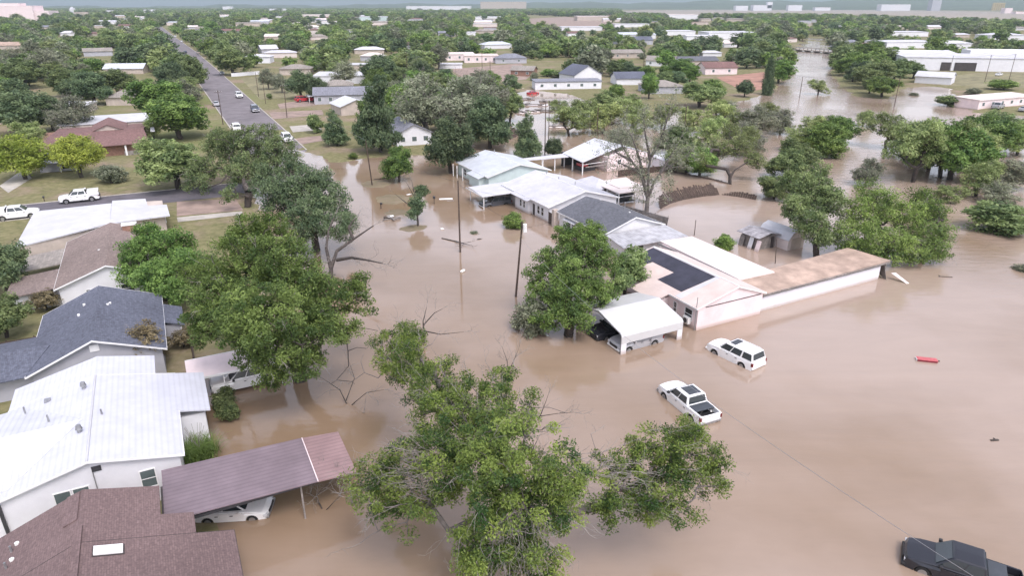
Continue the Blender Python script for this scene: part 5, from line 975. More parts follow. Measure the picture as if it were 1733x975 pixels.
b = Bld('siding_sheet', 'narrow white panel standing at the water line under the rounded tree', 'panel', 41.2, 62.4); b.part('sheet', MB().box(41.0, 41.9, 62.3, 62.4, -.5, 1.7), M['siding'])

# --- collapsed fence
def fallen_fence(label, pts, hgt, lean, z0=-.05):
    c = resample([wl(*p) for p in pts], .45); b = MB(); o = bpy.data.objects.new('collapsed_fence', None); COL.objects.link(o); o.location = (*c[len(c)//2], 0); tag(o, label, 'fence')
    t = np.gradient(c, axis=0); t /= np.linalg.norm(t, axis=1)[:, None]; nrm = np.stack([-t[:, 1], t[:, 0]], 1); off = o.location; rg = MB()
    for i in range(len(c)-1):
        f = min(1, i/6, (len(c)-1-i)/3 + .3) ; h = hgt*(.25 + .75*f)*random.uniform(.85, 1.05); q = c[i]; r_ = c[i] + t[i]*.40; ln = nrm[i]*h*lean; dz = h*math.sqrt(max(.05, 1-lean**2)); zz = z0 + random.uniform(-.05, .05)
        b.add([(*q, zz), (*r_, zz), (*(r_+ln), zz+dz), (*(q+ln), zz+dz), (*(q+nrm[i]*.03), zz-.03), (*(r_+nrm[i]*.03), zz-.03), (*(r_+ln+nrm[i]*.03), zz+dz-.03), (*(q+ln+nrm[i]*.03), zz+dz-.03)], [(0, 1, 2, 3), (7, 6, 5, 4), (0, 4, 5, 1), (1, 5, 6, 2), (2, 6, 7, 3), (3, 7, 4, 0)])
    b.build('boards', M['fence_wood'], o, off)
    for f in (.25, .8):
        a = c + nrm*hgt*lean*f; rg.tube([(*p, z0 + hgt*math.sqrt(1-lean**2)*f - .06) for p in a[3:-2]], .05, 4)
    rg.build('rails', M['fence_wood'], o, off)
fallen_fence('long wooden fence collapsed in an arc across the flooded yard', [(80.4, 96.0), (84.5, 98.0), (88.5, 99.0), (93, 99.2), (97.5, 98.6)], 2.8, .72)
fallen_fence('broken end of wooden fence bending away toward the mesquite', [(97.6, 98.5), (99.5, 95.6), (101, 92.4)], 1.2, .6)
fallen_fence('flattened fence line with debris behind the collapsed arc', [(101, 121), (103, 115), (104.5, 109), (105, 104)], .5, .7)
fallen_fence('brown board panel toppled into the creek under the light green leaning tree', [(80, 168), (88, 172), (95, 178)], 3.6, .8)

# ------------------------------------------------------------------ distant buildings
far_n = 0
def simple_house(name, label, px, py, w, d, h, roof='gable', wallm='white_wall', roofm='grey_shingle', rot=0., rise=1.6, win=0, cat='house', group=None, boxes=None):
    """foot of the front wall's middle at a pixel; w across the view, d in depth"""
    global far_n; far_n += 1
    if py < 18: h += (17.7 - py)*4.0; py = 17.8        # skyline blocks stand on the far plain
    p = at(px, py); o = bpy.data.objects.new(name, None); COL.objects.link(o); o.location = (*p, .35); o.rotation_euler = (0, 0, R(rot)); tag(o, label, cat, group)
    wl_ = MB(); rf = MB(); w2 = w/2
    if roof == 'gable':                                # ridge across the view
        wl_.add([(-w2, 0, -1), (w2, 0, -1), (w2, d, -1), (-w2, d, -1), (-w2, 0, h), (w2, 0, h), (w2, d, h), (-w2, d, h), (-w2, d/2, h+rise), (w2, d/2, h+rise)], [(0, 1, 5, 4), (1, 2, 6, 9, 5), (2, 3, 7, 6), (3, 0, 4, 8, 7), (3, 2, 1, 0)])
        k = rise/(d/2); oh = .5
        rf.slab([(-w2-oh, -oh, h-k*oh+.2), (w2+oh, -oh, h-k*oh+.2), (w2+oh, d/2, h+rise+.2), (-w2-oh, d/2, h+rise+.2)], .17); rf.slab([(-w2-oh, d/2, h+rise+.2), (w2+oh, d/2, h+rise+.2), (w2+oh, d+oh, h-k*oh+.2), (-w2-oh, d+oh, h-k*oh+.2)], .17)
    elif roof == 'gablef':                             # gable facing the camera
        wl_.add([(-w2, 0, -1), (w2, 0, -1), (w2, d, -1), (-w2, d, -1), (-w2, 0, h), (w2, 0, h), (w2, d, h), (-w2, d, h), (0, 0, h+rise), (0, d, h+rise)], [(0, 1, 5, 8, 4), (1, 2, 6, 5), (2, 3, 7, 9, 6), (3, 0, 4, 7), (3, 2, 1, 0)])
        k = rise/w2; oh = .5
        rf.slab([(-w2-oh, -oh, h-k*oh+.2), (0, -oh, h+rise+.2), (0, d+oh, h+rise+.2), (-w2-oh, d+oh, h-k*oh+.2)], .17); rf.slab([(0, -oh, h+rise+.2), (w2+oh, -oh, h-k*oh+.2), (w2+oh, d+oh, h-k*oh+.2), (0, d+oh, h+rise+.2)], .17)
    elif roof == 'hip':
        wl_.box(-w2, w2, 0, d, -1, h); i = min(w, d)/2*.95; oh = .6
        rf.add([(-w2-oh, -oh, h), (w2+oh, -oh, h), (w2+oh, d+oh, h), (-w2-oh, d+oh, h), (-w2+i, d/2, h+rise), (w2-i, d/2, h+rise)], [(0, 1, 5, 4), (1, 2, 5), (2, 3, 4, 5), (3, 0, 4), (3, 2, 1, 0)])
    else:
        wl_.box(-w2, w2, 0, d, -1, h); rf.slab([(-w2-.3, -.3, h+.25), (w2+.3, -.3, h+.25), (w2+.3, d+.3, h+.6), (-w2-.3, d+.3, h+.6)], .35)
    for bx in boxes or []: wl_.box(*bx)
    wo = wl_.build('wall', M[wallm], o); rf.build('roof', M[roofm], o)
    for i in range(win):
        x = -w2 + w*(i+.5)/win; zz = h*.36; ww = min(.62, w/win*.22)
        fr = MB(); fr.box(x-ww-.1, x+ww+.1, -.06, -.004, zz-.08, zz+h*.36+.08); f = fr.build('window', M['trim'], o); MB().box(x-ww, x+ww, -.08, -.062, zz, zz+h*.36).build('pane', M['window_screen'], f)
    bx0 = pix(*(p + np.array([-w2, 0])), 0); bx1 = pix(*(p + np.array([w2, 0])), 0); top = pix(p[0], p[1] + d, h + rise)[1]
    BOXES.append((bx0[0], min(top, py-2), bx1[0], py, p[1], p)); FOOT.append((p[0], p[1] + d/2, max(w, d)/2*.9)); return o
BOXES = []; FOOT = []
for a in [
 ('house', 'grey roofed house with a row of white windows on the lawn beside the long road', 588, 177, 24, 11, 3.4, 'gable', 'grey_wall', 'grey_shingle', 12, 2.2, 6),
 ('long_building', 'long building with a bright white roof behind the grey roofed house', 590, 143, 33, 18, 3.6, 'flat', 'white_wall', 'white_roof_flat', 4, .6, 0),
 ('white_shed', 'small white roofed shed behind the long white roof', 609, 120, 12, 8, 3, 'flat', 'tan_wall', 'white_roof_flat', 4, .5, 0),
 ('house', 'house with a brown hip roof in front of the long white roof', 572, 158, 12, 9, 3, 'hip', 'white_wall', 'tan_shingle', 8, 2, 0),
 ('white_shed', 'white metal gable roof half hidden left of the tall cedar', 605, 196, 11, 12, 3, 'gablef', 'tan_wall', 'white_roof_x', 30, 2, 0),
 ('white_house', 'white gabled house with dark shutters right of the tall cedar', 702, 248, 9.5, 15, 3.2, 'gablef', 'white_wall', 'grey_shingle', 24, 2.2, 3),
 ('pink_house', 'pale pink flat roofed house left of the lone dark tree on the dirt lot', 778, 103, 20, 14, 4, 'flat', 'pink_wall', 'pale_roof', 8, .5, 3),
 ('pink_house', 'pale pink house with porch columns above the dirt lot', 815, 107, 22, 14, 4.2, 'flat', 'pink_wall', 'pink_roof', 6, .5, 4),
 ('white_trailer', 'low white trailer beside the lone dark tree', 762, 117, 14, 5, 2.4, 'flat', 'white_wall', 'white_roof_flat', 4, .3, 0),
 ('grey_house', 'grey hip roofed house at the right of the dirt lot', 865, 108, 20, 14, 3.2, 'hip', 'grey_wall', 'grey_shingle', 6, 2.5, 2),
 ('brick_house', 'small brick house at the flooded street end', 883, 130, 12, 10, 3, 'gable', 'brick', 'tan_shingle', -15, 1.8, 2),
 ('white_house', 'long white house at the edge of the flood under a dark slate gable', 962, 152, 30, 9, 3.2, 'flat', 'white_wall', 'grey_shingle', 8, .6, 5),
 ('slate_house', 'house with a steep dark slate gable behind the long white house', 995, 138, 16, 14, 3, 'gablef', 'white_wall', 'slate_shingle', 28, 4.2, 0),
 ('slate_house', 'dark slate roofed house right of the steep slate gable', 1068, 145, 14, 12, 3, 'gable', 'white_wall', 'slate_shingle', 6, 2.4, 0),
 ('tan_house', 'tan house with white windows behind the round grey shrub', 1062, 99, 22, 13, 3.4, 'gable', 'tan_wall', 'tan_shingle', 8, 2, 3),
 ('pale_house', 'pale house with a light gable and porch right of the round grey shrub', 1116, 113, 17, 14, 3.4, 'gable', 'white_wall', 'tan_shingle', -20, 2.2, 3),
 ('grey_house', 'grey roofed house in the flood behind the upright bright tree', 1128, 160, 16, 14, 3, 'hip', 'grey_wall', 'tan_shingle', 8, 2, 2),
 ('pink_house', 'bright pink house with a dark window on the red dirt yard', 1220, 127, 18, 12, 3.6, 'gable', 'pink_wall', 'redbrown_shingle', 8, 2.4, 2),
 ('dark_house', 'long dark roofed house left behind the pink house', 1180, 112, 26, 14, 3, 'gable', 'tan_wall', 'dark_shingle', 4, 2, 0),
 ('white_shed', 'small white curved shed beside the long dark roof', 1205, 96, 14, 8, 2.6, 'hip', 'white_wall', 'white_roof_flat', 4, 1.4, 0),
 ('workshop', 'wide blue and white roofed workshop beyond the flooded blocks', 1080, 66, 40, 26, 4.5, 'gable', 'white_wall', 'teal_roof', 8, 2, 0, 'building'),
 ('dark_roofed_hall', 'dark roofed hall in front of the blue white workshop', 1075, 76, 34, 18, 4, 'gable', 'grey_wall', 'slate_shingle', 6, 3, 0, 'building'),
 ('warehouse', 'white flat warehouse beyond the trees left of the cypress', 1240, 67, 54, 34, 7, 'flat', 'white_wall', 'white_roof_flat', 6, .6, 0, 'building'),
 ('white_hall', 'row of white workshop roofs left of the white flat warehouse', 1150, 60, 40, 26, 5, 'flat', 'white_wall', 'white_roof_flat', 6, .6, 0, 'building'),
 ('white_hall', 'low white roof between the workshop and the white flat warehouse', 1185, 68, 30, 14, 4, 'gable', 'white_wall', 'silver_roof', 6, 1, 0, 'building'),
 ('pink_hall', 'big pinkish industrial block in the open yards near the skyline', 1005, 35, 80, 50, 10, 'flat', 'tan_wall', 'pale_roof', 4, .6, 0, 'building'),
 ('white_hall', 'white hall right of the yellow spoil heaps', 1155, 33, 80, 50, 12, 'flat', 'white_wall', 'pale_roof', 4, .6, 0, 'building'),
 ('white_hall', 'long white depot in front of the big pinkish block', 1070, 46, 60, 20, 5, 'flat', 'white_wall', 'white_roof_flat', 4, .6, 0, 'building'),
 ('white_hall', 'low white depot roof left in front of the big pinkish block', 985, 52, 60, 26, 5, 'flat', 'white_wall', 'white_roof_flat', 4, .6, 0, 'building'),
 ('school', 'cream two storey block with dark window bays left of the greenish hall', 537, 32, 78, 40, 11, 'flat', 'pale_roof', 'pale_roof', 6, .6, 5, 'building'),
 ('white_hall', 'low pale annexe in front of the cream two storey block', 560, 41, 56, 24, 5, 'flat', 'white_wall', 'pale_roof', 6, .6, 0, 'building'),
 ('greenish_hall', 'pale greenish gymnasium with a white upper roof', 632, 36, 62, 46, 10, 'flat', 'teal_wall', 'white_roof_flat', 4, .6, 0, 'building', None, [(-45, -30, 4, 40, -1, 6)]),
 ('long_warehouse', 'very long white warehouse on the skyline', 742, 15, 420, 120, 18, 'flat', 'white_wall', 'white_roof_flat', 0, .6, 0, 'building'),
 ('brown_tower_block', 'wide pinkish brown building on the skyline', 852, 8, 300, 160, 16, 'flat', 'tan_wall', 'rust_roof', 0, .6, 0, 'building'),
 ('white_hall', 'white flat roofs in the wooded blocks toward the skyline right of the warehouse', 828, 33, 72, 40, 7, 'flat', 'white_wall', 'white_roof_flat', 4, .6, 0, 'building'),
 ('white_hall', 'small bright white roofs among trees above the dirt lot', 790, 61, 22, 14, 4, 'flat', 'white_wall', 'white_roof_flat', 4, .6, 0),
 ('grey_house', 'greyish roof among trees above the lone dark tree', 756, 62, 20, 14, 4, 'gable', 'grey_wall', 'grey_shingle', 4, 2, 0),
 ('hospital', 'large pale pink multi storey block at the upper left corner', 22, 35, 96, 60, 33, 'flat', 'pink_wall', 'pink_wall', 10, .6, 0, 'building', None, [(-30, 20, 2, 40, 33, 39), (48, 80, 6, 60, -1, 22)]),
 ('hospital_annexe', 'cream lower block right of the large pale pink one', 62, 31, 60, 40, 14, 'flat', 'tan_wall', 'pale_roof', 10, .6, 0, 'building'),
 ('church', 'white church-like tower on the left skyline', 122, 22, 20, 18, 17, 'hip', 'white_wall', 'white_roof_flat', 0, 11, 0, 'building'),
 ('brown_hall', 'long brown roofed hall right of the white tower', 155, 25, 130, 40, 10, 'flat', 'tan_wall', 'rust_roof', 0, .6, 0, 'building'),
 ('white_hall', 'white hall on the left skyline beyond the brown roofed hall', 192, 22, 70, 40, 12, 'flat', 'white_wall', 'white_roof_flat', 0, .6, 0, 'building'),
 ('white_hall', 'tiny white building where the long road meets the skyline', 252, 21, 50, 30, 14, 'flat', 'white_wall', 'white_roof_flat', 0, .6, 0, 'building'),
 ('white_hall', 'tiny white building on the skyline right of the long road', 385, 16, 60, 30, 20, 'flat', 'white_wall', 'white_roof_flat', 0, .6, 0, 'building'),
 ('white_hall', 'white roofs on the skyline above the road trees', 470, 17, 110, 40, 10, 'flat', 'white_wall', 'white_roof_flat', 0, .6, 0, 'building'),
 ('brown_roofed_house', 'house with a wide dull brown roof at the left edge among trees', 14, 84, 26, 16, 3.2, 'gable', 'tan_wall', 'rust_roof', 10, 2.4, 0),
 ('greenish_house', 'grey green roofed house with a white gable among trees left of the road', 210, 126, 20, 11, 2.8, 'gable', 'tan_wall', 'teal_roof', 8, 2.2, 0),
 ('white_trailer', 'white flat roofed trailer left of the brown and white roofed house', 103, 193, 18, 8, 2.4, 'flat', 'tan_wall', 'white_roof_flat', 8, .4, 0),
 ('white_shed', 'white roofed house hidden in dark trees at the left edge', 22, 212, 9, 7, 2.6, 'gable', 'tan_wall', 'white_roof_flat', 8, 1, 0),
 ('tan_house', 'pale house half hidden behind the brown and white roofed house', 215, 180, 14, 10, 3, 'hip', 'tan_wall', 'tan_shingle', 8, 2.2, 0),
 ('white_house', 'white house behind trees right of the road', 436, 108, 16, 14, 4, 'hip', 'white_wall', 'silver_roof', 8, 1.4, 0),
 ('pale_house', 'pale hip roofed house behind the grey roadside trees', 500, 128, 16, 12, 3.2, 'hip', 'tan_wall', 'tan_shingle', 8, 2, 0),
 ('pale_house', 'white roofed house in trees above the long white roof', 625, 92, 22, 12, 3.2, 'hip', 'tan_wall', 'white_roof_flat', 8, 2, 0),
 ('warehouse', 'large white and pink warehouse with dark doorways at the right edge', 1680, 122, 92, 34, 7, 'flat', 'white_wall', 'silver_roof', -14, .6, 0, 'building', None, [(-46, -14, 34.5, 46, -1, 8.6), (-2, 46, 34.5, 50, -1, 9.6)]),
 ('garage', 'white garage with a bright gable roof at the flood edge', 1577, 143, 15, 13, 3.2, 'gable', 'white_wall', 'white_roof_flat', -38, 1.8, 0),
 ('pink_trailer', 'long pale pink trailer house with a flat roof near the right edge', 1702, 182, 32, 9, 3, 'flat', 'pink_wall', 'pale_roof', 24, .4, 6),
 ('white_hall', 'cluster of white workshop roofs beyond the wooded island', 1545, 82, 52, 30, 5, 'flat', 'white_wall', 'silver_roof', 10, .6, 0, 'building'),
 ('white_hall', 'bright white flat roof behind the cluster of workshop roofs', 1540, 62, 44, 26, 5, 'flat', 'white_wall', 'white_roof_flat', 4, .6, 0, 'building'),
 ('white_shed', 'small white peaked roof before the large warehouse', 1605, 98, 10, 8, 3, 'hip', 'white_wall', 'white_roof_flat', 4, 2, 0),
 ('white_shed', 'white roof above the large warehouse', 1618, 82, 28, 16, 4, 'hip', 'white_wall', 'white_roof_flat', 4, 2, 0),
 ('white_hall', 'white roofs in scrub at the right edge above the warehouse', 1705, 68, 40, 24, 5, 'hip', 'white_wall', 'silver_roof', 4, 2, 0, 'building'),
 ('long_warehouse', 'long bluish white warehouse on the right skyline', 1515, 12, 190, 60, 16, 'flat', 'white_wall', 'silver_roof', 0, .6, 0, 'building'),
 ('white_tower_block', 'white block with a tall square tower on the skyline right of centre', 1290, 13, 120, 60, 16, 'flat', 'white_wall', 'white_roof_flat', 0, .6, 0, 'building', None, [(30, 62, 0, 30, 16, 54)]),
 ('white_hall', 'white low roofs right of the square tower', 1345, 12, 90, 40, 12, 'flat', 'white_wall', 'white_roof_flat', 0, .6, 0, 'building'),
 ('white_hall', 'white roofs beyond the tan field left of the long bluish warehouse', 1392, 15, 100, 40, 10, 'flat', 'white_wall', 'pale_roof', 0, .6, 0, 'building'),
 ('grey_block', 'grey square block on the right skyline left of the yellow silos', 1583, 12, 60, 50, 48, 'flat', 'grey_wall', 'grey_wall', 0, .6, 0, 'building'),
 ('pink_block', 'pinkish block at the foot of the yellow silos', 1706, 22, 34, 30, 22, 'flat', 'pink_wall', 'pink_wall', 0, .6, 0, 'building'),
 ('red_hall', 'low red roofed hall right of the yellow silos', 1728, 23, 46, 30, 9, 'flat', 'pink_wall', 'rust_roof', 0, .6, 0, 'building'),
 ('white_hall', 'white buildings on the skyline left of the square tower', 1255, 14, 80, 50, 16, 'flat', 'white_wall', 'white_roof_flat', 0, .6, 0, 'building'),
 ]: simple_house(*a)
# silos
p = at(1688, 17); o = bpy.data.objects.new('grain_silos', None); COL.objects.link(o); o.location = (*p, 0); tag(o, 'row of tall yellow grain silos on the right skyline', 'silos')
for i in range(6): MB().tube([(-38+i*15, 0, 0), (-38+i*15, 0, 44)], 7.4, 14).build('silo', M['yellow'], o)
MB().box(-44, 44, -3, 3, 44.1, 50).build('headhouse', M['yellow'], o); BOXES.append((1665, 0, 1710, 17, p[1], p))
# doors on the large warehouse
wh = [q for q in bpy.data.objects if q.name == 'warehouse' or q.name.startswith('warehouse.')][-1]
for x0, x1 in ((-27, -22), (-20, -9)): MB().box(x0, x1, -.25, -.02, 0, 4.6).build('doorway', M['dark_trim'], wh)
# bridge
pa, pb = at(1346, 86), at(1408, 91); d = pb - pa; ln = np.linalg.norm(d); o = bpy.data.objects.new('bridge', None); COL.objects.link(o); o.location = (*pa, 0); o.rotation_euler = (0, 0, math.atan2(d[1], d[0])); tag(o, 'low road bridge with pale railing almost covered by the river', 'bridge')
MB().box(-3, ln+3, 0, 7, .9, 1.6).build('deck', M['concrete'], o); MB().box(-3, ln+3, 0, .3, 2.9, 3.2).build('rail', M['concrete'], o); MB().box(-3, ln+3, 6.7, 7, 2.9, 3.2).build('rail', M['concrete'], o)
for i in range(10): MB().box(i*ln/9-.4, i*ln/9+.4, .002, .28, 1.6, 2.9).build('baluster', M['concrete'], o)
for i in range(5): MB().box(i*ln/4-.5, i*ln/4+.5, .5, 6.5, -2, .9).build('pier', M['concrete'], o)
# spoil heaps
for px, py, r_, h, lb in ((1085, 27, 16, 7, 'yellow spoil heap left in the industrial yard'), (1108, 26, 20, 8, 'yellow spoil heap right in the industrial yard')):
    p = at(px, py); mb = MB(); k = 14; rn = random.Random(px)
    rings = [(1, 0), (.75, .45), (.45, .8), (.15, 1)]
    for f, z in rings:
        for j in range(k): a = j*6.283/k; q = f*r_*rn.uniform(.8, 1.15); mb.v.append((math.cos(a)*q*1.8, math.sin(a)*q, z*h*rn.uniform(.85, 1.1)-.2))
    for i in range(3):
        for j in range(k): mb.f.append((i*k+j, i*k+(j+1) % k, (i+1)*k+(j+1) % k, (i+1)*k+j))
    mb.f.append(tuple(3*k+j for j in range(k))); o = mb.build('spoil_heap', M['yellow']); o.location = (*p, .3); tag(o, lb, 'soil heap')

# ------------------------------------------------------------------ vehicles (x forward, z up from the tyre contact)
def vehicle(kind, name, label, cat, pos, rot, pm, z=-.5, group=None, roof_glass=0, cover=False):
    o = bpy.data.objects.new(name, None); COL.objects.link(o); o.location = (pos[0], pos[1], z); o.rotation_euler = (0, 0, rot); o.scale = (1.13, 1.22, 1.22); tag(o, label, cat, group)
    K = {'pickup': dict(L=5.9, W=2.02, xf=1.92, xr=-1.78, r=.41, prof=[(2.88, .42), (2.95, .62), (2.93, .9), (2.78, 1.08), (2.2, 1.17), (1.35, 1.23), (1.0, 1.24), (-1.12, 1.24), (-1.18, 1.24), (-1.22, 1.24), (-2.78, 1.22), (-2.86, 1.22), (-2.92, 1.18), (-2.93, .62), (-2.86, .42)], bed=(-2.80, -1.19), cab=(-1.15, 1.48, -.95, .62, 1.22, 1.92, .95, .80)),
         'suv': dict(L=5.3, W=2.02, xf=1.62, xr=-1.5, r=.40, prof=[(2.55, .40), (2.64, .6), (2.62, .88), (2.48, 1.06), (2.0, 1.14), (1.15, 1.2), (.9, 1.2), (-2.4, 1.16), (-2.6, 1.1), (-2.66, .8), (-2.66, .55), (-2.56, .4)], bed=None, cab=(-2.58, 1.30, -2.36, .52, 1.14, 1.88, .94, .78)),
         'sedan': dict(L=4.8, W=1.85, xf=1.42, xr=-1.38, r=.34, prof=[(2.32, .30), (2.4, .48), (2.36, .66), (2.1, .82), (1.1, .95), (.9, .97), (-1.6, 1.0), (-2.2, .98), (-2.36, .86), (-2.4, .55), (-2.3, .3)], bed=None, cab=(-1.85, 1.1, -1.05, .2, .93, 1.43, .82, .62)),
        }['pickup' if kind in ('pickup', 'utility') else kind]
    W2 = K['W']/2; xm = K['L']/2
    def wf(x):
        a = abs(x)/xm; return 1 - (.13 if x > 0 else .05)*max(0, (a-.62)/.38)**2.2
    ys = [-1, -.97, -.86, -.84, -.45, 0, .45, .84, .86, .97, 1]; mb = MB(); nY = len(ys); pf = K['prof']
    bed = K['bed'] if kind == 'pickup' else None
    for (x, zz) in pf:
        for y in ys:
            zq = zz + (.045*(1-y*y) if zz > .8 else 0) - (.05 if abs(y) == 1 and zz > .8 else 0)
            if bed and bed[0] < x < bed[1] and abs(y) < .85: zq = .78
            mb.v.append((x + (.10*(1-y*y) if x > xm*.9 else -.05*(1-y*y) if x < -xm*.9 else 0), y*W2*wf(x)*(1 if zz < .95 else .985), zq))
    for i in range(len(pf)-1):
        for j in range(nY-1): mb.f.append((i*nY+j, i*nY+j+1, (i+1)*nY+j+1, (i+1)*nY+j))
    ra = K['r']*1.2; zb = pf[0][1]; arcs = []
    for j in (0, nY-1):
        sg = -1 if j == 0 else 1; loop = [i*nY+j for i in range(len(pf))]; bot = []
        for xc in (K['xr'], K['xf']):
            arc = []
            for t in range(9):
                a = math.pi - math.pi*t/8; ax = xc + ra*math.cos(a); az_ = max(zb, K['r'] + ra*math.sin(a) - .02) if 0 < t < 8 else zb
                n0 = len(mb.v); mb.v.append((ax, sg*W2*wf(ax), az_)); arc.append(n0)
            bot += arc; inn = []
            for q in arc:
                v = mb.v[q]; mb.v.append((v[0], v[1] - sg*.34, v[2])); inn.append(len(mb.v)-1)
            for q in range(8): mb.f.append((arc[q], arc[q+1], inn[q+1], inn[q]))
            mb.f.append(tuple(inn))
        mb.f.append(tuple(loop + bot))
    body = mb.build('body', pm, o, bevel=.02)
    c = K['cab']; x0, x1, t0, t1, zb_, zt, wb, wt = c; wb *= W2/1.0; wt *= W2/1.0
    cb = MB(); cb.add([(x0, -wb, zb_), (x1, -wb, zb_-.02), (x1, wb, zb_-.02), (x0, wb, zb_), (t0, -wt, zt-.03), (t1, -wt, zt-.03), (t1, wt, zt-.03), (t0, wt, zt-.03), (t0+.1, 0, zt+.02), (t1-.05, 0, zt+.02)],
        [(0, 1, 5, 4), (2, 3, 7, 6), (1, 2, 6, 9, 5), (3, 0, 4, 8, 7), (4, 5, 9, 8), (8, 9, 6, 7)]); cb.build('cabin', pm, o, bevel=.07)
    def panel(nm, q, u0, u1, v0, v1, m=M['glass'], off=.012, cut=0.):
        A, B, C_, D = [Vector(k) for k in q]; f = lambda u, v: (A*(1-u) + B*u)*(1-v) + (D*(1-u) + C_*u)*v
        n = (B-A).cross(D-A).normalized()*off; p = [f(u0, v0)+n, f(u1, v0)+n, f(u1-cut, v1)+n, f(u0, v1)+n]; p += [k - n*1.9 for k in p]
        MB().add(p, [(0, 1, 2, 3), (7, 6, 5, 4), (0, 4, 5, 1), (1, 5, 6, 2), (2, 6, 7, 3), (3, 7, 4, 0)]).build(nm, m, o)
    sl = [(x1, wb, zb_), (x0, wb, zb_), (t0, wt, zt), (t1, wt, zt)]; sr = [(x0, -wb, zb_), (x1, -wb, zb_), (t1, -wt, zt), (t0, -wt, zt)]
    cuts = {'pickup': ((.05, .47), (.51, .93)), 'utility': ((.05, .47), (.51, .93)), 'suv': ((.03, .32), (.345, .64), (.69, .97)), 'sedan': ((.05, .5), (.53, .93))}[kind]
    for a_, b_ in cuts:
        panel('side_window', [sl[0], sl[1], sl[2], sl[3]], a_, b_, .14, .86); panel('side_window', [sr[0], sr[1], sr[2], sr[3]], 1-b_, 1-a_, .14, .86)
    panel('windscreen', [(x1, -wb, zb_), (x1, wb, zb_), (t1, wt, zt-.03), (t1, -wt, zt-.03)], .06, .94, .08, .92, off=.03); panel('rear_window', [(x0, wb, zb_), (x0, -wb, zb_), (t0, -wt, zt-.03), (t0, wt, zt-.03)], .08, .92, .15 if kind != 'suv' else .22, .90, off=.03)
    if roof_glass:
        xa, xb = (t1-.2, t1-.2-roof_glass); MB().box(xb, xa, -wt*.66, wt*.66, zt+.012, zt+.035).build('sunroof', M['bed_cover'], o)
        if roof_glass > .8: MB().box((xa+xb)/2-.03, (xa+xb)/2+.03, -wt*.66, wt*.66, zt+.036, zt+.045).build('sunroof_bar', M['dark_metal'], o)
    dz = {'pickup': ((-1.08, .02), (.06, 1.1)), 'utility': ((-1.08, .02), (.06, 1.1)), 'suv': ((-1.02, -.06), (-.02, .98)), 'sedan': ((-.98, -.04), (0., .98))}[kind]; zt_ = pf[6][1]-.1
    for sg in (-1, 1):
        for d0, d1 in dz:
            if min(abs(d0 - K['xr']), abs(d1 - K['xr'])) < ra: d0 = K['xr'] + ra + .03
            y0, y1 = sorted((sg*W2*.99, sg*(W2*1.0 + .014))); dr = MB().box(d0, d1, y0, y1, zb+.16, zt_).build('door', pm, o, bevel=.012)
            y0, y1 = sorted((sg*(W2*1.0 + .015), sg*(W2 + .045))); MB().box(d0+.08, d0+.28, y0, y1, zt_-.14, zt_-.10).build('door_handle', M['plastic'], dr)
    for nm, xc in (('wheel', K['xf']), ('wheel', K['xr'])):
        for sg in (-1, 1):
            y = sg*(W2*wf(xc)-.13); wh_ = MB().tube([(xc, y-.11, K['r']), (xc, y+.11, K['r'])], K['r'], 20).build('wheel', M['rubber'], o, bevel=.02)
            MB().tube([(xc, y+sg*.115-.01, K['r']), (xc, y+sg*.115+.01, K['r'])], K['r']*.62, 14).build('rim', M['rim'], wh_)
    fx = pf[2][0]; zl_ = pf[2][1]
    for sg in (-1, 1):
        MB().box(fx-.22, fx+.035, sg*W2*.80-.17, sg*W2*.80+.12 if sg < 0 else sg*W2*.80+.06, zl_-.14, zl_+.04).build('headlight', M['clear_lamp'], o, bevel=.02)
        rx = pf[-3][0] if kind != 'suv' else -2.64; zr_ = {'pickup': 1.0, 'utility': 1.0, 'suv': .98, 'sedan': .84}[kind]
        MB().box(rx-.035, rx+.16, sg*W2*.90-.075, sg*W2*.90+.075, zr_-.2, zr_+.12).build('tail_light', M['red_lamp'], o, bevel=.015)
        MB().box(x1-.42, x1-.22, sg*(W2+.02)-(.0 if sg > 0 else .2), sg*(W2+.02)+(.2 if sg > 0 else .0), zb_+.02, zb_+.2).build('wing_mirror', pm if kind != 'pickup' else M['plastic'], o, bevel=.03)
    MB().box(fx+.02, fx+.13, -W2*.55, W2*.55, zl_-.24, zl_+.02).build('grille', M['plastic'], o, bevel=.02)
    MB().box(fx-.1, fx+.14, -W2*.93, W2*.93, zb+.08, zb+.26).build('front_bumper', M['plastic'] if pm is M['paint_black'] else M['paint_white'] if kind == 'suv' else M['rim'], o, bevel=.04)
    MB().box(pf[-1][0]-.14, pf[-1][0]+.1, -W2*.93, W2*.93, zb+.08, zb+.27).build('rear_bumper', M['rim'] if kind == 'pickup' else pm, o, bevel=.04)
    if kind in ('suv',):
        for sg in (-1, 1): MB().box(t0+.25, t1-.35, sg*wt*.88-.02, sg*wt*.88+.02, zt+.02, zt+.06).build('roof_rail', M['rim'] if pm is not M['paint_white'] else pm, o)
    if kind == 'pickup':
        if cover: MB().box(-2.15, -1.2, -W2*.85, W2*.85, 1.2, 1.26).build('bed_cover', M['bed_cover'], o, bevel=.015)
        MB().box(-2.78, -1.23, -W2*.835, W2*.835, .785, .80).build('bed_liner', M['plastic'], o)
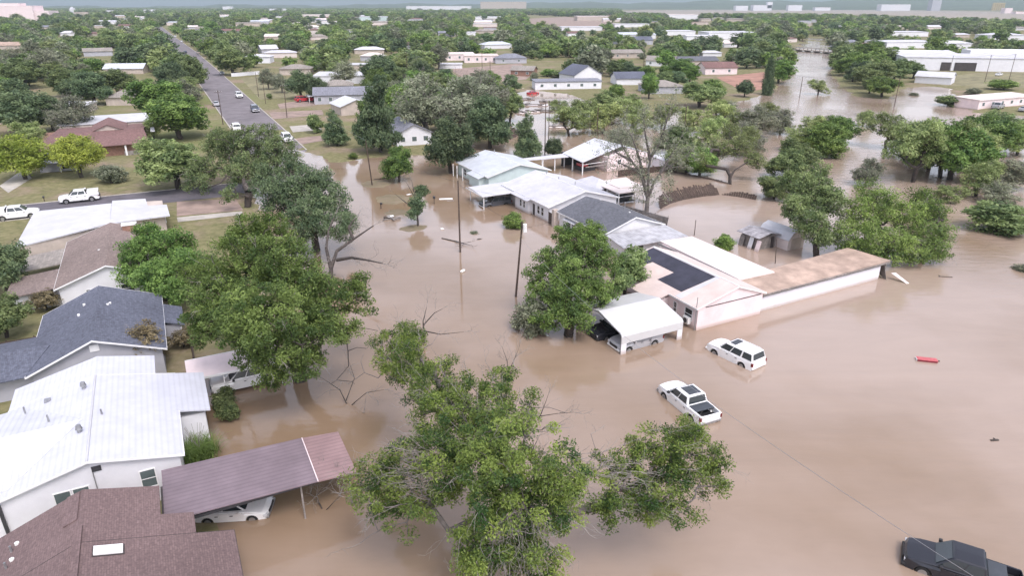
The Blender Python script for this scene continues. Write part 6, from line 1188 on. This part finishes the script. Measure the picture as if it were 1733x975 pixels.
    if kind == 'utility':
        u = MB(); u.box(-2.96, -1.25, -W2*1.03, W2*1.03, .95, 1.72); ub = u.build('service_body', pm, o, bevel=.04)
        MB().box(-1.24, -1.17, -W2*.9, W2*.9, 1.2, 1.78).build('cab_rack', M['dark_metal'], o); MB().tube([(-1.1, -.0, 1.9), (-1.1, 0, 2.1)], .1, 10).build('beacon', M['white_plastic'], o)
        MB().box(-3.06, -2.97, -W2*.7, W2*.7, .6, 1.0).build('hitch_step', M['dark_metal'], o)
        for x in (-2.6, -2.1, -1.6): MB().box(x-.24, x+.24, W2*1.03+.002, W2*1.03+.012, 1.0, 1.6).build('locker_door', M['paint_white'], ub)
    return o
def esr(e, s): return wl(e, s)
FR = ANG + R(90)                     # facing up the street
vehicle('pickup', 'pickup_truck', 'white pickup with dark bed cover and big glass roof stranded in the flooded street', 'pickup', esr(39.9, 41.3), FR - R(4), M['paint_white'], -.50, roof_glass=1.2, cover=True)
pq = (np.array(at(1195, 590)) + np.array(at(1275, 628)))/2; vehicle('suv', 'suv', 'white SUV standing in the water in front of the pink house', 'SUV', pq + .95*EV + .1*SV, FR + R(8), M['paint_white'], -.50, roof_glass=.62)
pq = np.array([26.98, 36.03]) + np.array([.868, -.497])*3.25; vehicle('pickup', 'pickup_truck', 'black pickup in the flood cut by the bottom right corner of the picture', 'pickup', pq, R(150.2), M['paint_black'], -.50, cover=True)
vehicle('suv', 'suv', 'silver car parked under the open side of the white ribbed carport', 'SUV', esr(43.4, 54.1), ANG + R(180), M['paint_silver'], -.52)
vehicle('pickup', 'pickup_truck', 'black truck nose out beside the silver car inside the white ribbed carport', 'pickup', esr(43.1, 57.4), ANG + R(180), M['paint_black'], -.48)
vehicle('sedan', 'sedan', 'white sedan with its nose out under the purple-brown carport', 'car', esr(.0, 45.5), ANG - R(22), M['paint_white'], -.42)
vehicle('pickup', 'pickup_truck', 'white pickup under the low pinkish carport beside the big tree', 'pickup', esr(3.5, 64.6), ANG + R(180), M['paint_white'], -.2)
vehicle('suv', 'suv', 'dark car under the white flat carport between the flooded houses', 'SUV', esr(54.6, 113.2), ANG + R(180), M['paint_grey'], -.7)
vehicle('utility', 'work_truck', 'white work truck with service body and beacon parked across from the white roofed building', 'truck', esr(-15.6, 149.6), ANG + R(181), M['paint_white'], .38)
vehicle('utility', 'work_truck', 'white work truck cut by the left edge, nose toward the other work truck', 'truck', esr(-24.6, 141.6), ANG + R(-1), M['paint_white'], .38)
for kd, nm, lb, ct, px, py, up, pm in [
    ('suv', 'suv', 'dark SUV driving down the long road toward the flood', 'SUV', 432, 189, 0, 'paint_blue'), ('suv', 'suv', 'white SUV parked on the right of the long road behind the dark SUV', 'SUV', 405, 165, 0, 'paint_white'),
    ('sedan', 'sedan', 'silver car at the left kerb of the long road, beside a power pole', 'car', 366, 179, 1, 'paint_silver'), ('suv', 'suv', 'white car at the left kerb nearest the spreading oak', 'SUV', 400, 221, 1, 'paint_white'),
    ('suv', 'suv', 'white car parked at the right kerb closest to the flooded end of the road', 'SUV', 486, 237, 0, 'paint_white'), ('sedan', 'sedan', 'small dark car far up the middle of the long road', 'car', 314, 89, 1, 'paint_blue'),
    ('pickup', 'pickup_truck', 'tan truck parked far up the right kerb of the long road', 'pickup', 336, 91, 0, 'paint_tan'), ('sedan', 'sedan', 'white car far up the right kerb in front of the tan truck', 'car', 308, 71, 0, 'paint_white'), ('sedan', 'sedan', 'farthest white car at the right kerb of the long road', 'car', 297, 62, 0, 'paint_white'),
    ('sedan', 'sedan', 'grey parked car at the right kerb under the trees by the white fence', 'car', 376, 126, 0, 'paint_silver'), ('sedan', 'sedan', 'silver car in the water yard before the pink trailer', 'car', 1732, 188, 2, 'paint_silver'), ('pickup', 'pickup_truck', 'grey pickup parked before the long pink trailer', 'pickup', 1688, 184, 2, 'paint_silver'),
    ('sedan', 'sedan', 'red car half buried in flood debris by the long white house', 'car', 902, 157, 2, 'paint_red'), ('suv', 'suv', 'dark red car on the lawn under the dark rounded tree', 'SUV', 513, 172, 2, 'paint_red'), ('suv', 'suv', 'dark red car under the little white canopy by the grey roofed house', 'SUV', 537, 171, 2, 'paint_red'), ('sedan', 'sedan', 'white car at the foot of the large right warehouse', 'car', 1690, 128, 2, 'paint_white'),
    ]:
    p = at(px, py, .4); z = gz1(*p) + .03
    if px > 1100 and up == 2 and py > 150: z = max(z, .05)
    vehicle(kd, nm, lb, ct, p, {0: FR + R(180), 1: FR, 2: ANG + R(12)}[up], M[pm], z)
b = Bld('canopy', 'little white flat canopy over a red car beside the grey roofed house', 'canopy', *loc(537, 174)); cx, cs_ = b.off[0], b.off[1]
b.part('roof', MB().box(cx-3.5, cx+3.5, cs_-2, cs_+3.5, 2.7, 2.9), M['white_roof_flat']); posts(b, [(cx-3.2, cs_-1.7, 2.7), (cx+3.2, cs_-1.7, 2.7), (cx-3.2, cs_+3.2, 2.7), (cx+3.2, cs_+3.2, 2.7)], 0, 'trim', .1)

# ------------------------------------------------------------------ poles and wires
POLE = {}
def pole(key, px, py, h, label, topx=None, arm=True, tank=False, r=.15, name='utility_pole', group=None):
    p = at(px, py, 0.); z = min(gz1(*p), .0) - .3; o = bpy.data.objects.new(name, None); COL.objects.link(o); o.location = (*p, z); tag(o, label, 'utility pole', group)
    t = np.array([0., 0.])
    if topx is not None: t = at(topx[0], topx[1], h) - p; t = t/max(1, np.linalg.norm(t)/1.4)
    top = Vector((t[0], t[1], h - z)); MB().tube([(0, 0, 0), tuple(top)], r, 8, r*.65).build('pole', M['pole_wood'], o)
    if arm:
        a = Vector((EV[0], EV[1], 0)); c = top - Vector((0, 0, .5)); mb = MB(); mb.tube([tuple(c - a*1.1), tuple(c + a*1.1)], .06, 5); cr_ = mb.build('crossarm', M['pole_wood'], o)
        for q in (-1, -.4, .4, 1): MB().tube([tuple(c + a*q + Vector((0, 0, .05))), tuple(c + a*q + Vector((0, 0, .22)))], .045, 6).build('insulator', M['white_plastic'], cr_)
    if tank: MB().tube([tuple(top + Vector((.32, -.25, -1.25))), tuple(top + Vector((.32, -.25, -1.1))), tuple(top + Vector((.32, -.25, -.25)))], .25, 12).build('transformer', M['white_plastic'], o)
    POLE[key] = np.array([p[0]+top[0], p[1]+top[1], z + top[2]])
pole('a', 779, 427, 11.2, 'tall wooden power pole standing in the flooded street in front of the teal house', (775, 305), False); pole('b', 872, 502, 10.4, 'leaning power pole with a white transformer left of the rounded bright tree', (884, 375), False, True)
pole('c', 630, 313, 9.6, 'leaning wooden pole on the flooded grass verge behind the half-dead tree', (617, 238), False)
pole('d', 486, 201, 11, 'wooden pole on the lawn beside the long road', (480, 142)); pole('e', 378, 213, 11, 'wooden pole at the left edge of the long road', (369, 160)); pole('f', 438, 165, 10, 'thin pole left of the grey trees on the roadside lawn', None, False, r=.12); pole('g', 450, 177, 10, 'thin pole under the grey trees on the roadside lawn', None, False, r=.12)
pole('h', 922, 262, 13, 'dark pole behind the barn low roof, left of a pair', None, False); pole('h2', 928, 258, 13, 'dark pole behind the barn low roof, right of a pair', None, False, r=.12); pole('i', 1010, 233, 8.5, 'pale pole in front of the toppled brown panel', None, False); pole('j', 1157, 230, 9, 'dark pole in the flood right of the bare forked tree', (1164, 186), False)
pole('k', 816, 117, 14, 'pole on the open dirt lot'); pole('l', 830, 156, 13, 'pole at the near edge of the open dirt lot'); pole('m', 690, 138, 14, 'pole behind the tall cedar'); pole('n', 1089, 115, 13, 'pole beside the round grey shrub', None); pole('n2', 962, 100, 11, 'pole in the field before the tan house', None)
pole('o', 1353, 165, 8.5, 'short dark pole standing in the river', (1356, 141), False); pole('p', 1513, 181, 11, 'pole in the flood right of the island tip', None, False); pole('q', 1666, 140, 13, 'pole before the large warehouse', (1675, 102)); pole('r', 1707, 137, 13, 'slanting pole before the right part of the large warehouse', (1717, 95)); pole('s', 1607, 122, 9, 'pole at the warehouse doorway', (1612, 100), False)
pole('x', 1175, 398, 2.6, 'short braced pole behind the flat pale roof', None, False, r=.08, name='clothes_pole'); pole('y', 1313, 445, 4.0, 'thin dark stick pole in the yard between the shed and the rusty roof', (1311, 408), False, r=.07, name='yard_pole')
def wire(label, a, b, sag, r=.012, m='dark_metal', name='power_line', group=None):
    a, b = np.array(a, float), np.array(b, float); t = np.linspace(0, 1, 25)[:, None]; P = a*(1-t) + b*t; P[:, 2] -= (sag*4*t*(1-t))[:, 0]; mid = P[12]
    tag(MB().tube([tuple(q) for q in P], r, 5).build(name, M[m], None, tuple(mid)), label, 'power line', group).location = tuple(mid)
near = np.array([*at(1700, 1010, 17.0), 17.0])
wire('pale service wire crossing the water from the rounded bright tree to the bottom right corner', POLE['b'] - np.array([0, 0, 2.4]), near, 1.7, .011, 'rim')
wire('thin wire between the two nearest poles in the flooded street', POLE['a'] - np.array([0, 0, .4]), POLE['b'] - np.array([0, 0, .3]), .9); wire('thin wire from the leaning verge pole to the pole before the teal house', POLE['c'] - np.array([0, 0, .3]), POLE['a'] - np.array([0, 0, .3]), .9)
def lead(e, s, z): q = wl(e, s); return np.array([q[0], q[1], z])
wire('service wire from the leaning pole to the charcoal roofed house', POLE['b'] - np.array([0, 0, .8]), lead(57.6, 93, 3.0), .5, .012); wire('service wire from the tall street pole to the silver roofed house', POLE['a'] - np.array([0, 0, .8]), lead(57.3, 103, 3.2), .5, .012)
wire('wire from the lawn pole by the road down to the leaning verge pole', POLE['d'], POLE['c'], 1.2, .015, 'metal'); wire('wire strung between the two warehouse poles', POLE['q'], POLE['r'], .8, .03); wire('wire from the warehouse doorway pole to the first warehouse pole', POLE['s'], POLE['q'], .8, .03)
wire('wire from the river pole across the current', POLE['o'], POLE['p'], 1.2, .02)

# ------------------------------------------------------------------ flotsam
def bit(name, label, cat, px, py, parts, rot=0., z=0., group=None):
    p = at(px, py); o = bpy.data.objects.new(name, None); COL.objects.link(o); o.location = (*p, z); o.rotation_euler = (0, 0, R(rot)); tag(o, label, cat, group)
    for nm, bx, m, bv in parts: MB().box(*bx).build(nm, M[m], o, bevel=bv)
    return o
bit('floating_box', 'red flat box drifting alone on the wide brown water', 'box', 1568, 611, [('lid', (-1.0, 1.0, -.36, .36, .18, .26), 'red_plastic', .03), ('body', (-.97, .97, -.33, .33, -.15, .18), 'dark_red', .02), ('handle', (1.12, 1.3, .1, .24, 0, .1), 'plastic', .02), ('end_cap', (-1.04, -1.0, -.3, .3, .02, .25), 'white_plastic', .01)], -14)
bit('floating_board', 'white board floating behind the half-dead street tree', 'board', 753, 337, [('board', (-1.1, 1.5, -.4, .4, .02, .1), 'white_plastic', .02), ('frame', (.3, 1.7, -1.5, -1.3, .0, .08), 'grey_wood', .02)], 8)
bit('mailbox', 'dark mailbox on a thin post near the floating white board', 'mailbox', 735, 345, [('post', (-.06, .06, -.06, .06, -.4, 1.0), 'pole_wood', 0), ('box', (-.2, .2, -.3, .3, 1.0, 1.5), 'dark_metal', .08)], 20)
bit('mailbox', 'dark leaning post with a small box at the edge of the flooded verge', 'mailbox', 645, 353, [('post', (-.07, .07, -.07, .07, -.4, .8), 'pole_wood', 0), ('box', (-.12, .3, -.15, .15, .8, 1.15), 'dark_metal', .05)], -20)
bit('debris_pile', 'heap of broken boards with a white piece at the flooded verge', 'debris', 664, 371, [('plank', (-1.6, 1.6, -.1, .2, .0, .16), 'grey_wood', .02), ('plank', (-.2, .1, -1.3, 1.4, .1, .3), 'grey_wood', .02), ('sheet', (-.7, .5, .4, 1.2, .3, .42), 'white_plastic', .02), ('plank', (-1.4, -.2, .5, .7, .1, .5), 'fence_wood', .02), ('plank', (.2, 1.3, -.7, -.4, .0, .4), 'grey_wood', .02)], 25)
bit('floating_jug', 'white jug floating at the foot of the tall power pole', 'jug', 783, 460, [('body', (-.2, .2, -.4, .4, -.05, .28), 'white_plastic', .1), ('neck', (-.08, .08, .4, .58, .02, .18), 'white_plastic', .03)], -30)
bit('floating_jug', 'small white float right of the half-dead street tree', 'float', 748, 388, [('body', (-.25, .25, -.2, .2, -.05, .2), 'white_plastic', .08), ('knob', (.25, .36, -.06, .06, .02, .12), 'white_plastic', .02)], 10)
bit('floating_board', 'short white plank drifting left of the white ribbed carport', 'board', 924, 567, [('plank', (-.45, .45, -.12, .12, .0, .08), 'white_plastic', .02), ('batten', (-.3, -.2, -.12, .12, .081, .12), 'grey_wood', 0)], -60)
bit('driftwood', 'dark log drifting near the right edge with a small wake', 'log', 1683, 746, [('log', (-.38, .38, -.09, .1, -.06, .1), 'bark', .05), ('stub', (.1, .18, .1, .3, 0, .08), 'bark', .02)], 6)
bit('driftwood', 'floating branch piece beyond the loose sheet', 'log', 1600, 469, [('log', (-.9, .9, -.05, .08, -.05, .08), 'bark', .03), ('fork', (-.7, -.6, .08, .6, -.04, .05), 'bark', .02)], -10)
bit('driftwood', 'small dark scrap below the broken branch top', 'scrap', 811, 405, [('scrap', (-.3, .3, -.15, .15, -.03, .1), 'bark', .04), ('stick', (-.5, .6, -.02, .02, 0, .05), 'bark', 0)], 30)
bit('floating_sheet', 'white flat sheet floating in front of the verge driveway', 'sheet', 692, 329, [('sheet', (-.5, .5, -.25, .25, 0, .04), 'white_plastic', 0), ('edge', (-.5, .5, .25, .29, .0, .07), 'grey_wood', 0)], 50)
for i, (px, py, w_, d_, m, lb) in enumerate([(885, 168, 9, 5, 'grey_wood', 'grey rubble sheet in the flood under the brick house'), (905, 178, 10, 4, 'white_wall', 'pale rubble sheet below the red car'), (930, 172, 8, 4, 'grey_wood', 'broken deck left of the light green leaning tree'), (890, 190, 8, 6, 'pale_roof', 'pale roof sheet in the flood before the rubble'), (925, 188, 9, 4, 'grey_wood', 'grey timber raft at the creek bend'), (870, 150, 8, 5, 'pale_roof', 'pale sheet at the corner of the brick house'), (948, 215, 7, 4, 'pale_roof', 'pale sheet half sunk before the toppled brown panel'), (1135, 178, 5, 3, 'grey_wood', 'grey timber raft beside the wide dark green tree'), (1122, 190, 6, 3, 'rust_roof', 'brown debris raft below the wide dark green tree')]):
    bit('debris_raft', lb, 'debris', px, py, [('sheet', (-w_/2, w_/2, -d_/2, d_/2, .05, .3), m, .05), ('plank', (-w_/2, w_/3, -d_/6, 0, .31, .6), 'grey_wood', .03), ('plank', (w_/6, w_/3, -d_/2, d_/2.5, .31, .5), 'fence_wood', .03), ('plank', (-w_/3, -w_/5, -d_/1.7, d_/2, .61, .8), 'grey_wood', .03)], random.uniform(-30, 40))
for px, py, ln, a, lb in [(652, 303, 5, 10, 'fallen grey limb on the grass verge beside the leaning pole'), (770, 410, 6, -40, 'sunken branch tips beside the tall power pole'), (1165, 322, 5, 20, 'fallen grey limb in the yard behind the collapsed fence arc')]:
    p = at(px, py); o = bpy.data.objects.new('fallen_branch', None); COL.objects.link(o); o.location = (*p, .02); o.rotation_euler = (0, 0, R(a)); tag(o, lb, 'branch'); rng = np.random.default_rng(px)
    V, F = frusta(np.array([[-ln/2, 0, 0.], [0, .2, .1]]), np.array([[0, .2, .1], [ln/2, -.1, .25]]), np.array([.1, .08]), np.array([.08, .04]), 6)
    a4 = twigs([np.array([ln/4, .05, .2]), np.array([0, .2, .1]), np.array([ln/2, -.1, .25]), np.array([ln/3, 0, .2])], [np.array([1, .8, .1]), np.array([.6, -.8, .2]), np.array([1, 0, .1]), np.array([.5, -1, .1])], rng, 2, 1.1, 3, .035); V2, F2 = frusta(*a4, 4)
    q = bpy.data.objects.new('limb', mesh_np('limb', np.concatenate([V, V2]), np.concatenate([F, F2 + len(V)]), [M['bark']])); COL.objects.link(q); q.parent = o

b = Bld('fence', 'long white board fence along the road under the big green tree', 'fence', *loc(415, 131)); p0, p1 = loc(392, 131), loc(440, 127)
b.part('panel', MB().add([(*p0, 0), (*p1, 0), (*p1, 2.2), (*p0, 2.2), (p0[0], p0[1]+.1, 0), (p1[0], p1[1]+.1, 0), (p1[0], p1[1]+.1, 2.2), (p0[0], p0[1]+.1, 2.2)], [(0, 1, 2, 3), (7, 6, 5, 4), (0, 4, 5, 1), (1, 5, 6, 2), (2, 6, 7, 3), (3, 7, 4, 0)]), M['white_wall']); b.part('cap', MB().box(p0[0], p0[0]+.2, p0[1]-.1, p0[1]+.2, 0, 2.4), M['trim'])
for e, s, lb in ((-17.5, 152.5, 'dark mailbox post on the grass beside the first work truck'),):
    b = Bld('mailbox', lb, 'mailbox', e-4.2, s+.3); b.part('post', MB().box(e-4.27, e-4.13, s+.23, s+.37, 0, 1.1), M['pole_wood']); b.part('box', MB().box(e-4.36, e-4.04, s+.05, s+.55, 1.1, 1.4), M['dark_metal'])

# ------------------------------------------------------------------ the wooded blocks beyond
OPEN = [[(396, 126), (447, 120), (505, 150), (565, 160), (640, 235), (745, 262), (700, 280), (560, 292), (500, 262), (450, 195)], [(742, 113), (905, 104), (960, 96), (1000, 112), (900, 150), (780, 160), (730, 130)],
        [(1205, 118), (1315, 118), (1310, 162), (1240, 160)], [(1540, 120), (1560, 110), (1733, 92), (1960, 90), (1960, 215), (1640, 200), (1530, 150)], [(-400, 300), (0, 288), (250, 225), (330, 300), (420, 350), (420, 400), (-400, 700)],
        [(876, 24), (1000, 30), (1045, 44), (1000, 56), (900, 54)], [(1046, 13), (1185, 13), (1185, 34), (1050, 30)], [(1000, 13), (1300, 11), (1470, 12), (1840, 17), (1840, 50), (1560, 40), (1300, 33), (1180, 33)], [(30, 157), (115, 152), (122, 192), (50, 190)], [(15, 108), (78, 108), (74, 126), (15, 126)], [(175, 235), (330, 200), (420, 352), (180, 352)]]
OPA = [np.array(q, float) for q in OPEN]
SEMI = [([(880, 44), (1200, 46), (1290, 72), (1050, 82), (960, 66)], .6), ([(1500, 50), (1733, 46), (1850, 90), (1560, 86)], .6), ([(40, 95), (250, 95), (260, 140), (30, 140)], .35), ([(400, 95), (560, 85), (640, 120), (440, 126)], .3), ([(0, 40), (250, 30), (270, 60), (0, 70)], .25), ([(600, 25), (880, 20), (880, 60), (640, 60)], .3)]
def inpoly(P, x, y):
    c = False; j = len(P)-1
    for i in range(len(P)):
        if (P[i][1] > y) != (P[j][1] > y) and x < (P[j][0]-P[i][0])*(y-P[i][1])/(P[j][1]-P[i][1]) + P[i][0]: c = not c
        j = i
    return c
rng = np.random.default_rng(42); cand = []
Y = 110.0
while Y < 5200:
    sp = 10.5 if Y < 900 else 10.5*(Y/900)**.85; half = Y*.80 + 30; xs = np.arange(-half, half, sp)
    for x in xs: cand.append((x + rng.uniform(-.48, .48)*sp, Y + rng.uniform(-.48, .48)*sp, sp))
    Y += sp
cand = np.array(cand); sdist = poly_sd(FP, cand[:, 0], cand[:, 1]); roadx = np.interp(cand[:, 1], RCx[:, 1], RCx[:, 0]); sideS = np.abs(cand[:, :2] @ SV - 146)
hr = np.random.default_rng(77); nh = 0
for Yh in np.arange(430, 2300, 24.0):
    for _ in range(3 if Yh < 900 else 4):
        x = hr.uniform(-.74, .80)*Yh; y = Yh + hr.uniform(-12, 12); px, py = pix(x, y)
        if not (0 < px < 1733) or any(inpoly(P, px, py) for P in OPA) or abs(x - np.interp(y, RCx[:, 1], RCx[:, 0])) < 26 or hr.random() > .46: continue
        if poly_sd(FP, np.array([x]), np.array([y]))[0] > -14 or any((fx-x)**2 + (fy-y)**2 < (fr+20)**2 for fx, fy, fr in FOOT) or any((tx-x)**2 + (ty-y)**2 < 130 for tx, ty, tw_ in TREES): continue
        w_ = hr.uniform(12, 26)*(1 + (Yh > 1200)*.7); rf_ = ['grey_shingle', 'tan_shingle', 'tan_shingle', 'silver_roof', 'pale_roof', 'teal_roof', 'redbrown_shingle', 'white_roof_flat'][int(hr.integers(8))]; wa_ = ['white_wall', 'tan_wall', 'pale_roof', 'grey_wall'][int(hr.integers(4))]
        zone_ = 'left of the long road' if x < np.interp(y, RCx[:, 1], RCx[:, 0]) else 'right of the long road' if px < 900 else 'on the river side'
        simple_house('distant_house', 'small distant house half hidden among the trees ' + zone_, px, py, w_, hr.uniform(9, 14), 3.4 if Yh < 1200 else 5, ['gable', 'hip', 'gable', 'hip' if Yh < 900 else 'flat'][int(hr.integers(4))], wa_, rf_, hr.uniform(-8, 34), hr.uniform(1.4, 2.6), 0, 'house', 'distant houses among the trees ' + zone_); nh += 1
print('distant houses', nh)
KINDS = ['oak', 'bright', 'dark', 'mesq', 'grey']; picks = []
for i, (x, y, sp) in enumerate(cand):
    if sdist[i] > -3: continue
    dr = x - roadx[i]; nearroad = -(RH + 4.6) < dr*.88 < RH + 4.5
    if nearroad and y < 1250: continue
    e, s = x*EV[0] + y*EV[1], x*SV[0] + y*SV[1]
    if sideS[i] < 9 and e < 22: continue
    if s < 150 and e < 24: continue                       # the near left houses have their own trees
    px, py = pix(x, y)
    if py > 262 or any(inpoly(P, px, py) for P in OPA): continue
    pat = .5 + .5*math.sin(x*.021 + 1.7*math.sin(y*.013))*math.sin(y*.017 + x*.006)
    semi = any(inpoly(P, px, py) and rng.random() < q for P, q in SEMI)
    if semi: continue
    gap = math.sin(x*.031 + 2.1*math.sin(y*.019 + 1))*math.sin(y*.023 + 1.3*math.sin(x*.017))
    if rng.random() > (.68 + .30*pat if y < 1600 else .84) or gap > .84: continue
    big = max(1.0, sp/10.5); wd = min(19, 7.2 + rng.gamma(2.2, 2.4))*(1 if y < 900 else big**.9); h = min(wd*rng.uniform(.62, .85), 15 if y < 1500 else 17); h = max(6, h)
    if any((fx-x)**2 + (fy-y)**2 < (fr + wd*.35)**2 for fx, fy, fr in FOOT): continue
    if y < 420 and any((tx-x)**2 + (ty-y)**2 < (.42*(tw_ + wd))**2 for tx, ty, tw_ in TREES): continue
    hw = wd/2/y*1085; top = pix(x, y, h)[1]; hit = False
    for bx0, bt, bx1, bb, by, bp_ in BOXES:
        if by > y and px + hw*.9 > bx0 and px - hw*.9 < bx1 and top < bb - (bb-bt)*.25 and py > bt: hit = True; break
    if hit and rng.random() < (.92 if y < 330 else .95): continue
    q = rng.random(); zone = .5 + .5*math.sin(x*.011 + 2)*math.sin(y*.009 + 1)
    kind = 'oak' if q < .34 else 'bright' if q < .50 + .2*zone else 'dark' if q < .72 + .1*zone else 'mesq' if q < .86 else 'grey'
    picks.append((y, x, h, wd, kind))
picks.sort()
NIND = max(0, 298 - tree_n); MAP = {'oak': ['oak0', 'oak1', 'oak2'], 'bright': ['bright0', 'bright1', 'bright2'], 'dark': ['dark0', 'dark1'], 'mesq': ['mesquite0', 'mesquite1', 'mesquite2'], 'grey': ['grey0', 'grey1', 'grey2']}
ADJ = {'oak': 'mid green broad', 'bright': 'bright green rounded', 'dark': 'dark bluish green', 'mesq': 'light feathery green', 'grey': 'dull grey half-bare'}
LAND = [(at(150, 150), 'left of the long road behind the brown and white roofed house'), (at(60, 120), 'near the left edge beyond the dry field'), (at(240, 100), 'left of the long road near its far kerb cars'), (at(430, 90), 'right of the long road behind the white fence'), (at(560, 100), 'behind the long white roof'), (at(700, 90), 'above the dirt lot'), (at(880, 85), 'behind the grey hip roofed house by the dirt lot'), (at(1000, 90), 'left of the tan house'), (at(1130, 100), 'around the pale porch house'), (at(1250, 85), 'behind the pink house'), (at(1480, 80), 'behind the wooded river island'), (at(1650, 70), 'above the large warehouse'), (at(780, 190), 'behind the dark waterside tree'), (at(620, 200), 'on the blocks beside the tall cedar'), (at(1600, 200), 'along the right flood edge'), (at(330, 220), 'beside the road behind the spreading oak')]
for y, x, h, wd, kind in picks[:NIND]:
    li = min(range(len(LAND)), key=lambda k: (LAND[k][0][0]-x)**2 + (LAND[k][0][1]-y)**2); key = MAP[kind][int(rng.integers(len(MAP[kind])))]
    o = bpy.data.objects.new('tree', None); COL.objects.link(o); o.location = (x, y, gz1(x, y)); o.rotation_euler = (0, 0, rng.uniform(0, 6.28)); o.scale = (wd/10, wd/10*rng.uniform(.9, 1.1), h/10)
    tag(o, '%s tree %s' % (ADJ[kind], LAND[li][1]), 'tree', '%s trees %s' % (ADJ[kind], LAND[li][1]))
    for nm, me in (('trunk', PROTO[key][0]), ('crown', PROTO[key][1])): c = bpy.data.objects.new(nm, me); COL.objects.link(c); c.parent = o
# everything farther reads as one wood: one object that scatters a few low-detail trees
rest = picks[NIND:]; FARM = []
for i, (kd, lf) in enumerate([('oak', 'oak'), ('bright', 'bright'), ('dark', 'dark'), ('mesq', 'mesquite'), ('grey', 'grey'), ('oak', 'oak'), ('bright', 'bright'), ('dark', 'dark')]):
    r_ = np.random.default_rng(200+i); FARM.append((kd, make_tree('far_tree_mesh', lobe_set('broad', r_), (0, 0, -.5), (0, 0, 3), 75, .9, 1.5, 14, 1.15, lf, 'bark', 300+i, single=True, tip=.05, sides=4)))
me = bpy.data.meshes.new('distant_woods'); n = len(rest); A_ = np.array([(r_[1], r_[0], .3) for r_ in rest], np.float32); me.vertices.add(n); me.vertices.foreach_set('co', A_.ravel())
idx = {k: [i for i, f in enumerate(FARM) if f[0] == k] for k in ADJ}
pk = np.array([idx[r_[4]][int(rng.integers(len(idx[r_[4]])))] for r_ in rest], np.int32); sc = np.array([(r_[3]/10, r_[3]/10, r_[2]/10) for r_ in rest], np.float32); rt = np.stack([np.zeros(n), np.zeros(n), rng.uniform(0, 6.28, n)], 1).astype(np.float32)
me.attributes.new('pick', 'INT', 'POINT').data.foreach_set('value', pk); me.attributes.new('scl', 'FLOAT_VECTOR', 'POINT').data.foreach_set('vector', sc.ravel()); me.attributes.new('rot', 'FLOAT_VECTOR', 'POINT').data.foreach_set('vector', rt.ravel())
wood = bpy.data.objects.new('distant_woods', me); COL.objects.link(wood); tag(wood, 'continuous canopy of distant trees reaching to the skyline', 'woods', kind='stuff')
hid = bpy.data.collections.new('far_tree_source')
for i, (kd, m_) in enumerate(FARM): q = bpy.data.objects.new('far_tree_%s' % 'abcdefgh'[i], m_); hid.objects.link(q)
ng = bpy.data.node_groups.new('woods', 'GeometryNodeTree'); ng.interface.new_socket('Geometry', in_out='INPUT', socket_type='NodeSocketGeometry'); ng.interface.new_socket('Geometry', in_out='OUTPUT', socket_type='NodeSocketGeometry')
gi, go = ng.nodes.new('NodeGroupInput'), ng.nodes.new('NodeGroupOutput'); ci = ng.nodes.new('GeometryNodeCollectionInfo'); ci.inputs['Collection'].default_value = hid; ci.inputs['Separate Children'].default_value = True; ci.inputs['Reset Children'].default_value = True
ip = ng.nodes.new('GeometryNodeInstanceOnPoints'); ip.inputs['Pick Instance'].default_value = True
def attr(nm, ty):
    a = ng.nodes.new('GeometryNodeInputNamedAttribute'); a.data_type = ty; a.inputs['Name'].default_value = nm; return a.outputs['Attribute']
ng.links.new(gi.outputs[0], ip.inputs['Points']); ng.links.new(ci.outputs[0], ip.inputs['Instance']); ng.links.new(attr('pick', 'INT'), ip.inputs['Instance Index']); ng.links.new(attr('scl', 'FLOAT_VECTOR'), ip.inputs['Scale'])
er = ng.nodes.new('FunctionNodeEulerToRotation'); ng.links.new(attr('rot', 'FLOAT_VECTOR'), er.inputs[0]); ng.links.new(er.outputs[0], ip.inputs['Rotation']); ng.links.new(ip.outputs[0], go.inputs[0])
md = wood.modifiers.new('scatter', 'NODES'); md.node_group = ng
print('TREES hand', tree_n, 'picked', len(picks), 'far', n)

# ------------------------------------------------------------------ the air
hm = bpy.data.materials.new('haze'); hm.use_nodes = True; N = hm.node_tree.nodes; N.clear(); ho = N.new('ShaderNodeOutputMaterial'); pv = N.new('ShaderNodeVolumePrincipled')
pv.inputs['Color'].default_value = (.58, .69, .73, 1); pv.inputs['Density'].default_value = .00011; pv.inputs['Anisotropy'].default_value = .2; hm.node_tree.links.new(pv.outputs[0], ho.inputs['Volume'])
hz = MB().box(-24000, 24000, -6000, 24000, -4, 175).build('haze', hm); tag(hz, kind='stuff')
